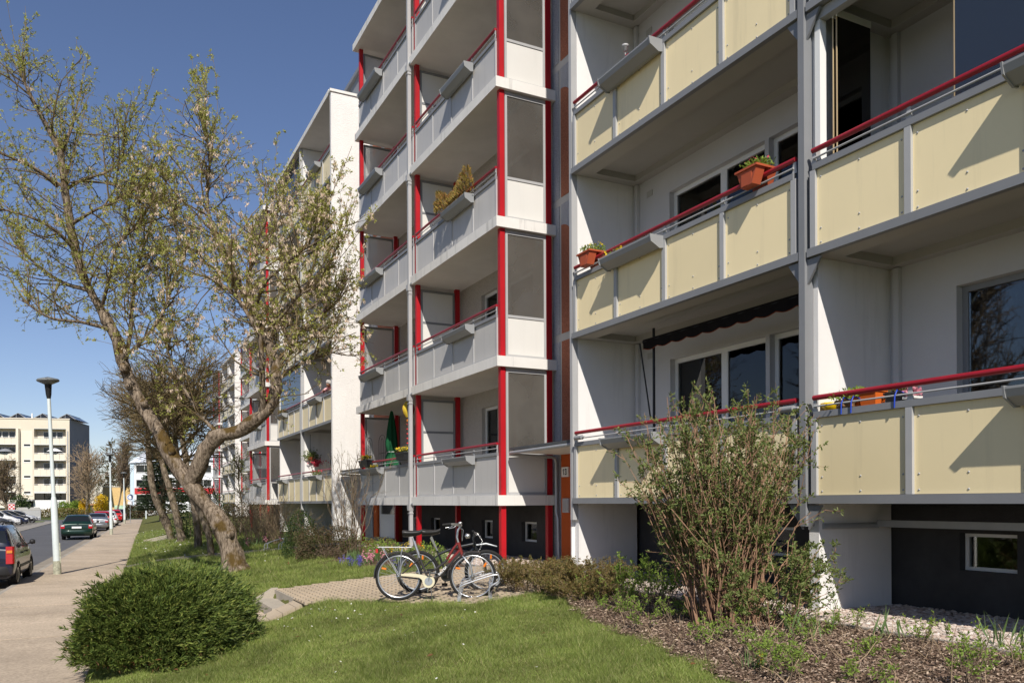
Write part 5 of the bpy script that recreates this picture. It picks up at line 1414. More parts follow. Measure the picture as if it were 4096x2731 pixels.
# ------------------------------------------------------------------ cars
def cmr(P, m):
    """Catmull-Rom along axis 0: P (n,...) -> m samples per span."""
    P = np.asarray(P, float); Q = np.concatenate([2 * P[:1] - P[1:2], P, 2 * P[-1:] - P[-2:-1]])
    out = []
    for i in range(len(P) - 1):
        for j in range(m):
            u = j / m; a, b, c_, d = Q[i], Q[i + 1], Q[i + 2], Q[i + 3]
            out.append(.5 * (2 * b + (c_ - a) * u + (2 * a - 5 * b + 4 * c_ - d) * u * u + (3 * b - a - 3 * c_ + d) * u ** 3) if False else b * (1 - u) + c_ * u)
    out.append(P[-1]); return np.array(out)
M['car_glass'] = mat('car_glass', (.012, .014, .015), .06, .6)
M['tail_red'] = mat('tail_lamp_red', (.42, .012, .012), .15, .6)
M['lamp_clear'] = mat('clear_lamp', (.55, .56, .58), .12, .6)
M['amber'] = mat('amber_lamp', (.60, .18, .02), .2, .5)
M['rim'] = mat('wheel_rim', (.40, .41, .42), .35, .5, metal=.6)
M['car_trim'] = mat('black_car_trim', (.022, .022, .024), .55, .35)
M['plate'] = mat('number_plate_white', (.78, .78, .77), .4, .4)
def car(label, col, loc, heading, kind='estate', L=4.6, W=1.74, H=1.47, group=None, metallic=.35, rack=False, plate=True, bumper=None, mirrors=True, spoiler=False):
    """Local axes: +Y forward, rear bumper at y=0, X to the right. Stations: (y, z_bottom, z_belt, z_top, half width, half roof width)."""
    h = H; w = W / 2
    prof = {
     'estate': [(0, .42, .70, .74, .90, .86), (.03, .30, .92, .96, .96, .90), (.10, .24, .95, .99, .98, .88), (.55, .22, .96, h - .07, 1, .70), (.85, .22, .96, h, 1, .70), (2.0, .2, .95, h, 1, .70), (2.75, .2, .93, h - .07, 1, .68), (3.45, .2, .92, .97, 1, .84), (4.1, .2, .82, .86, .97, .82), (4.45, .22, .68, .72, .90, .76), (L, .3, .55, .6, .74, .6)],
     'hatch': [(0, .42, .70, .74, .88, .84), (.04, .30, .88, .92, .95, .90), (.14, .24, .93, .97, .98, .86), (.50, .22, .95, h - .12, 1, .70), (.85, .22, .95, h - .01, 1, .70), (1.7, .2, .94, h, 1, .70), (2.3, .2, .92, h - .07, 1, .68), (2.95, .2, .90, .96, 1, .82), (3.5, .2, .80, .86, .97, .80), (3.8, .22, .66, .70, .90, .74), (L, .3, .52, .57, .74, .6)],
     'sedan': [(0, .42, .70, .75, .88, .82), (.05, .28, .90, .96, .95, .86), (.18, .24, .93, 1.0, .98, .84), (.62, .22, .93, 1.02, 1, .80), (1.35, .22, .93, h - .03, 1, .68), (1.8, .22, .92, h, 1, .68), (2.3, .2, .91, h - .02, 1, .68), (2.75, .2, .90, h - .1, 1, .68), (3.4, .2, .88, .93, 1, .82), (4.1, .2, .80, .84, .97, .80), (4.4, .22, .66, .70, .90, .72), (L, .3, .54, .6, .74, .6)],
     'minivan': [(0, .46, .76, .80, .90, .86), (.03, .32, 1.00, 1.04, .97, .92), (.09, .26, 1.02, 1.07, .99, .90), (.32, .24, 1.03, h - .10, 1, .76), (.60, .24, 1.03, h - .01, 1, .75), (1.7, .22, 1.01, h, 1, .75), (2.4, .22, .98, h - .06, 1, .73), (3.15, .22, .96, 1.03, 1, .84), (3.6, .22, .86, .92, .97, .80), (3.9, .24, .7, .76, .9, .74), (L, .32, .56, .62, .76, .6)],
    }[kind]
    st_ = []
    sc_y = L / max(p[0] for p in prof)
    for (y_, zb, zbelt, zt, wf, rf) in prof:
        w_ = w * wf; r_ = w * rf
        ring = [(0, zb), (w_ * .80, zb), (w_ * .97, zb + .10), (w_, zb + .30 * (zbelt - zb) + .05), (w_ * .995, zb + .72 * (zbelt - zb)), (w_ * .955, zbelt), (w_ * .955 * .25 + r_ * .75 if zt - zbelt > .2 else w_ * .9, zbelt + (zt - zbelt) * .72), (r_ * .93, zt - .012), (r_ * .6, zt + .012), (0, zt + .022)]
        st_.append([(a, y_ * sc_y, b) for a, b in ring])
    G = np.array(st_)                                   # stations x ring x 3
    G = cmr(G, 4); G = np.swapaxes(cmr(np.swapaxes(G, 0, 1), 2), 0, 1)
    # soften along the length
    for _ in range(2): G[1:-1] = .25 * G[:-2] + .5 * G[1:-1] + .25 * G[2:]
    ns, nr, _ = G.shape
    full = np.concatenate([G, G[:, ::-1][:, 1:] * np.array([-1, 1, 1])], 1); nf = full.shape[1]
    idx = np.arange(ns * nf).reshape(ns, nf)
    t = thing('parked_car', label, 'car', loc, heading, group)
    paint = mat('car_paint_' + str(len(MATS)), col, .28, .45, metal=metallic, coat=.6)
    def st_at(y_): return int(np.argmin(np.abs(G[:, -1, 1] - y_ * sc_y)))
    yroof = [p[0] for p in prof if p[3] > h - .2]; i0 = [i for i, p in enumerate(prof) if p[3] > h - .2][0]; i1 = [i for i, p in enumerate(prof) if p[3] > h - .2][-1]
    sB, sR0, sR1, sF = (i0 - 1) * 4, i0 * 4, i1 * 4, (i1 + 1) * 4
    glass = np.zeros((ns - 1, nf - 1), bool)
    rb, rt_ = 10, 14                                    # ring rows between belt and roof edge (2 per span)
    span = list(range(sR0 - 2, sR1 + 3))
    pillars = {sR0 + int((sR1 - sR0) * .30), sR0 + int((sR1 - sR0) * .62)}
    for s_ in span:
        if 0 <= s_ < ns - 1 and s_ not in pillars:
            glass[s_, rb:rt_ - 1] = True; glass[s_, nf - 1 - (rt_ - 1):nf - 1 - rb] = True
    top0, top1 = rt_ - 0, nf - 1 - (rt_ - 0)
    glass[sB + 1:sR0, top0 + 0:top1] = True              # rear window
    glass[sR1:sF - 1, top0 + 0:top1] = True              # windscreen
    Q = np.stack([idx[:-1, :-1], idx[1:, :-1], idx[1:, 1:], idx[:-1, 1:]], -1)
    Vf = full.reshape(-1, 3)
    wheel_y = [L * .185, L * .80]; wr = .31 if kind != 'minivan' else .32
    cen = Vf[Q].mean(2)
    arch = np.zeros(glass.shape, bool)
    for wy in wheel_y: arch |= (np.hypot(cen[..., 1] - wy, cen[..., 2] - wr) < wr + .05) & (np.abs(cen[..., 0]) > w * .6)
    body = ~glass & ~arch
    capf = [idx[0, :][::-1], idx[-1, :]]
    bm = MB(); bm.add(Vf, Q[body]); bm.add(Vf, capf[0][None]); bm.add(Vf, capf[1][None])
    bo = local('body', bm, paint, t, True)
    gm = MB(); gm.add(Vf, Q[glass]); local('windows', gm, M['car_glass'], t, True)
    im = MB(); im.box(-w * .86, w * .86, L * .06, L * .93, .24, .62); local('underbody', im, M['car_trim'], t)
    for wy in wheel_y:
        for s_ in (-1, 1):
            tm = MB(); cx = s_ * (w - .11)
            tm.lathe([(.0, -.095), (wr * .62, -.095), (wr * .94, -.10), (wr, -.07), (wr, .07), (wr * .94, .10), (wr * .62, .095), (0, .095)], (cx, wy, wr), 22, 'x')
            wo_ = local('wheel', tm, M['rubber'], t, True)
            rm = MB().lathe([(0, .04 * s_), (wr * .25, .085 * s_), (wr * .60, .10 * s_), (wr * .66, .099 * s_)], (cx, wy, wr), 16, 'x'); ro = local('rim', rm, M['rim'], wo_, True)
            # dark arch liner
            aa = np.linspace(-.25, PI + .25, 14)
            pts = [(s_ * (w * .985), wy + (wr + .045) * math.cos(a_), wr + (wr + .045) * math.sin(a_)) for a_ in aa]
            local('arch_lip', MB().tube(pts, .02, 6), M['car_trim'], t, True)
    # rear: bumper, lamps, plate, tailgate seam, handle, wiper
    zb = prof[1][1]; zbelt = prof[1][2]
    bcol = paint if bumper is None else bumper
    rb_ = MB(); aa = np.linspace(-1, 1, 15)
    xs_ = aa * w * .965; yb_ = -.05 + .16 * np.abs(aa) ** 5
    ring = [(0, .34), (-.03, .40), (-.035, .55), (-.01, .60), (.05, .60), (.05, .34)]
    Vb = np.array([[(x, y_ + dy, z) for dy, z in ring] for x, y_ in zip(xs_, yb_)]); k = len(ring)
    rb_.add(Vb.reshape(-1, 3), [[i * k + j, i * k + (j + 1) % k, (i + 1) * k + (j + 1) % k, (i + 1) * k + j] for i in range(14) for j in range(k)])
    local('bumper', rb_, bcol, t, True)
    zl0, zl1 = (zbelt - .22, zbelt - .01) if kind != 'minivan' else (.66, 1.10)
    if kind == 'sedan': zl0, zl1 = .70, .88
    for s_ in (-1, 1):
        lw_ = .20 if kind != 'minivan' else .15
        pl = [(s_ * (w * .97 - lw_), -.035), (s_ * w * .965, -.025), (s_ * w * 1.0, .02), (s_ * w * 1.012, .17), (s_ * w * .9, .17), (s_ * (w * .97 - lw_), .06)]
        m_ = MB(); nn_ = len(pl)
        V = [(x, y_, zl0) for x, y_ in pl] + [(x * .99, y_ + .03, zl1) for x, y_ in pl]
        m_.add(V, [[q, (q + 1) % nn_, nn_ + (q + 1) % nn_, nn_ + q] for q in range(nn_)]); m_.add(V, [list(range(nn_))[::-1]]); m_.add(V, [list(range(nn_, 2 * nn_))])
        lo = local('tail_lamp', m_, M['tail_red'], t)
        zz = zl0 + (zl1 - zl0) * .62
        V = [(s_ * w * .96, -.030, zz), (s_ * (w * .97 - lw_ * .9), -.038, zz), (s_ * (w * .97 - lw_ * .9), -.026, zz + .07), (s_ * w * .955, -.018, zz + .07)]
        local('lamp_insert', MB().poly(V), M['amber'] if kind == 'minivan' else M['lamp_clear'], lo)
        hl = MB().box(s_ * w * .55, s_ * w * .84, L - .30, L - .10, .56, .70); local('headlamp', hl, M['lamp_clear'], t)
        if mirrors:
            mm_ = MB(); my_ = L * .64
            mm_.lathe([(0, -.07), (.055, -.06), (.075, 0), (.055, .07), (0, .08)], (s_ * (w + .10), my_, zbelt + .12), 12, 'x'); mm_.tube([(s_ * w * .93, my_ + .02, zbelt + .03), (s_ * (w + .04), my_, zbelt + .09)], .022, 6)
            local('wing_mirror', mm_, M['car_trim'], t, True)
    py = .60 if kind in ('estate', 'hatch', 'minivan') and False else .70
    if plate: local('number_plate', MB().box(-.26, .26, -.045 if kind == 'minivan' else -.012, -.002, zbelt - .22 if kind != 'minivan' else .44, zbelt - .11 if kind != 'minivan' else .55), M['plate'], t)
    local('tailgate_seam', MB().box(-w * .74, w * .74, -.012, .0, zbelt - .30, zbelt - .292).box(-w * .62, w * .62, .0, .02, zbelt - .03, zbelt - .015), M['car_trim'], t)
    local('wiper', MB().tube([(0, -.005, zbelt + .03), (.3, .06, zbelt + .1)], .008, 5), M['car_trim'], t)
    for s_ in (-1, 1):                                   # door handles and side strip
        for yy_ in (L * .38, L * .58):
            local('door_handle', MB().box(s_ * w * .985, s_ * (w + .02), yy_ - .1, yy_ + .06, zbelt - .14, zbelt - .10), M['car_trim'], t)
        local('side_strip', MB().box(s_ * w * .99, s_ * (w + .012), L * .27, L * .70, .50, .57), M['car_trim'], t)
        if rack: local('roof_rail', MB().tube([(s_ * w * .60, L * .16, H + .01), (s_ * w * .61, L * .19, H + .06), (s_ * w * .61, L * .52, H + .07), (s_ * w * .60, L * .56, H - .01)], .018, 6), M['car_trim'], t, True)
    local('aerial', MB().tube([(0, L * .22, H), (0, L * .19, H + .22)], .005, 5), M['car_trim'], t)
    return t
def heading(y_): return -math.atan(.0595)
def parked(y_, off=.30): return (kx(y_) - off - .9, y_, -.895)
x, y_, z = parked(24.6, .22)
car('dark blue minivan parked at the kerb, nearest the camera', (.006, .009, .026), (-2.74, 24.6, -.895), heading(25), 'minivan', 4.03, 1.74, 1.64, 'cars parked along the kerb', bumper=M['car_trim'], rack=True, plate=False, metallic=.0)
car('dark green estate car with white number plate in the road', (.008, .030, .020), (-1.02, 56.0, -.895), heading(56), 'estate', 4.67, 1.74, 1.50, 'cars parked along the kerb', rack=True)
car('silver grey saloon parked behind the second lamp post', (.30, .31, .32), (.05, 72.8, -.895), heading(70), 'sedan', 4.5, 1.73, 1.42, 'cars parked along the kerb', metallic=.7)
car('red car mostly hidden behind the silver saloon', (.42, .012, .014), (.45, 80.0, -.895), heading(80), 'hatch', 3.9, 1.66, 1.52, 'cars parked along the kerb', metallic=.1)
car('white car between the red one and the lamp post', (.72, .72, .71), (.95, 85.5, -.895), heading(85), 'hatch', 4.1, 1.72, 1.48, 'cars parked along the kerb', metallic=.0)
car('bright red hatchback farthest along the kerb', (.52, .014, .014), (1.9, 104.0, -.895), heading(104), 'hatch', 3.95, 1.68, 1.48, 'cars parked along the kerb', metallic=.1)
car('dark car in front of the bright red hatchback', (.02, .022, .028), (2.55, 113, -.895), heading(113), 'hatch', 4.0, 1.7, 1.48, 'cars parked along the kerb')
# cars standing nose-out in the bay across the road: heading towards +X
for i, (yy_, xn, lab, c_, kd, L_, H_) in enumerate([(87.0, -6.6, 'dark grey car nearest in the parking bay across the road', (.035, .037, .04), 'hatch', 4.2, 1.48), (94.0, -6.6, 'white van-like car with black bumper in the parking bay', (.74, .74, .73), 'minivan', 4.3, 1.80), (98.5, -6.2, 'dark blue car between white and black ones in the parking bay', (.012, .018, .05), 'hatch', 4.2, 1.46), (103.5, -6.0, 'black car in the parking bay beside the silver one', (.012, .012, .014), 'hatch', 4.2, 1.46), (108.5, -5.6, 'silver hatchback farthest in the parking bay', (.55, .56, .57), 'hatch', 4.3, 1.50)]):
    car(lab, c_, (xn - L_, yy_, -.88), -PI / 2, kd, L_, 1.75, H_, 'cars in the parking bay', metallic=.5 if 'silver' in lab else .1, bumper=M['car_trim'] if 'white' in lab else None)

# ------------------------------------------------------------------ bicycles
M['chrome'] = mat('bright_alloy', (.62, .63, .64), .28, .6, metal=.85)
M['cream'] = mat('cream_plastic', (.62, .57, .40), .45, .4)
M['saddle'] = mat('black_saddle', (.018, .017, .016), .4, .45)
M['reflector'] = mat('orange_reflector', (.75, .20, .02), .25, .5)
M['bike_maroon'] = mat('maroon_frame', (.20, .022, .018), .3, .5, metal=.2, coat=.5)
M['bike_dark'] = mat('dark_grey_frame', (.05, .045, .042), .35, .5, metal=.3, coat=.4)
M['bike_black'] = mat('black_frame', (.015, .017, .020), .35, .5, coat=.4)
def ring_pts(c, r, a0=0, a1=2 * PI, n=40):
    a = np.linspace(a0, a1, n, endpoint=(abs(a1 - a0) < 2 * PI - .01)); return [(c[0] + r * math.cos(q), c[1], c[2] + r * math.sin(q)) for q in a]
def bicycle(label, loc, rz, city):
    """Local: +X forward, rear hub at x=0, wheels in the XZ plane."""
    t = thing('bicycle', label, 'bicycle', loc, rz, 'bicycles in the rack')
    R = .345 if city else .335; WB = 1.075 if city else 1.05
    tyr = .021 if city else .029
    rear = (0, 0, R); front = (WB, 0, R)
    for nm, c_ in (('rear', rear), ('front', front)):
        wt = local('wheel', MB().tube(ring_pts(c_, R - tyr, n=44), tyr, 8, closed=True), M['rubber'], t, True)
        local('rim', MB().tube(ring_pts(c_, R - tyr * 2.1, n=44), .014, 6, closed=True), M['chrome'] if city else M['zinc'], wt, True)
        sp = MB(); ns_ = 28
        for i in range(ns_):
            a = 2 * PI * i / ns_; b = a + (.35 if i % 2 else -.35)
            sp.tube([(c_[0] + .03 * math.cos(b), (.03 if i % 4 < 2 else -.03), c_[2] + .03 * math.sin(b)), (c_[0] + (R - tyr * 2) * math.cos(a), 0, c_[2] + (R - tyr * 2) * math.sin(a))], .0016, 3)
        so = local('spokes', sp, M['chrome'], wt); so['kind'] = 'stuff'
        local('hub', MB().lathe([(.0, -.055), (.012, -.05), (.03, -.034), (.018, -.03), (.018, .03), (.03, .034), (.012, .05), (0, .055)], c_, 12, 'y'), M['chrome'], wt, True)
        for q in ((.7, 2.6) if city else (1.2,)):
            p = (c_[0] + R * .62 * math.cos(q), 0, c_[2] + R * .62 * math.sin(q)); e = (c_[0] + R * .80 * math.cos(q + .08), 0, c_[2] + R * .80 * math.sin(q + .08))
            local('reflector', MB().tube([(p[0], -.006, p[2]), (e[0], -.006, e[2])], .016, 5), M['reflector'], wt)
    bb = (.44, 0, .28); seat_t = (.30, 0, .62) if city else (.30, 0, .66)
    head_b = (.925, 0, .64) if city else (.90, 0, .66); head_t = (.865, 0, .84) if city else (.865, 0, .78)
    if city:
        fm = MB().tube([bb, (.62, 0, .37), (.80, 0, .60), (.90, 0, .70)], .022, 10).tube([(.39, 0, .40), (.52, 0, .44), (.68, 0, .56), (.80, 0, .75), (.865, 0, .82)], .018, 10)
        fm.tube([bb, seat_t], .017, 10); fm.tube([(.02, .045, R), (.40, .03, .30)], .010, 6).tube([(.02, -.045, R), (.40, -.03, .30)], .010, 6)
        fm.tube([(.0, .045, R), (.30, .02, .60)], .009, 6).tube([(.0, -.045, R), (.30, -.02, .60)], .009, 6)
        fr = local('frame', fm, M['bike_dark'], t, True)
        up = MB().tube([(.73, 0, .545), (.80, 0, .63), (.90, 0, .735)], .0235, 10).tube([(.70, 0, .595), (.80, 0, .755), (.86, 0, .825)], .0195, 10)
        local('frame_top_section', up, M['bike_maroon'], t, True)
    else:
        fm = MB().tube([bb, (.62, 0, .45), (.87, 0, .69)], .025, 10).tube([(.31, 0, .60), (.55, 0, .70), (.86, 0, .76)], .021, 10).tube([bb, seat_t], .018, 10)
        for s_ in (-1, 1): fm.tube([(.0, .05 * s_, R), (.40, .03 * s_, .30)], .010, 6).tube([(.0, .05 * s_, R), (.30, .02 * s_, .58)], .009, 6)
        local('frame', fm, M['bike_black'], t, True)
    local('head_tube', MB().tube([head_b, head_t], .025, 12), M['bike_maroon'] if city else M['bike_black'], t, True)
    fk = MB()
    for s_ in (-1, 1): fk.tube([(WB, .055 * s_, R), (WB - .03, .06 * s_, R + .16), (.945, .055 * s_, R + .28), (.93, .02 * s_, head_b[2])], .013 if city else .017, 8)
    local('fork', fk, M['chrome'] if city else M['bike_black'], t, True)
    sp_top = .96 if city else .93
    sx_ = .30 - (sp_top - .62) * .33
    local('seat_post', MB().tube([seat_t, (sx_ + .01, 0, sp_top - .05)], .014, 8).tube([(.29, 0, .66), (.22, 0, .86)] if city else [seat_t, (sx_, 0, .86)], .021 if city else .014, 8), M['chrome'], t, True)
    # saddle: wide rear narrowing to the nose
    ss = []
    for u in np.linspace(0, 1, 9):
        wv = .082 * (1 - u) ** .7 * (1 if u > .08 else .8) + .022; x_ = sx_ - .13 + .28 * u; zt = sp_top + .035 - .05 * u * (1 - u) + .012 * (u > .9)
        ss.append([(x_, wv * math.cos(a), zt - .028 * (1 - abs(math.cos(a))) * 0 + (.03 if math.sin(a) > 0 else -.075 * (1 - u * .5)) * abs(math.sin(a))) for a in np.linspace(0, 2 * PI, 12, endpoint=False)])
    Vs = np.array(ss).reshape(-1, 3); sm = MB(); sm.add(Vs, [[i * 12 + j, i * 12 + (j + 1) % 12, (i + 1) * 12 + (j + 1) % 12, (i + 1) * 12 + j] for i in range(8) for j in range(12)]); sm.add(Vs, [list(range(12))[::-1]]); sm.add(Vs, [list(range(96, 108))])
    local('saddle', sm, M['saddle'], t, True)
    if city:
        local('stem', MB().tube([head_t, (.845, 0, .92), (.86, 0, 1.02), (.90, 0, 1.07)], .015, 8), M['chrome'], t, True)
        hb = MB(); hb.tube([(.70, .28, 1.09), (.80, .26, 1.10), (.90, .13, 1.10), (.91, 0, 1.08), (.90, -.13, 1.10), (.80, -.26, 1.10), (.70, -.28, 1.09)], .012, 8); local('handlebar', hb, M['chrome'], t, True)
        for s_ in (-1, 1):
            local('grip', MB().tube([(.66, .285 * s_, 1.085), (.78, .268 * s_, 1.10)], .019, 8), M['rubber'], t, True)
            local('brake_lever', MB().tube([(.82, .25 * s_, 1.09), (.78, .24 * s_, 1.06), (.70, .26 * s_, 1.045)], .007, 5).tube([(.84, .22 * s_, 1.1), (.93, .16 * s_, 1.02), (.92, .03 * s_, .86)], .004, 4), M['chrome'], t, True)
        local('bell', MB().lathe([(0, .03), (.025, .022), (.032, 0), (.0, 0)], (.885, .12, 1.115), 12), M['chrome'], t, True)
        local('front_lamp', MB().lathe([(0, .05), (.03, .045), (.04, -.01), (.0, -.03)], (.99, 0, .93), 12, 'x'), M['chrome'], t, True)
    else:
        local('stem', MB().tube([head_t, (.85, 0, .86), (.90, 0, .90)], .016, 8), M['bike_black'], t, True)
        local('handlebar', MB().tube([(.86, .31, .93), (.88, .15, .92), (.90, 0, .90), (.88, -.15, .92), (.86, -.31, .93)], .012, 8), M['bike_black'], t, True)
        for s_ in (-1, 1):
            local('grip', MB().tube([(.855, .31 * s_, .93), (.87, .20 * s_, .925)], .019, 8), M['rubber'], t, True)
            local('brake_lever', MB().tube([(.88, .19 * s_, .92), (.95, .2 * s_, .90), (.95, .28 * s_, .89)], .007, 5).tube([(.92, .15 * s_, .91), (1.0, .1 * s_, .80), (.95, .03 * s_, .66)], .004, 4), M['chrome'], t, True)
    # mudguards, carrier, lights
    if city:
        def guard(c_, a0, a1, nm):
            a = np.linspace(a0, a1, 22); pts = []; 
            for q in a:
                for dy, dr in ((-.028, -.012), (-.016, .004), (0, .01), (.016, .004), (.028, -.012)): pts.append((c_[0] + (R + .016 + dr) * math.cos(q), dy, c_[2] + (R + .016 + dr) * math.sin(q)))
            local(nm, MB().add(pts, [[i * 5 + j, i * 5 + j + 1, (i + 1) * 5 + j + 1, (i + 1) * 5 + j] for i in range(21) for j in range(4)]), M['bike_dark'], t, True)
        guard(rear, .5, PI * 1.02, 'mudguard'); guard(front, 1.25, PI * 1.02, 'mudguard')
        cr = MB()
        for s_ in (-1, 1):
            cr.tube([(.19, .045 * s_, R * 2 + .08), (-.30, .055 * s_, R * 2 + .085)], .007, 6)
            cr.tube([(.01, .06 * s_, R), (-.24, .058 * s_, R * 2 + .08)], .006, 6).tube([(.01, .06 * s_, R), (.05, .055 * s_, R * 2 + .08)], .006, 6)
        for xx in (-.30, -.2, -.1, 0, .1, .19): cr.tube([(xx, -.055, R * 2 + .083), (xx, .055, R * 2 + .083)], .006, 6)
        local('carrier', cr, M['galv'], t, True)
        local('rear_lamp', MB().box(-.335, -.30, -.035, .035, R * 2 + .0, R * 2 + .06), M['tail_red'], t)
        # cream chain case with round front cover
        cc = [(.04, .385), (.18, .395), (.34, .375), (.42, .355)] + [(.44 + .09 * math.cos(q), .275 + .09 * math.sin(q)) for q in np.linspace(1.4, -2.5, 16)] + [(.345, .30), (.30, .335), (.16, .352), (.04, .36)]
        local('chain_case', MB().prism(cc, 'y', -.075, -.052), M['cream'], t)
        local('chain_case_disc', MB().lathe([(0, -.078), (.055, -.078), (.060, -.074), (.0, -.074)], (.44, 0, .275), 20, 'y'), M['chrome'], t)
        local('kickstand', MB().tube([(.46, -.05, .25), (.50, -.12, .02)], .009, 6), M['bike_dark'], t, True)
    else:
        local('chain_ring', MB().lathe([(0, -.062), (.09, -.062), (.092, -.056), (0, -.056)], (.44, 0, .28), 24, 'y'), M['bike_black'], t)
        local('mudguard', MB().tube([(.86, 0, .735), (1.05, 0, .76), (1.22, 0, .715)], [.014, .02, .012], 6), M['zinc'], t, True)
        local('bottle_cage', MB().tube([(.58, 0, .46), (.72, 0, .60)], .03, 8), M['zinc'], t, True)
    for s_, dz_ in ((-1, 1), (1, -1)):
        c0 = (bb[0], .07 * s_, bb[2]); e = (bb[0] + .03 * dz_, .085 * s_, bb[2] + .165 * dz_)
        co = local('crank', MB().tube([c0, e], .011, 6), M['chrome'] if city else M['bike_black'], t, True)
        local('pedal', MB().box(e[0] - .045, e[0] + .045, e[1] + (.01 if s_ > 0 else -.10), e[1] + (.10 if s_ > 0 else -.01), e[2] - .014, e[2] + .014), M['rubber'], co)
    return t
# brand lettering on the down tube is a small raised strip of white letters
def letters(txt, mb, x, z, ux, uz, h, y_):
    """Stroke letters along direction (ux,uz) in the XZ plane."""
    G_ = {'R': [(0, 0, 0, 1), (0, 1, .6, 1), (.6, 1, .6, .5), (.6, .5, 0, .5), (.2, .5, .6, 0)], 'A': [(0, 0, .3, 1), (.3, 1, .6, 0), (.12, .4, .48, .4)], 'L': [(0, 1, 0, 0), (0, 0, .5, 0)], 'E': [(0, 0, 0, 1), (0, 1, .5, 1), (0, .5, .4, .5), (0, 0, .5, 0)], 'I': [(.1, 0, .1, 1)], 'G': [(.6, 1, 0, 1), (0, 1, 0, 0), (0, 0, .6, 0), (.6, 0, .6, .5), (.6, .5, .3, .5)], 'H': [(0, 0, 0, 1), (.6, 0, .6, 1), (0, .5, .6, .5)]}
    cur = 0
    for ch in txt:
        for a, b, c_, d in G_[ch]:
            p = [(x + ux * (cur + q) * h - uz * r * h, y_, z + uz * (cur + q) * h + ux * r * h) for q, r in ((a, b), (c_, d))]
            mb.tube(p, .0035, 4)
        cur += .35 if ch == 'I' else .85
bz = terr1(4.4, 11.1) + .02
b1 = bicycle('silver-wheeled city bicycle with maroon front frame, cream chain case and carrier', (3.92, 11.33, bz - .02), -math.atan2(.49, .95), True)
lt = MB(); letters('RALEIGH', lt, .595, .36, math.cos(.83), math.sin(.83), .030, -.024)
local('lettering', lt, M['plate'], b1)
b1.rotation_euler = (rad(-3), 0, -math.atan2(.49, .95))
b2 = bicycle('black mountain bicycle standing behind the city bicycle', (4.42, 11.88, bz), -math.atan2(.40, .97), False)
b2.rotation_euler = (rad(3), 0, -math.atan2(.40, .97))

# bicycle racks: loops on two base rails
def rack(label, loc, rz, n=4, pitch=.38):
    t = thing('bicycle_rack', label, 'bicycle rack', loc, rz)
    for s_ in (-.22, .22): local('base_rail', MB().box(s_ - .025, s_ + .025, -.12, pitch * (n - 1) + .2, 0, .06), M['galv'], t)
    for i in range(n):
        for d_ in (-.035, .035):
            y_ = i * pitch + d_
            pts = [(-.22, y_, .03), (-.22, y_, .16), (-.17, y_, .22), (.26, y_, .36), (.33, y_, .35), (.35, y_, .30), (.31, y_, .25), (.22, y_, .20), (.20, y_, .12), (.20, y_, .03)]
            P_, _ = resample(pts, 1, 1, 30)
            local('wheel_loop', MB().tube(P_, .0095, 6), M['galv'], t, True)
    return t
rack('galvanised wheel-loop rack holding the two bicycles', (4.78, 10.55, bz + .012), -math.atan2(.45, .95), 4)
rack('far galvanised bicycle rack beside the evergreen bush', (4.75, 25.3, terr1(4.8, 25.3) + .02), -.4, 2)
# ------------------------------------------------------------------ the next block along the street, set back
b2_ = thing('apartment_building', 'similar block with red posts farther down the street, set back behind the first', 'apartment building', (12.5, 80, 0))
FX2, WX2 = 11.8, 13.1
tower(b2_, 68.0, 72.8, 77.5, FX2, WX2, range(5), True)
cream_block(b2_, 80.5, 85.3, 90.0, FX2, WX2, range(5), True, (2,))
tower(b2_, 92.4, 97.2, None, FX2, WX2, range(5), True)
for a, c_ in ((77.5, 80.4), (90.0, 92.5)): bx('entrance_wall', WX2, WX2 + .1, a, c_, -.1, TOP - .3, M['brown_pebble'], b2_)
bx('building_core', WX2 + .3, 24, 67.6, 97.4, -.1, TOP, M['beige_pebble'], b2_)
bx('end_wall', WX2 + .0, WX2 + .3, 67.6, 67.95, -.1, TOP, M['white'], b2_)

# ------------------------------------------------------------------ beige flats across the road
M['beige_wall'] = mat('beige_render', (.66, .59, .47), .85, .2, var=.04, vscale=.4, streak=.05)
M['beige_light'] = mat('cream_render', (.74, .67, .55), .85, .2, var=.03, vscale=.4)
M['gable_shaded'] = mat('shaded_gable_render', (.24, .235, .24), .85, .2, var=.06, vscale=.3)  # the gable's shade is put into this dark colour
M['solar'] = mat('solar_panel', (.012, .014, .022), .2, .5)
def child(name, mb, m, parent, smooth=False):
    o = mb.build(name, m, None, (0, 0, 0), smooth, True); o.parent = parent; return o
bg = thing('apartment_building', 'beige five-storey flats with loggias and a shaded gable across the road', 'apartment building', (-4.1, 166.9, -.9), rad(-15))
# local: facade in the plane y=0 facing -y, right corner at x=0, z from the ground
ztop = 17.3
main = MB()
def fq(x0, x1, z0, z1, mb=main, y_=0): mb.poly([(x0, y_, z0), (x1, y_, z0), (x1, y_, z1), (x0, y_, z1)])
LOG = [(-5.8, -.6), (-13.6, -8.4), (-19.6, -14.4)]
fq(-26, 0, 15.6, ztop); fq(-.6, 0, 0, 15.6); fq(-8.4, -5.8, 0, 15.6); fq(-14.4, -13.6, 0, 15.6); fq(-26, -19.6, 0, 15.6)
for a, b in LOG: fq(a, b, 0, 1.1)
main.poly([(-26, 12, ztop), (-26, 0, ztop), (0, 0, ztop), (0, 12, ztop)])
child('wall', main, M['beige_wall'], bg)
child('gable_wall', MB().poly([(0, 0, 0), (0, 12, 0), (0, 12, ztop), (0, 0, ztop)]).box(.0, .05, 4.6, 5.2, 1, 14), M['gable_shaded'], bg)
child('coping', MB().box(-26, .08, -.12, .1, ztop, ztop + .15), M['beige_light'], bg)
child('stair_panel', MB().box(-7.9, -6.0, -.06, -.002, 3.6, 15.2), M['beige_light'], bg)
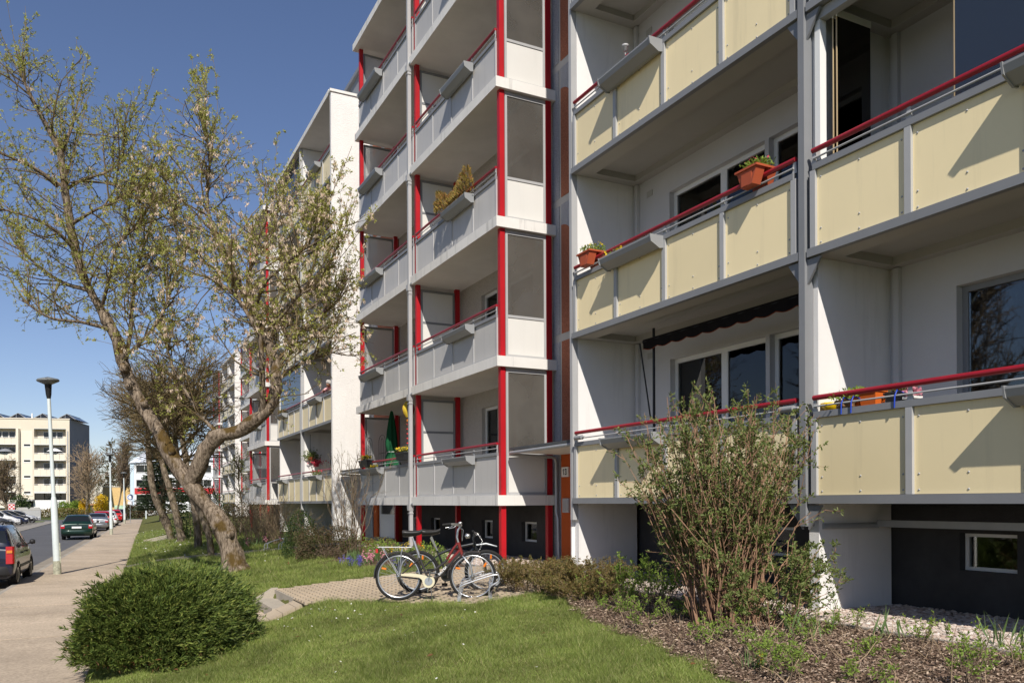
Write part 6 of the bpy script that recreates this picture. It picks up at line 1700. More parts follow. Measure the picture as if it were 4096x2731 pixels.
child('fin', MB().box(-8.4, -8.0, -1.0, -.003, 0, 15.5), M['beige_light'], bg)
for k in range(5):
    z = 1.7 + 2.8 * k
    for a, b in LOG:
        rec = MB(); rec.poly([(a, 1.3, z), (b, 1.3, z), (b, 1.3, z + 2.65), (a, 1.3, z + 2.65)]); rec.poly([(a, 0, z), (a, 1.3, z), (a, 1.3, z + 2.65), (a, 0, z + 2.65)]); rec.poly([(b, 0, z), (b, 0, z + 2.65), (b, 1.3, z + 2.65), (b, 1.3, z)])
        rec.poly([(a, 0, z + 2.65), (a, 1.3, z + 2.65), (b, 1.3, z + 2.65), (b, 0, z + 2.65)]); rec.box(a, b, -.05, 1.3, z - .15, z)
        lg = child('loggia', rec, M['beige_wall'], bg)
        if k == 0 and a > -6:
            child('parapet', MB().box(a, b, -.12, -.06, z - .55, z + 1.05), M['frame'], lg)
            for wa, wb in ((a + .2, a + 1.6), (a + 1.8, a + 2.7), (a + 3.0, a + 4.1), (a + 4.5, b - .1)): child('pane', MB().box(wa, wb, -.09, -.07, z + 1.15, z + 2.4), M['car_glass'], lg)
            child('glazing_frame', MB().box(a, b, -.10, -.06, z + 1.05, z + 1.15).box(a, b, -.10, -.06, z + 2.4, z + 2.6), M['frame'], lg)
        else:
            n = 5; w_ = (b - a) / n
            for i in range(n): child('parapet_panel', MB().box(a + i * w_ + .02, a + (i + 1) * w_ - .02, -.10, -.06, z - .08, z + .98), M['beige_light'], lg)
            child('handrail', MB().box(a, b, -.10, -.05, z + 1.1, z + 1.16), M['frame'], lg)
            child('slab_edge', MB().box(a - .05, b + .05, -.13, -.02, z - .2, z - .1), M['frame'], lg)
            for wa in (a + 1.2, a + 2.3, a + 3.4):
                wo_ = child('window', MB().box(wa - .06, wa + .96, 1.24, 1.28, z + .75, z + 2.2), M['frame'], bg)
                child('pane', MB().box(wa, wa + .9, 1.22, 1.235, z + .81, z + 2.14), M['car_glass'], wo_)
    if k < 4:
        wo_ = child('stair_window', MB().box(-7.5, -6.3, -.10, -.062, z + 2.15, z + 2.75), M['frame'], bg)
        child('pane', MB().box(-7.42, -6.38, -.115, -.101, z + 2.36, z + 2.70), M['car_glass'], wo_)
child('entrance_canopy', MB().box(-8.2, -5.7, -1.2, -.01, 2.7, 3.0), M['steel_light'], bg)
child('entrance_door', MB().box(-7.9, -6.0, -.05, -.004, .1, 2.6), M['plinth'], bg)
child('stair_rail', MB().tube([(-5.6, -.8, .3), (-3.6, -.8, 1.9), (-1.8, -.8, 1.9)], .05, 6).tube([(-5.6, -.8, -.3), (-3.6, -.8, 1.3), (-1.8, -.8, 1.3)], .04, 6), M['frame'], bg, True)
child('stair_landing', MB().box(-3.8, -1.6, -1.2, -.13, 0, 1.0), M['frame'], bg)
child('downpipe', MB().box(-.35, -.22, -.14, -.02, 0, 15.2), M['zinc'], bg)
for x0 in (-13.6, -10.1, -6.1, -2.1):
    child('solar_frame', MB().tube([(x0, 1, ztop + .3), (x0 + 1.4, 1, ztop + 1.1), (x0 + 2.8, 1, ztop + .1)], .05, 5).tube([(x0 + 1.1, 1, ztop), (x0 + 1.1, 1, ztop + 1.0)], .04, 5), M['galv'], bg)
    child('solar_panel', MB().prism([(x0 + .3, ztop + .2), (x0 + 1.4, ztop + 1.05), (x0 + 2.9, ztop + .12)], 'y', 1.1, 9).poly([(x0, 1.0, ztop + .3), (x0 + 1.4, 1.0, ztop + 1.1), (x0 + 1.4, 9, ztop + 1.1), (x0, 9, ztop + .3)]), M['solar'], bg)
child('chimney', MB().box(-6.55, -6.35, 1, 1.2, ztop, ztop + 1.1), M['frame'], bg)
# parasols on its balconies
def small_parasol(label, x, z, col, closed=False):
    R_ = Matrix.Rotation(rad(-15), 4, 'Z'); p = R_ @ Vector((x, .5, z)) + Vector((-4.1, 166.9, -.9))
    t = thing('parasol', label, 'parasol', tuple(p))
    local('pole', MB().tube([(0, 0, -1.0), (0, 0, .6)], .03, 6), M['frame'], t)
    local('canopy', MB().lathe([(1.3, 0), (.7, .4), (0, .62)], (0, 0, 0), 8), mat('parasol_cloth_' + str(len(MATS)), col, .9, .1), t)
small_parasol('grey parasol on the fourth floor of the beige flats', -10.6, 1.7 + 2.8 * 3 + 1.35, (.22, .23, .25)); small_parasol('second grey parasol beside it at the picture edge', -13.0, 1.7 + 2.8 * 3 + 1.4, (.24, .25, .27))
small_parasol('white striped parasol on a balcony beside the shaded gable', -2.6, 1.7 + 2.8 * 3 + 1.45, (.75, .75, .76))

# ------------------------------------------------------------------ white and red house, yellow hall, garages
wr_ = thing('school_building', 'white house with red band and dark windows behind the spruce', 'building', (5.75, 165, -.9), rad(-15))
mb = MB(); mb.poly([(0, 0, 0), (16, 0, 0), (16, 0, 10.2), (0, 0, 9.6)]); mb.poly([(0, 0, 0), (0, 0, 9.6), (0, 10, 9.6), (0, 10, 0)])
child('wall', mb, mat('bright_white_render', (.78, .79, .80), .8, .2), wr_)
child('roof', MB().poly([(-.3, -.4, 9.55), (16, -.4, 10.2), (16, 5, 12.2), (1.5, 5, 12.0)]).poly([(-.3, -.4, 9.55), (1.5, 5, 12.0), (-.3, 10, 9.55)]), mat('white_roof_sheet', (.62, .66, .72), .5, .4), wr_)
child('corner_pipe', MB().box(-.05, .6, -.12, -.02, 0, 9.4), mat('pale_blue_trim', (.55, .66, .74), .6, .3), wr_)
child('red_band', MB().box(.7, 16, -.10, -.01, 3.9, 5.0), mat('red_cladding', (.52, .03, .035), .5, .3), wr_)
for z0, z1 in ((7.9, 9.2), (5.3, 6.5), (2.7, 3.8)):
    for x0 in (1.0, 4.4, 7.8, 11.2):
        wo_ = child('window', MB().box(x0 - .1, x0 + 2.9, -.09, -.012, z0 - .1, z1 + .1), M['frame'], wr_)
        for q in range(2): child('pane', MB().box(x0 + q * 1.42, x0 + 1.36 + q * 1.42, -.11, -.091, z0, z1), M['car_glass'], wo_)
fe = thing('picket_fence', 'white picket fence in front of the white house', 'fence', (6.2, 158, -.9), rad(-15))
for i in range(46): child('picket', MB().box(i * .22, i * .22 + .13, 0, .04, .1, 2.0), M['frame'], fe)
child('rail', MB().box(0, 10.2, .045, .09, .5, .6).box(0, 10.2, .045, .09, 1.5, 1.6), M['frame'], fe)
hl = thing('yellow_hall', 'low windowless yellow hall at the end of the street', 'building', (1.3, 184.5, -.9), rad(-15))
child('wall', MB().box(0, 5.6, 0, 9, 0, 5.5), mat('yellow_brick_wall', (.66, .47, .22), .9, .1, var=.06, vscale=.6, fine=.12, fscale=6), hl)
child('roof_edge', MB().box(-.1, 5.7, -.1, 9.1, 5.5, 5.62), M['beige_light'], hl)
child('painted_gate', MB().box(2.2, 5.3, -.06, -.01, 0, 1.8), mat('pale_green_panel', (.42, .58, .44), .8, .2, var=.4, vscale=.8), hl)
gg = thing('garage', 'low brown garage with flat roof beside the shaded gable', 'garage', (-.6, 168.2, -.9), rad(-15))
child('wall', MB().box(0, 1.9, 0, 5, 0, 1.9), mat('brown_garage_wall', (.20, .14, .10), .9, .1, var=.2, vscale=1), gg); child('roof', MB().box(-.2, 2.1, -.3, 5.2, 1.9, 2.15), mat('garage_eaves', (.40, .22, .12), .8, .2), gg)
child('door', MB().box(.3, 1.7, -.05, -.01, .0, 1.6), M['steel'], gg)
for x, y_, lab in ((-9.9, 146.0, 'grey recycling container with ridged lid behind the parked cars'), (-8.3, 145.2, 'second grey recycling container beside the curved lamp post')):
    t = thing('recycling_container', lab, 'container', (x, y_, -.9)); local('body', MB().box(-.8, .8, -.6, .6, .1, 1.2), M['steel_light'], t); local('lid', MB().prism([(-.85, 1.2), (-.55, 1.65), (.55, 1.65), (.85, 1.2)], 'y', -.62, .62), M['joint'], t); local('wheel', MB().box(-.7, .7, -.5, .5, 0, .12), M['rubber'], t)
t = thing('patterned_pillar', 'red and white patterned pillar behind the white van', 'pillar', (-10.9, 139.5, -.9))
chk = bpy.data.materials.new('red_white_tiles'); chk.use_nodes = True
ck = chk.node_tree.nodes.new('ShaderNodeTexChecker'); ck.inputs['Scale'].default_value = 4.0; ck.inputs[1].default_value = (.55, .04, .05, 1); ck.inputs[2].default_value = (.75, .70, .68, 1)
gg_ = chk.node_tree.nodes.new('ShaderNodeNewGeometry'); chk.node_tree.links.new(gg_.outputs['Position'], ck.inputs['Vector']); chk.node_tree.links.new(ck.outputs[0], chk.node_tree.nodes['Principled BSDF'].inputs['Base Color'])
local('shaft', MB().box(-.42, .42, -.42, .42, 0, 2.3), chk, t); local('cap', MB().box(-.48, .48, -.48, .48, 2.3, 2.42), M['steel_light'], t)
vg = strip('verge_grass', lambda y: -40, lambda y: 1.5, -.87, M['soil'], np.array([127.5, 131.5])); 
gs = strip('grass_strip', lambda y: -20, lambda y: -5.6, -.868, mat('verge_turf', (.16, .20, .06), .95, .1, var=.2, vscale=1.0), np.array([112.5, 117.5]))
# ------------------------------------------------------------------ things on the balconies
def sadd_pot(label, y0, y1, zr, X=FX, fl='red_petals'):
    """Terracotta planter straddling the handrail."""
    t = thing('railing_pot', label, 'flower pot', (X, (y0 + y1) / 2, zr))
    for s_ in (-1, 1):
        xa, xb = (X + .02, X + .16) if s_ > 0 else (X - .17, X - .03)
        mb = MB()
        V = [(xa + .02 * s_ * (s_ < 0), y0 + .06, zr - .12), (xb - .02, y0 + .06, zr - .12), (xb - .02, y1 - .06, zr - .12), (xa + .02, y1 - .06, zr - .12), (xa, y0, zr + .12), (xb, y0, zr + .12), (xb, y1, zr + .12), (xa, y1, zr + .12)]
        V = [(q[0], q[1], zr + (q[2] - zr) * .82) for q in V]
        mb.add(V, BOXF)
        for yy in np.linspace(y0 + .1, y1 - .1, 5): mb.box(xa - .006 if s_ < 0 else xb - .002, xa + .004 if s_ < 0 else xb + .006, yy - .018, yy + .018, zr - .09, zr + .06)
        mb.build('trough', M['terracotta'], t, (X, y0, zr))
    MB().box(X - .19, X + .18, y0 - .02, y1 + .02, zr + .099, zr + .125).build('rim', M['terracotta'], t, (X, y0, zr))
    n = 240; p = np.stack([X + rng.uniform(-.15, .15, n), rng.uniform(y0, y1, n), zr + .15 + .07 * rng.random(n)], -1)
    Leaves().leaf(p, unit(rand_unit(n) + np.array([0, 0, .7])), .05, .022).build('foliage', 'rose_leaves', t, (X, y0, zr))
    n = 14; p = np.stack([X + rng.uniform(-.12, .12, n), rng.uniform(y0, y1, n), zr + .24 + .03 * rng.random(n)], -1)
    Leaves().leaf(p, rand_unit(n), .04, .035).build('flowers', fl, t, (X, y0, zr)); return t
zr1 = 1.26 + ST + 1.205
sadd_pot('terracotta railing pot at the left end of the middle cream balcony', 11.24, 11.60, zr1 - .02, fl='yellow_petals')
sadd_pot('terracotta railing pot with red flower by the window of the middle cream balcony', 7.48, 7.82, zr1 - .02)
def tuft(name, label, c, r, h, n, leaf, ls, fl=None, nf=0, cat='plants'):
    t = thing(name, label, cat, tuple(c))
    p = np.array(c) + np.stack([rng.uniform(-r[0], r[0], n), rng.uniform(-r[1], r[1], n), h * rng.random(n) ** 1.3], -1)
    Leaves().leaf(p, unit(rand_unit(n) + np.array([0, 0, .9])), ls * (.6 + .8 * rng.random(n)), ls * .45).build('foliage', leaf, t, tuple(c))
    if fl:
        p = np.array(c) + np.stack([rng.uniform(-r[0], r[0], nf), rng.uniform(-r[1], r[1], nf), h * (.7 + .4 * rng.random(nf))], -1)
        for _ in range(3): 
            pass
        Leaves().leaf(np.repeat(p, 5, 0), rand_unit(nf * 5), .045, .04).build('flowers', fl, t, tuple(c))['kind'] = 'stuff'
    return t
tuft('trough_plants', 'small violas in the trough of the middle cream balcony', (7.2, 10.6, 4.08 + 1.0), (.06, .25), .10, 130, 'shrub_leaves', .04, 'yellow_petals', 8)
tuft('trough_plants', 'dark low plants at the right end of the same trough', (7.2, 9.85, 4.08 + 1.0), (.06, .3), .07, 130, 'dark_leaves', .04)
tuft('trough_plants', 'small red and white ornaments in the top trough', (7.2, 10.32, 6.9 + 1.0), (.04, .12), .14, 30, 'white_petals', .04, 'red_petals', 6)
sl = thing('solar_light', 'small solar garden light standing in the top trough', 'garden light', (7.2, 10.27, 7.9)); MB().tube([(7.2, 10.27, 7.9), (7.2, 10.27, 8.12)], .008, 6).build('stake', M['steel_light'], sl, (7.2, 10.27, 7.9)); MB().lathe([(0, 0), (.035, .005), (.04, .07), (.05, .075), (.05, .1), (0, .105)], (7.2, 10.27, 8.12), 10).build('lamp_body', M['steel_light'], sl, (7.2, 10.27, 8.12), smooth=True)
tuft('trough_plants', 'geraniums on the lower far cream balcony', (7.2, 29.9, 1.26 + 1.03), (.08, .55), .16, 160, 'shrub_leaves', .07, 'red_petals', 14)
tuft('trough_plants', 'plants in the trough of the second-floor far cream balcony', (7.2, 36.0, 4.08 + 1.03), (.08, .55), .2, 160, 'olive_leaves', .08)
# golden conifers in a trough of the grey tower
gc = thing('trough_plants', 'golden dwarf conifers in the trough of the third-floor grey balcony', 'plants', (7.2, 16.75, 1.22 + ST * 2 + 1.05))
lv = Leaves(); zt0 = 1.22 + ST * 2 + 1.04
for yy, hh in ((16.2, .62), (16.4, .52), (16.65, .34), (16.95, .3), (17.2, .42), (17.38, .5), (17.5, .3)):
    n = 300; u = rng.random(n) ** .7; r_ = .16 * (1 - u) + .02; a = rng.random(n) * 2 * PI
    p = np.stack([7.19 + r_ * np.cos(a) - .10 * u * (yy > 17), yy + r_ * np.sin(a) + .18 * u * (yy > 17), zt0 + hh * u], -1)
    lv.leaf(p, unit(np.stack([np.cos(a), np.sin(a) + .3, 1.0 + 0 * a], -1) + .4 * rand_unit(n)), .10, .022)
lv.build('foliage', 'golden_twigs', gc, (7.2, 16.75, zt0))
# lowest grey balcony, left section: parasol, balloon windmill, trellis, pots
par = thing('parasol', 'closed dark green parasol tied with a cord on the lowest grey balcony', 'parasol', (7.72, 22.85, 1.43))
MB().tube([(7.72, 22.85, 1.43), (7.72, 22.9, 3.98)], .02, 8).build('pole', M['steel_light'], par, (7.72, 22.85, 1.43), smooth=True)
aa = np.linspace(0, 2 * PI, 24, endpoint=False); prof = [(.03, 3.95), (.07, 3.75), (.12, 3.35), (.15, 3.0), (.13, 2.78), (.11, 2.74), (.16, 2.6), (.22, 2.42), (.24, 2.36)]
Vp = np.array([[(7.72 + r_ * (1 + .28 * math.cos(6 * a)) * math.cos(a), 22.87 - .0 + r_ * (1 + .28 * math.cos(6 * a)) * math.sin(a) * 1.1, z + (.05 * math.cos(6 * a) if i == 8 else 0)) for a in aa] for i, (r_, z) in enumerate(prof)])
MB().add(Vp.reshape(-1, 3), [[i * 24 + j, i * 24 + (j + 1) % 24, (i + 1) * 24 + (j + 1) % 24, (i + 1) * 24 + j] for i in range(8) for j in range(24)]).build('canopy', mat('dark_green_cloth', (.012, .085, .035), .85, .15, var=.1, vscale=8), par, (7.72, 22.85, 3), smooth=True)
MB().tube([(7.72 + .135 * math.cos(a), 22.87 + .15 * math.sin(a), 2.76) for a in aa], .008, 5, closed=True).build('cord', M['plate'], par, (7.72, 22.85, 2.76))
bal = thing('balloon_windspinner', 'toy hot air balloon with coloured gores and hanging spiral at the middle post', 'wind spinner', (7.45, 20.68, 3.5))
cols = [(.6, .45, .02), (.02, .03, .18), (.55, .03, .03), (.7, .5, .05), (.03, .05, .22), (.5, .04, .03)]
for g_ in range(6):
    a = np.linspace(g_ * PI / 3, (g_ + 1) * PI / 3, 4); pr = [(.0, 3.98), (.09, 3.96), (.15, 3.88), (.17, 3.78), (.14, 3.66), (.07, 3.55)]
    V = np.array([[(7.45 + r_ * math.cos(q), 20.68 + r_ * math.sin(q), z) for q in a] for r_, z in pr])
    MB().add(V.reshape(-1, 3), [[i * 4 + j, i * 4 + j + 1, (i + 1) * 4 + j + 1, (i + 1) * 4 + j] for i in range(5) for j in range(3)]).build('gore', mat('balloon_gore_' + str(g_), cols[g_], .6, .3), bal, (7.45, 20.68, 3.8), smooth=True)
MB().lathe([(0, 3.43), (.05, 3.43), (.06, 3.5), (0, 3.5)], (7.45, 20.68, 0), 10).build('basket', M['amber'], bal, (7.45, 20.68, 3.45))
q = np.linspace(0, 10 * PI, 70); ins = np.stack([7.45 + .015 * np.cos(q), 20.68 + .015 * np.sin(q), 3.43 - q * .02], -1); ous = np.stack([7.45 + .06 * np.cos(q), 20.68 + .06 * np.sin(q), 3.43 - q * .02], -1)
MB().add(np.concatenate([ins, ous]), [[i, i + 1, 70 + i + 1, 70 + i] for i in range(69)]).build('spiral', MATS['balloon_gore_2'], bal, (7.45, 20.68, 3))
tr2 = thing('wire_trellis', 'pair of dark wire trellis arches on the lowest grey balcony', 'trellis', (7.42, 23.5, 2.5))
for yc in (24.1, 22.85):
    for off in (-.30, -.1, .1, .30): MB().tube([(7.42, yc + off, 2.4), (7.42, yc + off, 3.05)], .006, 4).build('wire', M['black'], tr2, (7.42, yc + off, 2.4))
    a = np.linspace(0, PI, 12); MB().tube([(7.42, yc + .3 * math.cos(v), 3.05 + .2 * math.sin(v)) for v in a], .007, 4).build('wire', M['black'], tr2, (7.42, yc, 3.05)); MB().tube([(7.42, yc + .1 * math.cos(v), 3.05 + .1 * math.sin(v)) for v in a], .006, 4).build('wire', M['black'], tr2, (7.42, yc, 3.05))
    MB().tube([(7.42, yc - .34, 2.72), (7.42, yc + .34, 2.72)], .006, 4).build('wire', M['black'], tr2, (7.42, yc, 2.7))
def rail_box(label, y0, y1, z, fl, col='dark_plastic'):
    t = thing('balcony_pot', label, 'flower pot', (7.25, (y0 + y1) / 2, z))
    MB().add([(7.16, y0 + .04, z - .2), (7.3, y0 + .04, z - .2), (7.3, y1 - .04, z - .2), (7.16, y1 - .04, z - .2), (7.12, y0, z), (7.33, y0, z), (7.33, y1, z), (7.12, y1, z)], BOXF).build('pot', M[col], t, (7.2, y0, z))
    MB().box(7.11, 7.34, y0 - .01, y1 + .01, z - .03, z + .005).build('rim', M[col], t, (7.2, y0, z))
    n = 90; p = np.stack([rng.uniform(7.13, 7.32, n), rng.uniform(y0, y1, n), z + .1 * rng.random(n)], -1); Leaves().leaf(p, unit(rand_unit(n) + np.array([0, 0, .6])), .07, .035).build('foliage', 'shrub_leaves', t, (7.2, y0, z))
    n = 60; p = np.stack([rng.uniform(7.13, 7.32, n), rng.uniform(y0, y1, n), z + .06 + .08 * rng.random(n)], -1); Leaves().leaf(p, rand_unit(n), .06, .055).build('flowers', fl, t, (7.2, y0, z))
M['dark_plastic'] = mat('dark_plastic', (.025, .027, .03), .5, .4)
rail_box('dark pot with yellow pansies at the left end of the lowest grey balcony', 23.4, 24.25, 2.55, 'yellow_petals')
rail_box('dark pot with yellow pansies beside the middle red post', 20.15, 20.85, 2.60, 'yellow_petals')
tuft('trough_plants', 'yellow pansies in the trough of the lowest grey balcony', (7.2, 23.1, 1.22 + 1.03), (.06, .5), .10, 120, 'shrub_leaves', .06, 'yellow_petals', 14)
# lowest cream balcony on the right: bowl, basket, boxes, hooks
XI = 7.52
bs = thing('wooden_shelf', 'weathered wooden shelf board behind the lowest right railing', 'shelf', (XI, 6.4, 2.28)); bx('board', XI - .14, XI + .16, 5.95, 6.80, 2.27, 2.295, M['wood'], bs)
for yv in (6.05, 6.7): bx('bracket', XI - .1, XI + .1, yv, yv + .03, 2.1, 2.269, M['steel_light'], bs)
bw = thing('yellow_bowl', 'bright yellow scalloped bowl on the wooden shelf', 'bowl', (XI, 6.68, 2.30)); a = np.linspace(0, 2 * PI, 24, endpoint=False)
Vb = np.array([[(XI + r_ * math.cos(v) * (1 + .06 * math.cos(8 * v) * (i > 1)), 6.68 + r_ * math.sin(v) * (1 + .06 * math.cos(8 * v) * (i > 1)), z) for v in a] for i, (r_, z) in enumerate([(.001, 2.302), (.06, 2.302), (.10, 2.36), (.115, 2.41), (.105, 2.41), (.05, 2.32)])])
MB().add(Vb.reshape(-1, 3), [[i * 24 + j, i * 24 + (j + 1) % 24, (i + 1) * 24 + (j + 1) % 24, (i + 1) * 24 + j] for i in range(5) for j in range(24)]).build('bowl', mat('yellow_glaze', (.75, .50, .01), .3, .5), bw, (XI, 6.68, 2.3), smooth=True)
def crate(name, label, y0, y1, x0, x1, z0, h, m, plants=None):
    t = thing(name, label, 'flower pot', ((x0 + x1) / 2, (y0 + y1) / 2, z0))
    MB().add([(x0 + .02, y0 + .02, z0), (x1 - .02, y0 + .02, z0), (x1 - .02, y1 - .02, z0), (x0 + .02, y1 - .02, z0), (x0, y0, z0 + h), (x1, y0, z0 + h), (x1, y1, z0 + h), (x0, y1, z0 + h)], BOXF).build('pot', m, t, (x0, y0, z0))
    MB().box(x0 - .008, x1 + .008, y0 - .008, y1 + .008, z0 + h - .02, z0 + h + .002).build('rim', m, t, (x0, y0, z0))
    if plants:
        n = 150; p = np.stack([rng.uniform(x0, x1, n), rng.uniform(y0, y1, n), z0 + h + .07 * rng.random(n)], -1); Leaves().leaf(p, unit(rand_unit(n) + np.array([0, 0, .7])), .05, .022).build('foliage', plants, t, (x0, y0, z0))
M['orange_plastic'] = mat('orange_plastic', (.62, .13, .02), .4, .4)
crate('orange_planter', 'orange planter box beside the yellow bowl', 6.28, 6.52, XI - .02, XI + .15, 2.296, .17, M['orange_plastic'], 'rose_leaves')
crate('orange_planter', 'taller orange planter box right of the wicker basket', 6.04, 6.26, XI - .06, XI + .12, 2.296, .19, M['orange_plastic'])
wk = thing('wicker_basket', 'wicker basket with green plants between the orange boxes', 'basket', (XI - .1, 6.42, 2.3)); MB().lathe([(.0, 2.297), (.07, 2.297), (.10, 2.33), (.095, 2.36), (.115, 2.40), (.10, 2.40), (.0, 2.37)], (XI - .1, 6.40, 0), 14).build('weave', mat('wicker', (.24, .14, .07), .8, .2, fine=.6, fscale=80, bump=1, bscale=60), wk, (XI - .1, 6.4, 2.3))
n = 120; p = np.stack([XI - .1 + .08 * rng.normal(size=n), 6.4 + .08 * rng.normal(size=n), 2.41 + .06 * rng.random(n)], -1); Leaves().leaf(p, unit(rand_unit(n) + np.array([0, 0, .5])), .05, .02).build('foliage', 'rose_leaves', wk, (XI - .1, 6.4, 2.4))
crate('dark_planter', 'dark planter with leafy plants behind the lowest right railing', 5.68, 5.95, XI - .04, XI + .18, 2.27, .16, M['dark_plastic'], 'olive_leaves')
crate('white_planter', 'small white pot with pink heather by the balcony post', 5.58, 5.70, XI - .06, XI + .06, 2.24, .12, M['frame'], 'pink_petals')
bp_ = thing('plant_stand', 'dark floor stand that carries the planters behind the railing', 'stand', (XI + .05, 5.75, 1.51)); bx('top', XI - .1, XI + .2, 5.5, 5.94, 2.215, 2.24, M['wood'], bp_)
for ax in (XI - .08, XI + .17):
    for ay in (5.52, 5.9): bx('leg', ax, ax + .02, ay, ay + .02, 1.51, 2.214, M['wood'], bp_)
for yv in (6.33, 6.2, 5.66):
    hk = thing('blue_hook', {6.33: 'blue hook on the rail below the wicker basket', 6.2: 'blue hook between the orange planters', 5.66: 'blue hook hanging beside the balcony post'}[yv], 'hook', (FX - .02, yv, 2.35)); MB().tube([(FX + .08, yv, 2.40), (FX - .02, yv, 2.42), (FX - .055, yv, 2.36), (FX - .05, yv + .01, 2.24)], .008, 6).build('hook_wire', mat('blue_plastic_' + str(len(MATS)), (.02, .06, .42), .4, .4), hk, (FX, yv, 2.35), smooth=True)
tb = thing('balcony_table', 'folded grey tablecloth on a table behind the lowest right railing', 'table', (8.0, 4.6, 1.51)); bx('top', 7.75, 8.25, 4.2, 5.0, 2.18, 2.21, M['joint'], tb)
for ax in (7.78, 8.2):
    for ay in (4.23, 4.95): bx('leg', ax, ax + .03, ay, ay + .03, 1.51, 2.179, M['steel'], tb)
# clamp awning in the lower left cream loggia
aw = thing('awning', 'rolled black clamp awning with scalloped valance on a black pole', 'awning', (8.0, 9.2, 1.51))
MB().tube([(8.0, 10.66, 1.5), (8.0, 10.66, 4.07)], .022, 8).build('pole', M['black'], aw, (8.0, 10.66, 1.5), smooth=True); MB().tube([(8.0, 7.3, 1.5), (8.0, 7.3, 4.07)], .022, 8).build('pole', M['black'], aw, (8.0, 7.3, 1.5), smooth=True)
MB().tube([(7.95, 10.84, 3.87), (7.95, 7.2, 3.87)], .045, 10).build('roller', M['black'], aw, (7.95, 9, 3.87), smooth=True)
MB().tube([(7.98, 10.72, 2.6), (7.86, 10.84, 3.84)], .013, 6).build('arm', M['black'], aw, (7.95, 10.8, 3), smooth=True)
nv = 140; yv = np.linspace(10.82, 7.2, nv); zb_ = 3.755 - .035 * np.abs(np.sin((yv - 7.2) * PI / .36))
Vv = np.concatenate([np.stack([np.full(nv, 7.905), yv, np.full(nv, 3.9)], -1), np.stack([7.905 + .01 * np.sin(yv * 20), yv, zb_], -1)])
MB().add(Vv, [[i, i + 1, nv + i + 1, nv + i] for i in range(nv - 1)]).build('valance', mat('black_cloth', (.014, .012, .012), .95, .1), aw, (7.9, 9, 3.8)); MB().tube(np.stack([np.full(nv, 7.902), yv, zb_], -1), .006, 4).build('valance_piping', mat('orange_piping', (.28, .06, .02), .8, .2), aw, (7.9, 9, 3.75))
for yv, lab in ((11.75, 'rolled grey screen tied to the rail at the left end'), (7.1, 'rolled grey screen tied to the rail near the steel column')):
    t = thing('rolled_screen', lab, 'rolled screen', (FX - .06, yv, 2.37)); MB().tube([(FX - .07, yv - .1, 2.37), (FX - .07, yv + .12, 2.37)], .038, 12).build('roll', M['planter'], t, (FX - .07, yv, 2.37), smooth=True); MB().tube([(FX - .07, yv - .1, 2.37), (FX - .07, yv - .17, 2.37)], .016, 8).build('spindle', M['steel_light'], t, (FX - .07, yv, 2.37))
# sliding glass of the first-floor right loggia: open panes folded against the wall, two panes to the right
gz = thing('balcony_glazing', 'frameless sliding glazing with panes folded back on the upper right balcony', 'glazing', (7.5, 5, 5.3))
zb1 = 1.26 + ST
bx('bottom_track', FX + .06, FX + .14, 1.8, 6.78, zb1 + 1.046, zb1 + 1.10, M['steel_light'], gz); bx('top_track', FX + .05, FX + .15, 1.8, 6.78, zb1 + ST - .12, zb1 + ST - .005, M['steel_light'], gz)
bx('end_profile', FX + .05, FX + .15, 6.70, 6.775, zb1 + 1.101, zb1 + ST - .121, M['frame'], gz)
for i in range(2): bx('folded_pane', FX + .16, FX + .70, 6.60 - .05 * i, 6.608 - .05 * i, zb1 + 1.12, zb1 + ST - .14, M['glass_dark'], gz); 
for i in range(2): bx('pane_profile', FX + .15, FX + .71, 6.595 - .05 * i, 6.613 - .05 * i, zb1 + ST - .139, zb1 + ST - .06, M['frame'], gz); bx('pane_edge', FX + .148, FX + .159, 6.598 - .05 * i, 6.61 - .05 * i, zb1 + 1.12, zb1 + ST - .14, M['glass_edge'], gz)
for a, c_ in ((4.28, 5.09), (3.46, 4.27), (2.64, 3.45), (1.82, 2.63)): bx('pane', FX + .095, FX + .103, a, c_, zb1 + 1.101, zb1 + ST - .121, M['glass_blue'], gz)
bx('pane_edge', FX + .094, FX + .104, 5.092, 5.104, zb1 + 1.101, zb1 + ST - .121, M['glass_edge'], gz)
# far cream balconies: hanging baskets, obelisk
hb1 = thing('hanging_basket', 'hanging basket with trailing leaves on the far white side wall', 'hanging basket', (7.62, 32.6, 3.2)); MB().lathe([(0, 2.98), (.09, 3.0), (.13, 3.1), (0, 3.1)], (7.62, 32.6, 0), 12).build('basket', M['terracotta'], hb1, (7.62, 32.6, 3)); MB().tube([(7.62, 32.6, 3.1), (7.62, 32.6, 4.0)], .008, 4).build('chain', M['black'], hb1, (7.62, 32.6, 3.5))
n = 260; p = np.array([7.62, 32.6, 3.18]) + rng.normal(size=(n, 3)) * np.array([.14, .14, .10]); Leaves().leaf(p, unit(rand_unit(n) + np.array([0, 0, -.3])), .10, .05).build('foliage', 'shrub_leaves', hb1, (7.62, 32.6, 3.2))
hb2 = thing('hanging_basket', 'red hanging pot with red flowers below the leafy basket', 'hanging basket', (7.86, 32.6, 2.9)); MB().lathe([(0, 2.72), (.09, 2.73), (.12, 2.88), (0, 2.88)], (7.86, 32.6, 0), 12).build('basket', M['red_rail'], hb2, (7.86, 32.6, 2.8)); n = 160; p = np.array([7.86, 32.6, 2.92]) + rng.normal(size=(n, 3)) * np.array([.12, .12, .05]); Leaves().leaf(p, rand_unit(n), .08, .05).build('foliage', 'red_petals', hb2, (7.86, 32.6, 2.9))
ob = thing('obelisk', 'black metal garden obelisk topped with a bird on the far cream balcony', 'obelisk', (7.62, 29.2, 1.5))
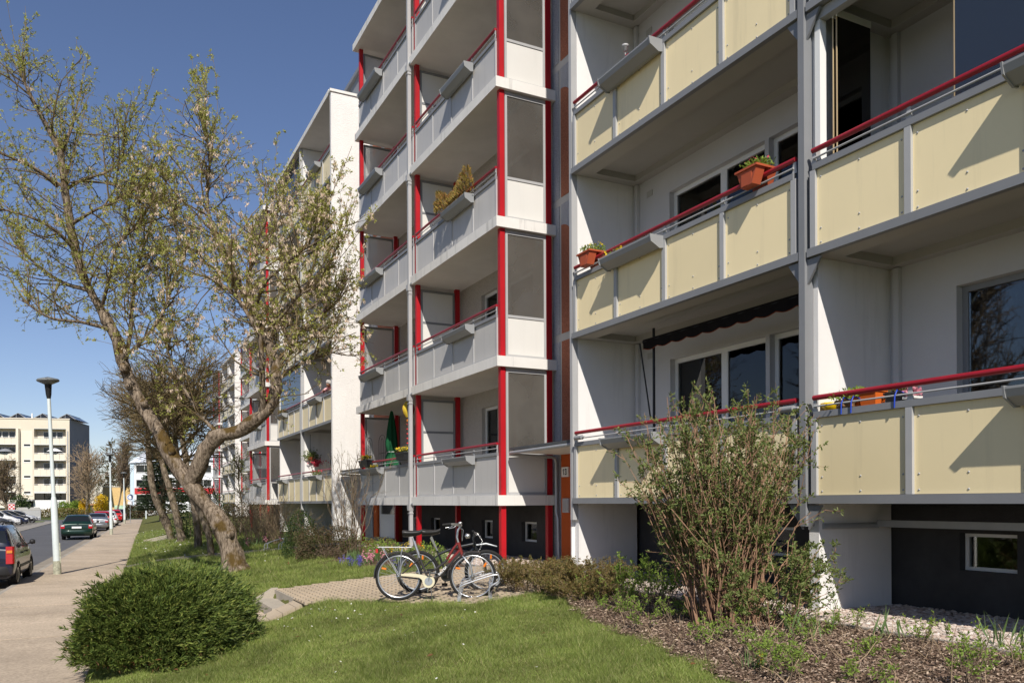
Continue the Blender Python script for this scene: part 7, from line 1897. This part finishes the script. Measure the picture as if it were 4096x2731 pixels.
for s1, s2 in ((-1, -1), (-1, 1), (1, -1), (1, 1)): MB().tube([(7.62 + .14 * s1, 29.2 + .14 * s2, 1.51), (7.62 + .03 * s1, 29.2 + .03 * s2, 3.1)], .012, 5).build('leg', M['black'], ob, (7.62, 29.2, 1.5))
for z in np.arange(2.4, 3.1, .12):
    r_ = .14 - .11 * (z - 1.5) / 1.6; MB().tube([(7.62 - r_, 29.2 - r_, z), (7.62 + r_, 29.2 - r_, z), (7.62 + r_, 29.2 + r_, z), (7.62 - r_, 29.2 + r_, z)], .008, 4, closed=True).build('ring', M['black'], ob, (7.62, 29.2, z))
MB().lathe([(0, 3.08), (.04, 3.12), (.05, 3.18), (.02, 3.24), (0, 3.25)], (7.62, 29.2, 0), 8).tube([(7.62, 29.15, 3.2), (7.62, 29.35, 3.14)], [.03, .008], 6).build('bird_finial', M['black'], ob, (7.62, 29.2, 3.1), smooth=True)

# ------------------------------------------------------------------ person leaning on the far second-floor balcony
def skin_obj(name, nodes, edges, m, parent, sub=2):
    me = bpy.data.meshes.new(name); me.from_pydata([p for p, r in nodes], edges, []); me.update(); me.materials.append(m)
    o = bpy.data.objects.new(name, me); C.objects.link(o); o.parent = parent
    sk = o.modifiers.new('skin', 'SKIN'); 
    if not me.skin_vertices: 
        bpy.context.view_layer.objects.active = o
    for i, (p, r) in enumerate(nodes):
        v = me.skin_vertices[0].data[i]; v.radius = r if isinstance(r, tuple) else (r, r); v.use_root = i == 0
    sk.use_smooth_shade = True
    s_ = o.modifiers.new('subd', 'SUBSURF'); s_.levels = sub; s_.render_levels = sub
    return o
pe = thing('person', 'grey-haired person in a red and white striped shirt leaning on the balcony rail', 'person', (7.80, 29.12, 1.26 + ST + .25), 0)
fl_z = 1.26 + ST + .25
M['skin'] = mat('skin', (.50, .28, .20), .55, .35)
# local coordinates: -X towards the street; floor at 0; handrail about z=.96 at x=-.68
N_ = [((0, .78, .84), .13), ((-.10, .50, .95), .135), ((-.20, .24, 1.04), .13), ((-.27, .08, 1.09), .075), ((-.32, -.02, 1.12), .055), ((-.37, -.10, 1.17), (.085, .075)), ((-.38, -.15, 1.25), (.09, .08)),
      ((-.08, .84, .78), .085), ((-.10, .86, .42), .065), ((-.08, .88, .08), .045), ((-.2, .86, .03), .04),
      ((.10, .80, .78), .085), ((.08, .82, .42), .065), ((.10, .84, .08), .045), ((-.02, .82, .03), .04),
      ((-.36, .30, 1.04), .06), ((-.47, .20, .93), .045), ((-.52, .0, .97), .035), ((-.54, -.10, .98), .028),
      ((-.06, .12, 1.07), .06), ((-.16, -.08, .96), .045), ((-.38, -.2, .98), .035), ((-.48, -.18, .99), .028)]
E_ = [(0, 1), (1, 2), (2, 3), (3, 4), (4, 5), (5, 6), (0, 7), (7, 8), (8, 9), (9, 10), (0, 11), (11, 12), (12, 13), (13, 14), (2, 15), (15, 16), (16, 17), (17, 18), (2, 19), (19, 20), (20, 21), (21, 22)]
skin_obj('body', N_, E_, M['skin'], pe)
stp = bpy.data.materials.new('striped_shirt'); stp.use_nodes = True; nt = stp.node_tree
wv = nt.nodes.new('ShaderNodeTexWave'); wv.bands_direction = 'Z'; wv.inputs['Scale'].default_value = 6.5; tc = nt.nodes.new('ShaderNodeTexCoord'); nt.links.new(tc.outputs['Object'], wv.inputs['Vector'])
cr = nt.nodes.new('ShaderNodeValToRGB'); cr.color_ramp.interpolation = 'CONSTANT'; cr.color_ramp.elements[0].color = (.55, .02, .05, 1); cr.color_ramp.elements[1].position = .5; cr.color_ramp.elements[1].color = (.78, .70, .70, 1)
nt.links.new(wv.outputs[0], cr.inputs[0]); nt.links.new(cr.outputs[0], nt.nodes['Principled BSDF'].inputs['Base Color']); nt.nodes['Principled BSDF'].inputs['Roughness'].default_value = .9
SH = [((0, .78, .84), .15), ((-.10, .50, .95), .16), ((-.20, .24, 1.04), .155), ((-.26, .10, 1.08), .09), ((-.36, .31, 1.04), .08), ((-.47, .21, .93), .064), ((-.51, .07, .96), .054), ((-.06, .12, 1.07), .08), ((-.16, -.07, .96), .064), ((-.30, -.15, .98), .054)]
skin_obj('shirt', SH, [(0, 1), (1, 2), (2, 3), (2, 4), (4, 5), (5, 6), (2, 7), (7, 8), (8, 9)], stp, pe)
skin_obj('trousers', [((0, .78, .82), .145), ((-.08, .84, .76), .10), ((-.10, .86, .42), .08), ((-.08, .88, .1), .065), ((.10, .80, .76), .10), ((.08, .82, .42), .08), ((.10, .84, .1), .065)], [(0, 1), (1, 2), (2, 3), (0, 4), (4, 5), (5, 6)], mat('dark_trousers', (.03, .03, .05), .9, .1), pe)
th_ = np.linspace(0, PI * .62, 8); ph = np.linspace(0, 2 * PI, 16, endpoint=False)
Vh = np.array([(-.365 + .115 * math.sin(a) * math.cos(b) + .02, -.13 + .105 * math.sin(a) * math.sin(b), 1.23 + .115 * math.cos(a) + (.0 if math.cos(b) > -.2 else .03 * math.sin(a))) for a in th_ for b in ph]) + rng.normal(size=(128, 3)) * .004
hr = MB().add(Vh, [[i * 16 + j, i * 16 + (j + 1) % 16, (i + 1) * 16 + (j + 1) % 16, (i + 1) * 16 + j] for i in range(7) for j in range(16)])
local('hair', hr, mat('grey_hair', (.42, .40, .38), .7, .3, var=.2, vscale=40), pe, True)
pe.location = (7.80, 29.12, fl_z)
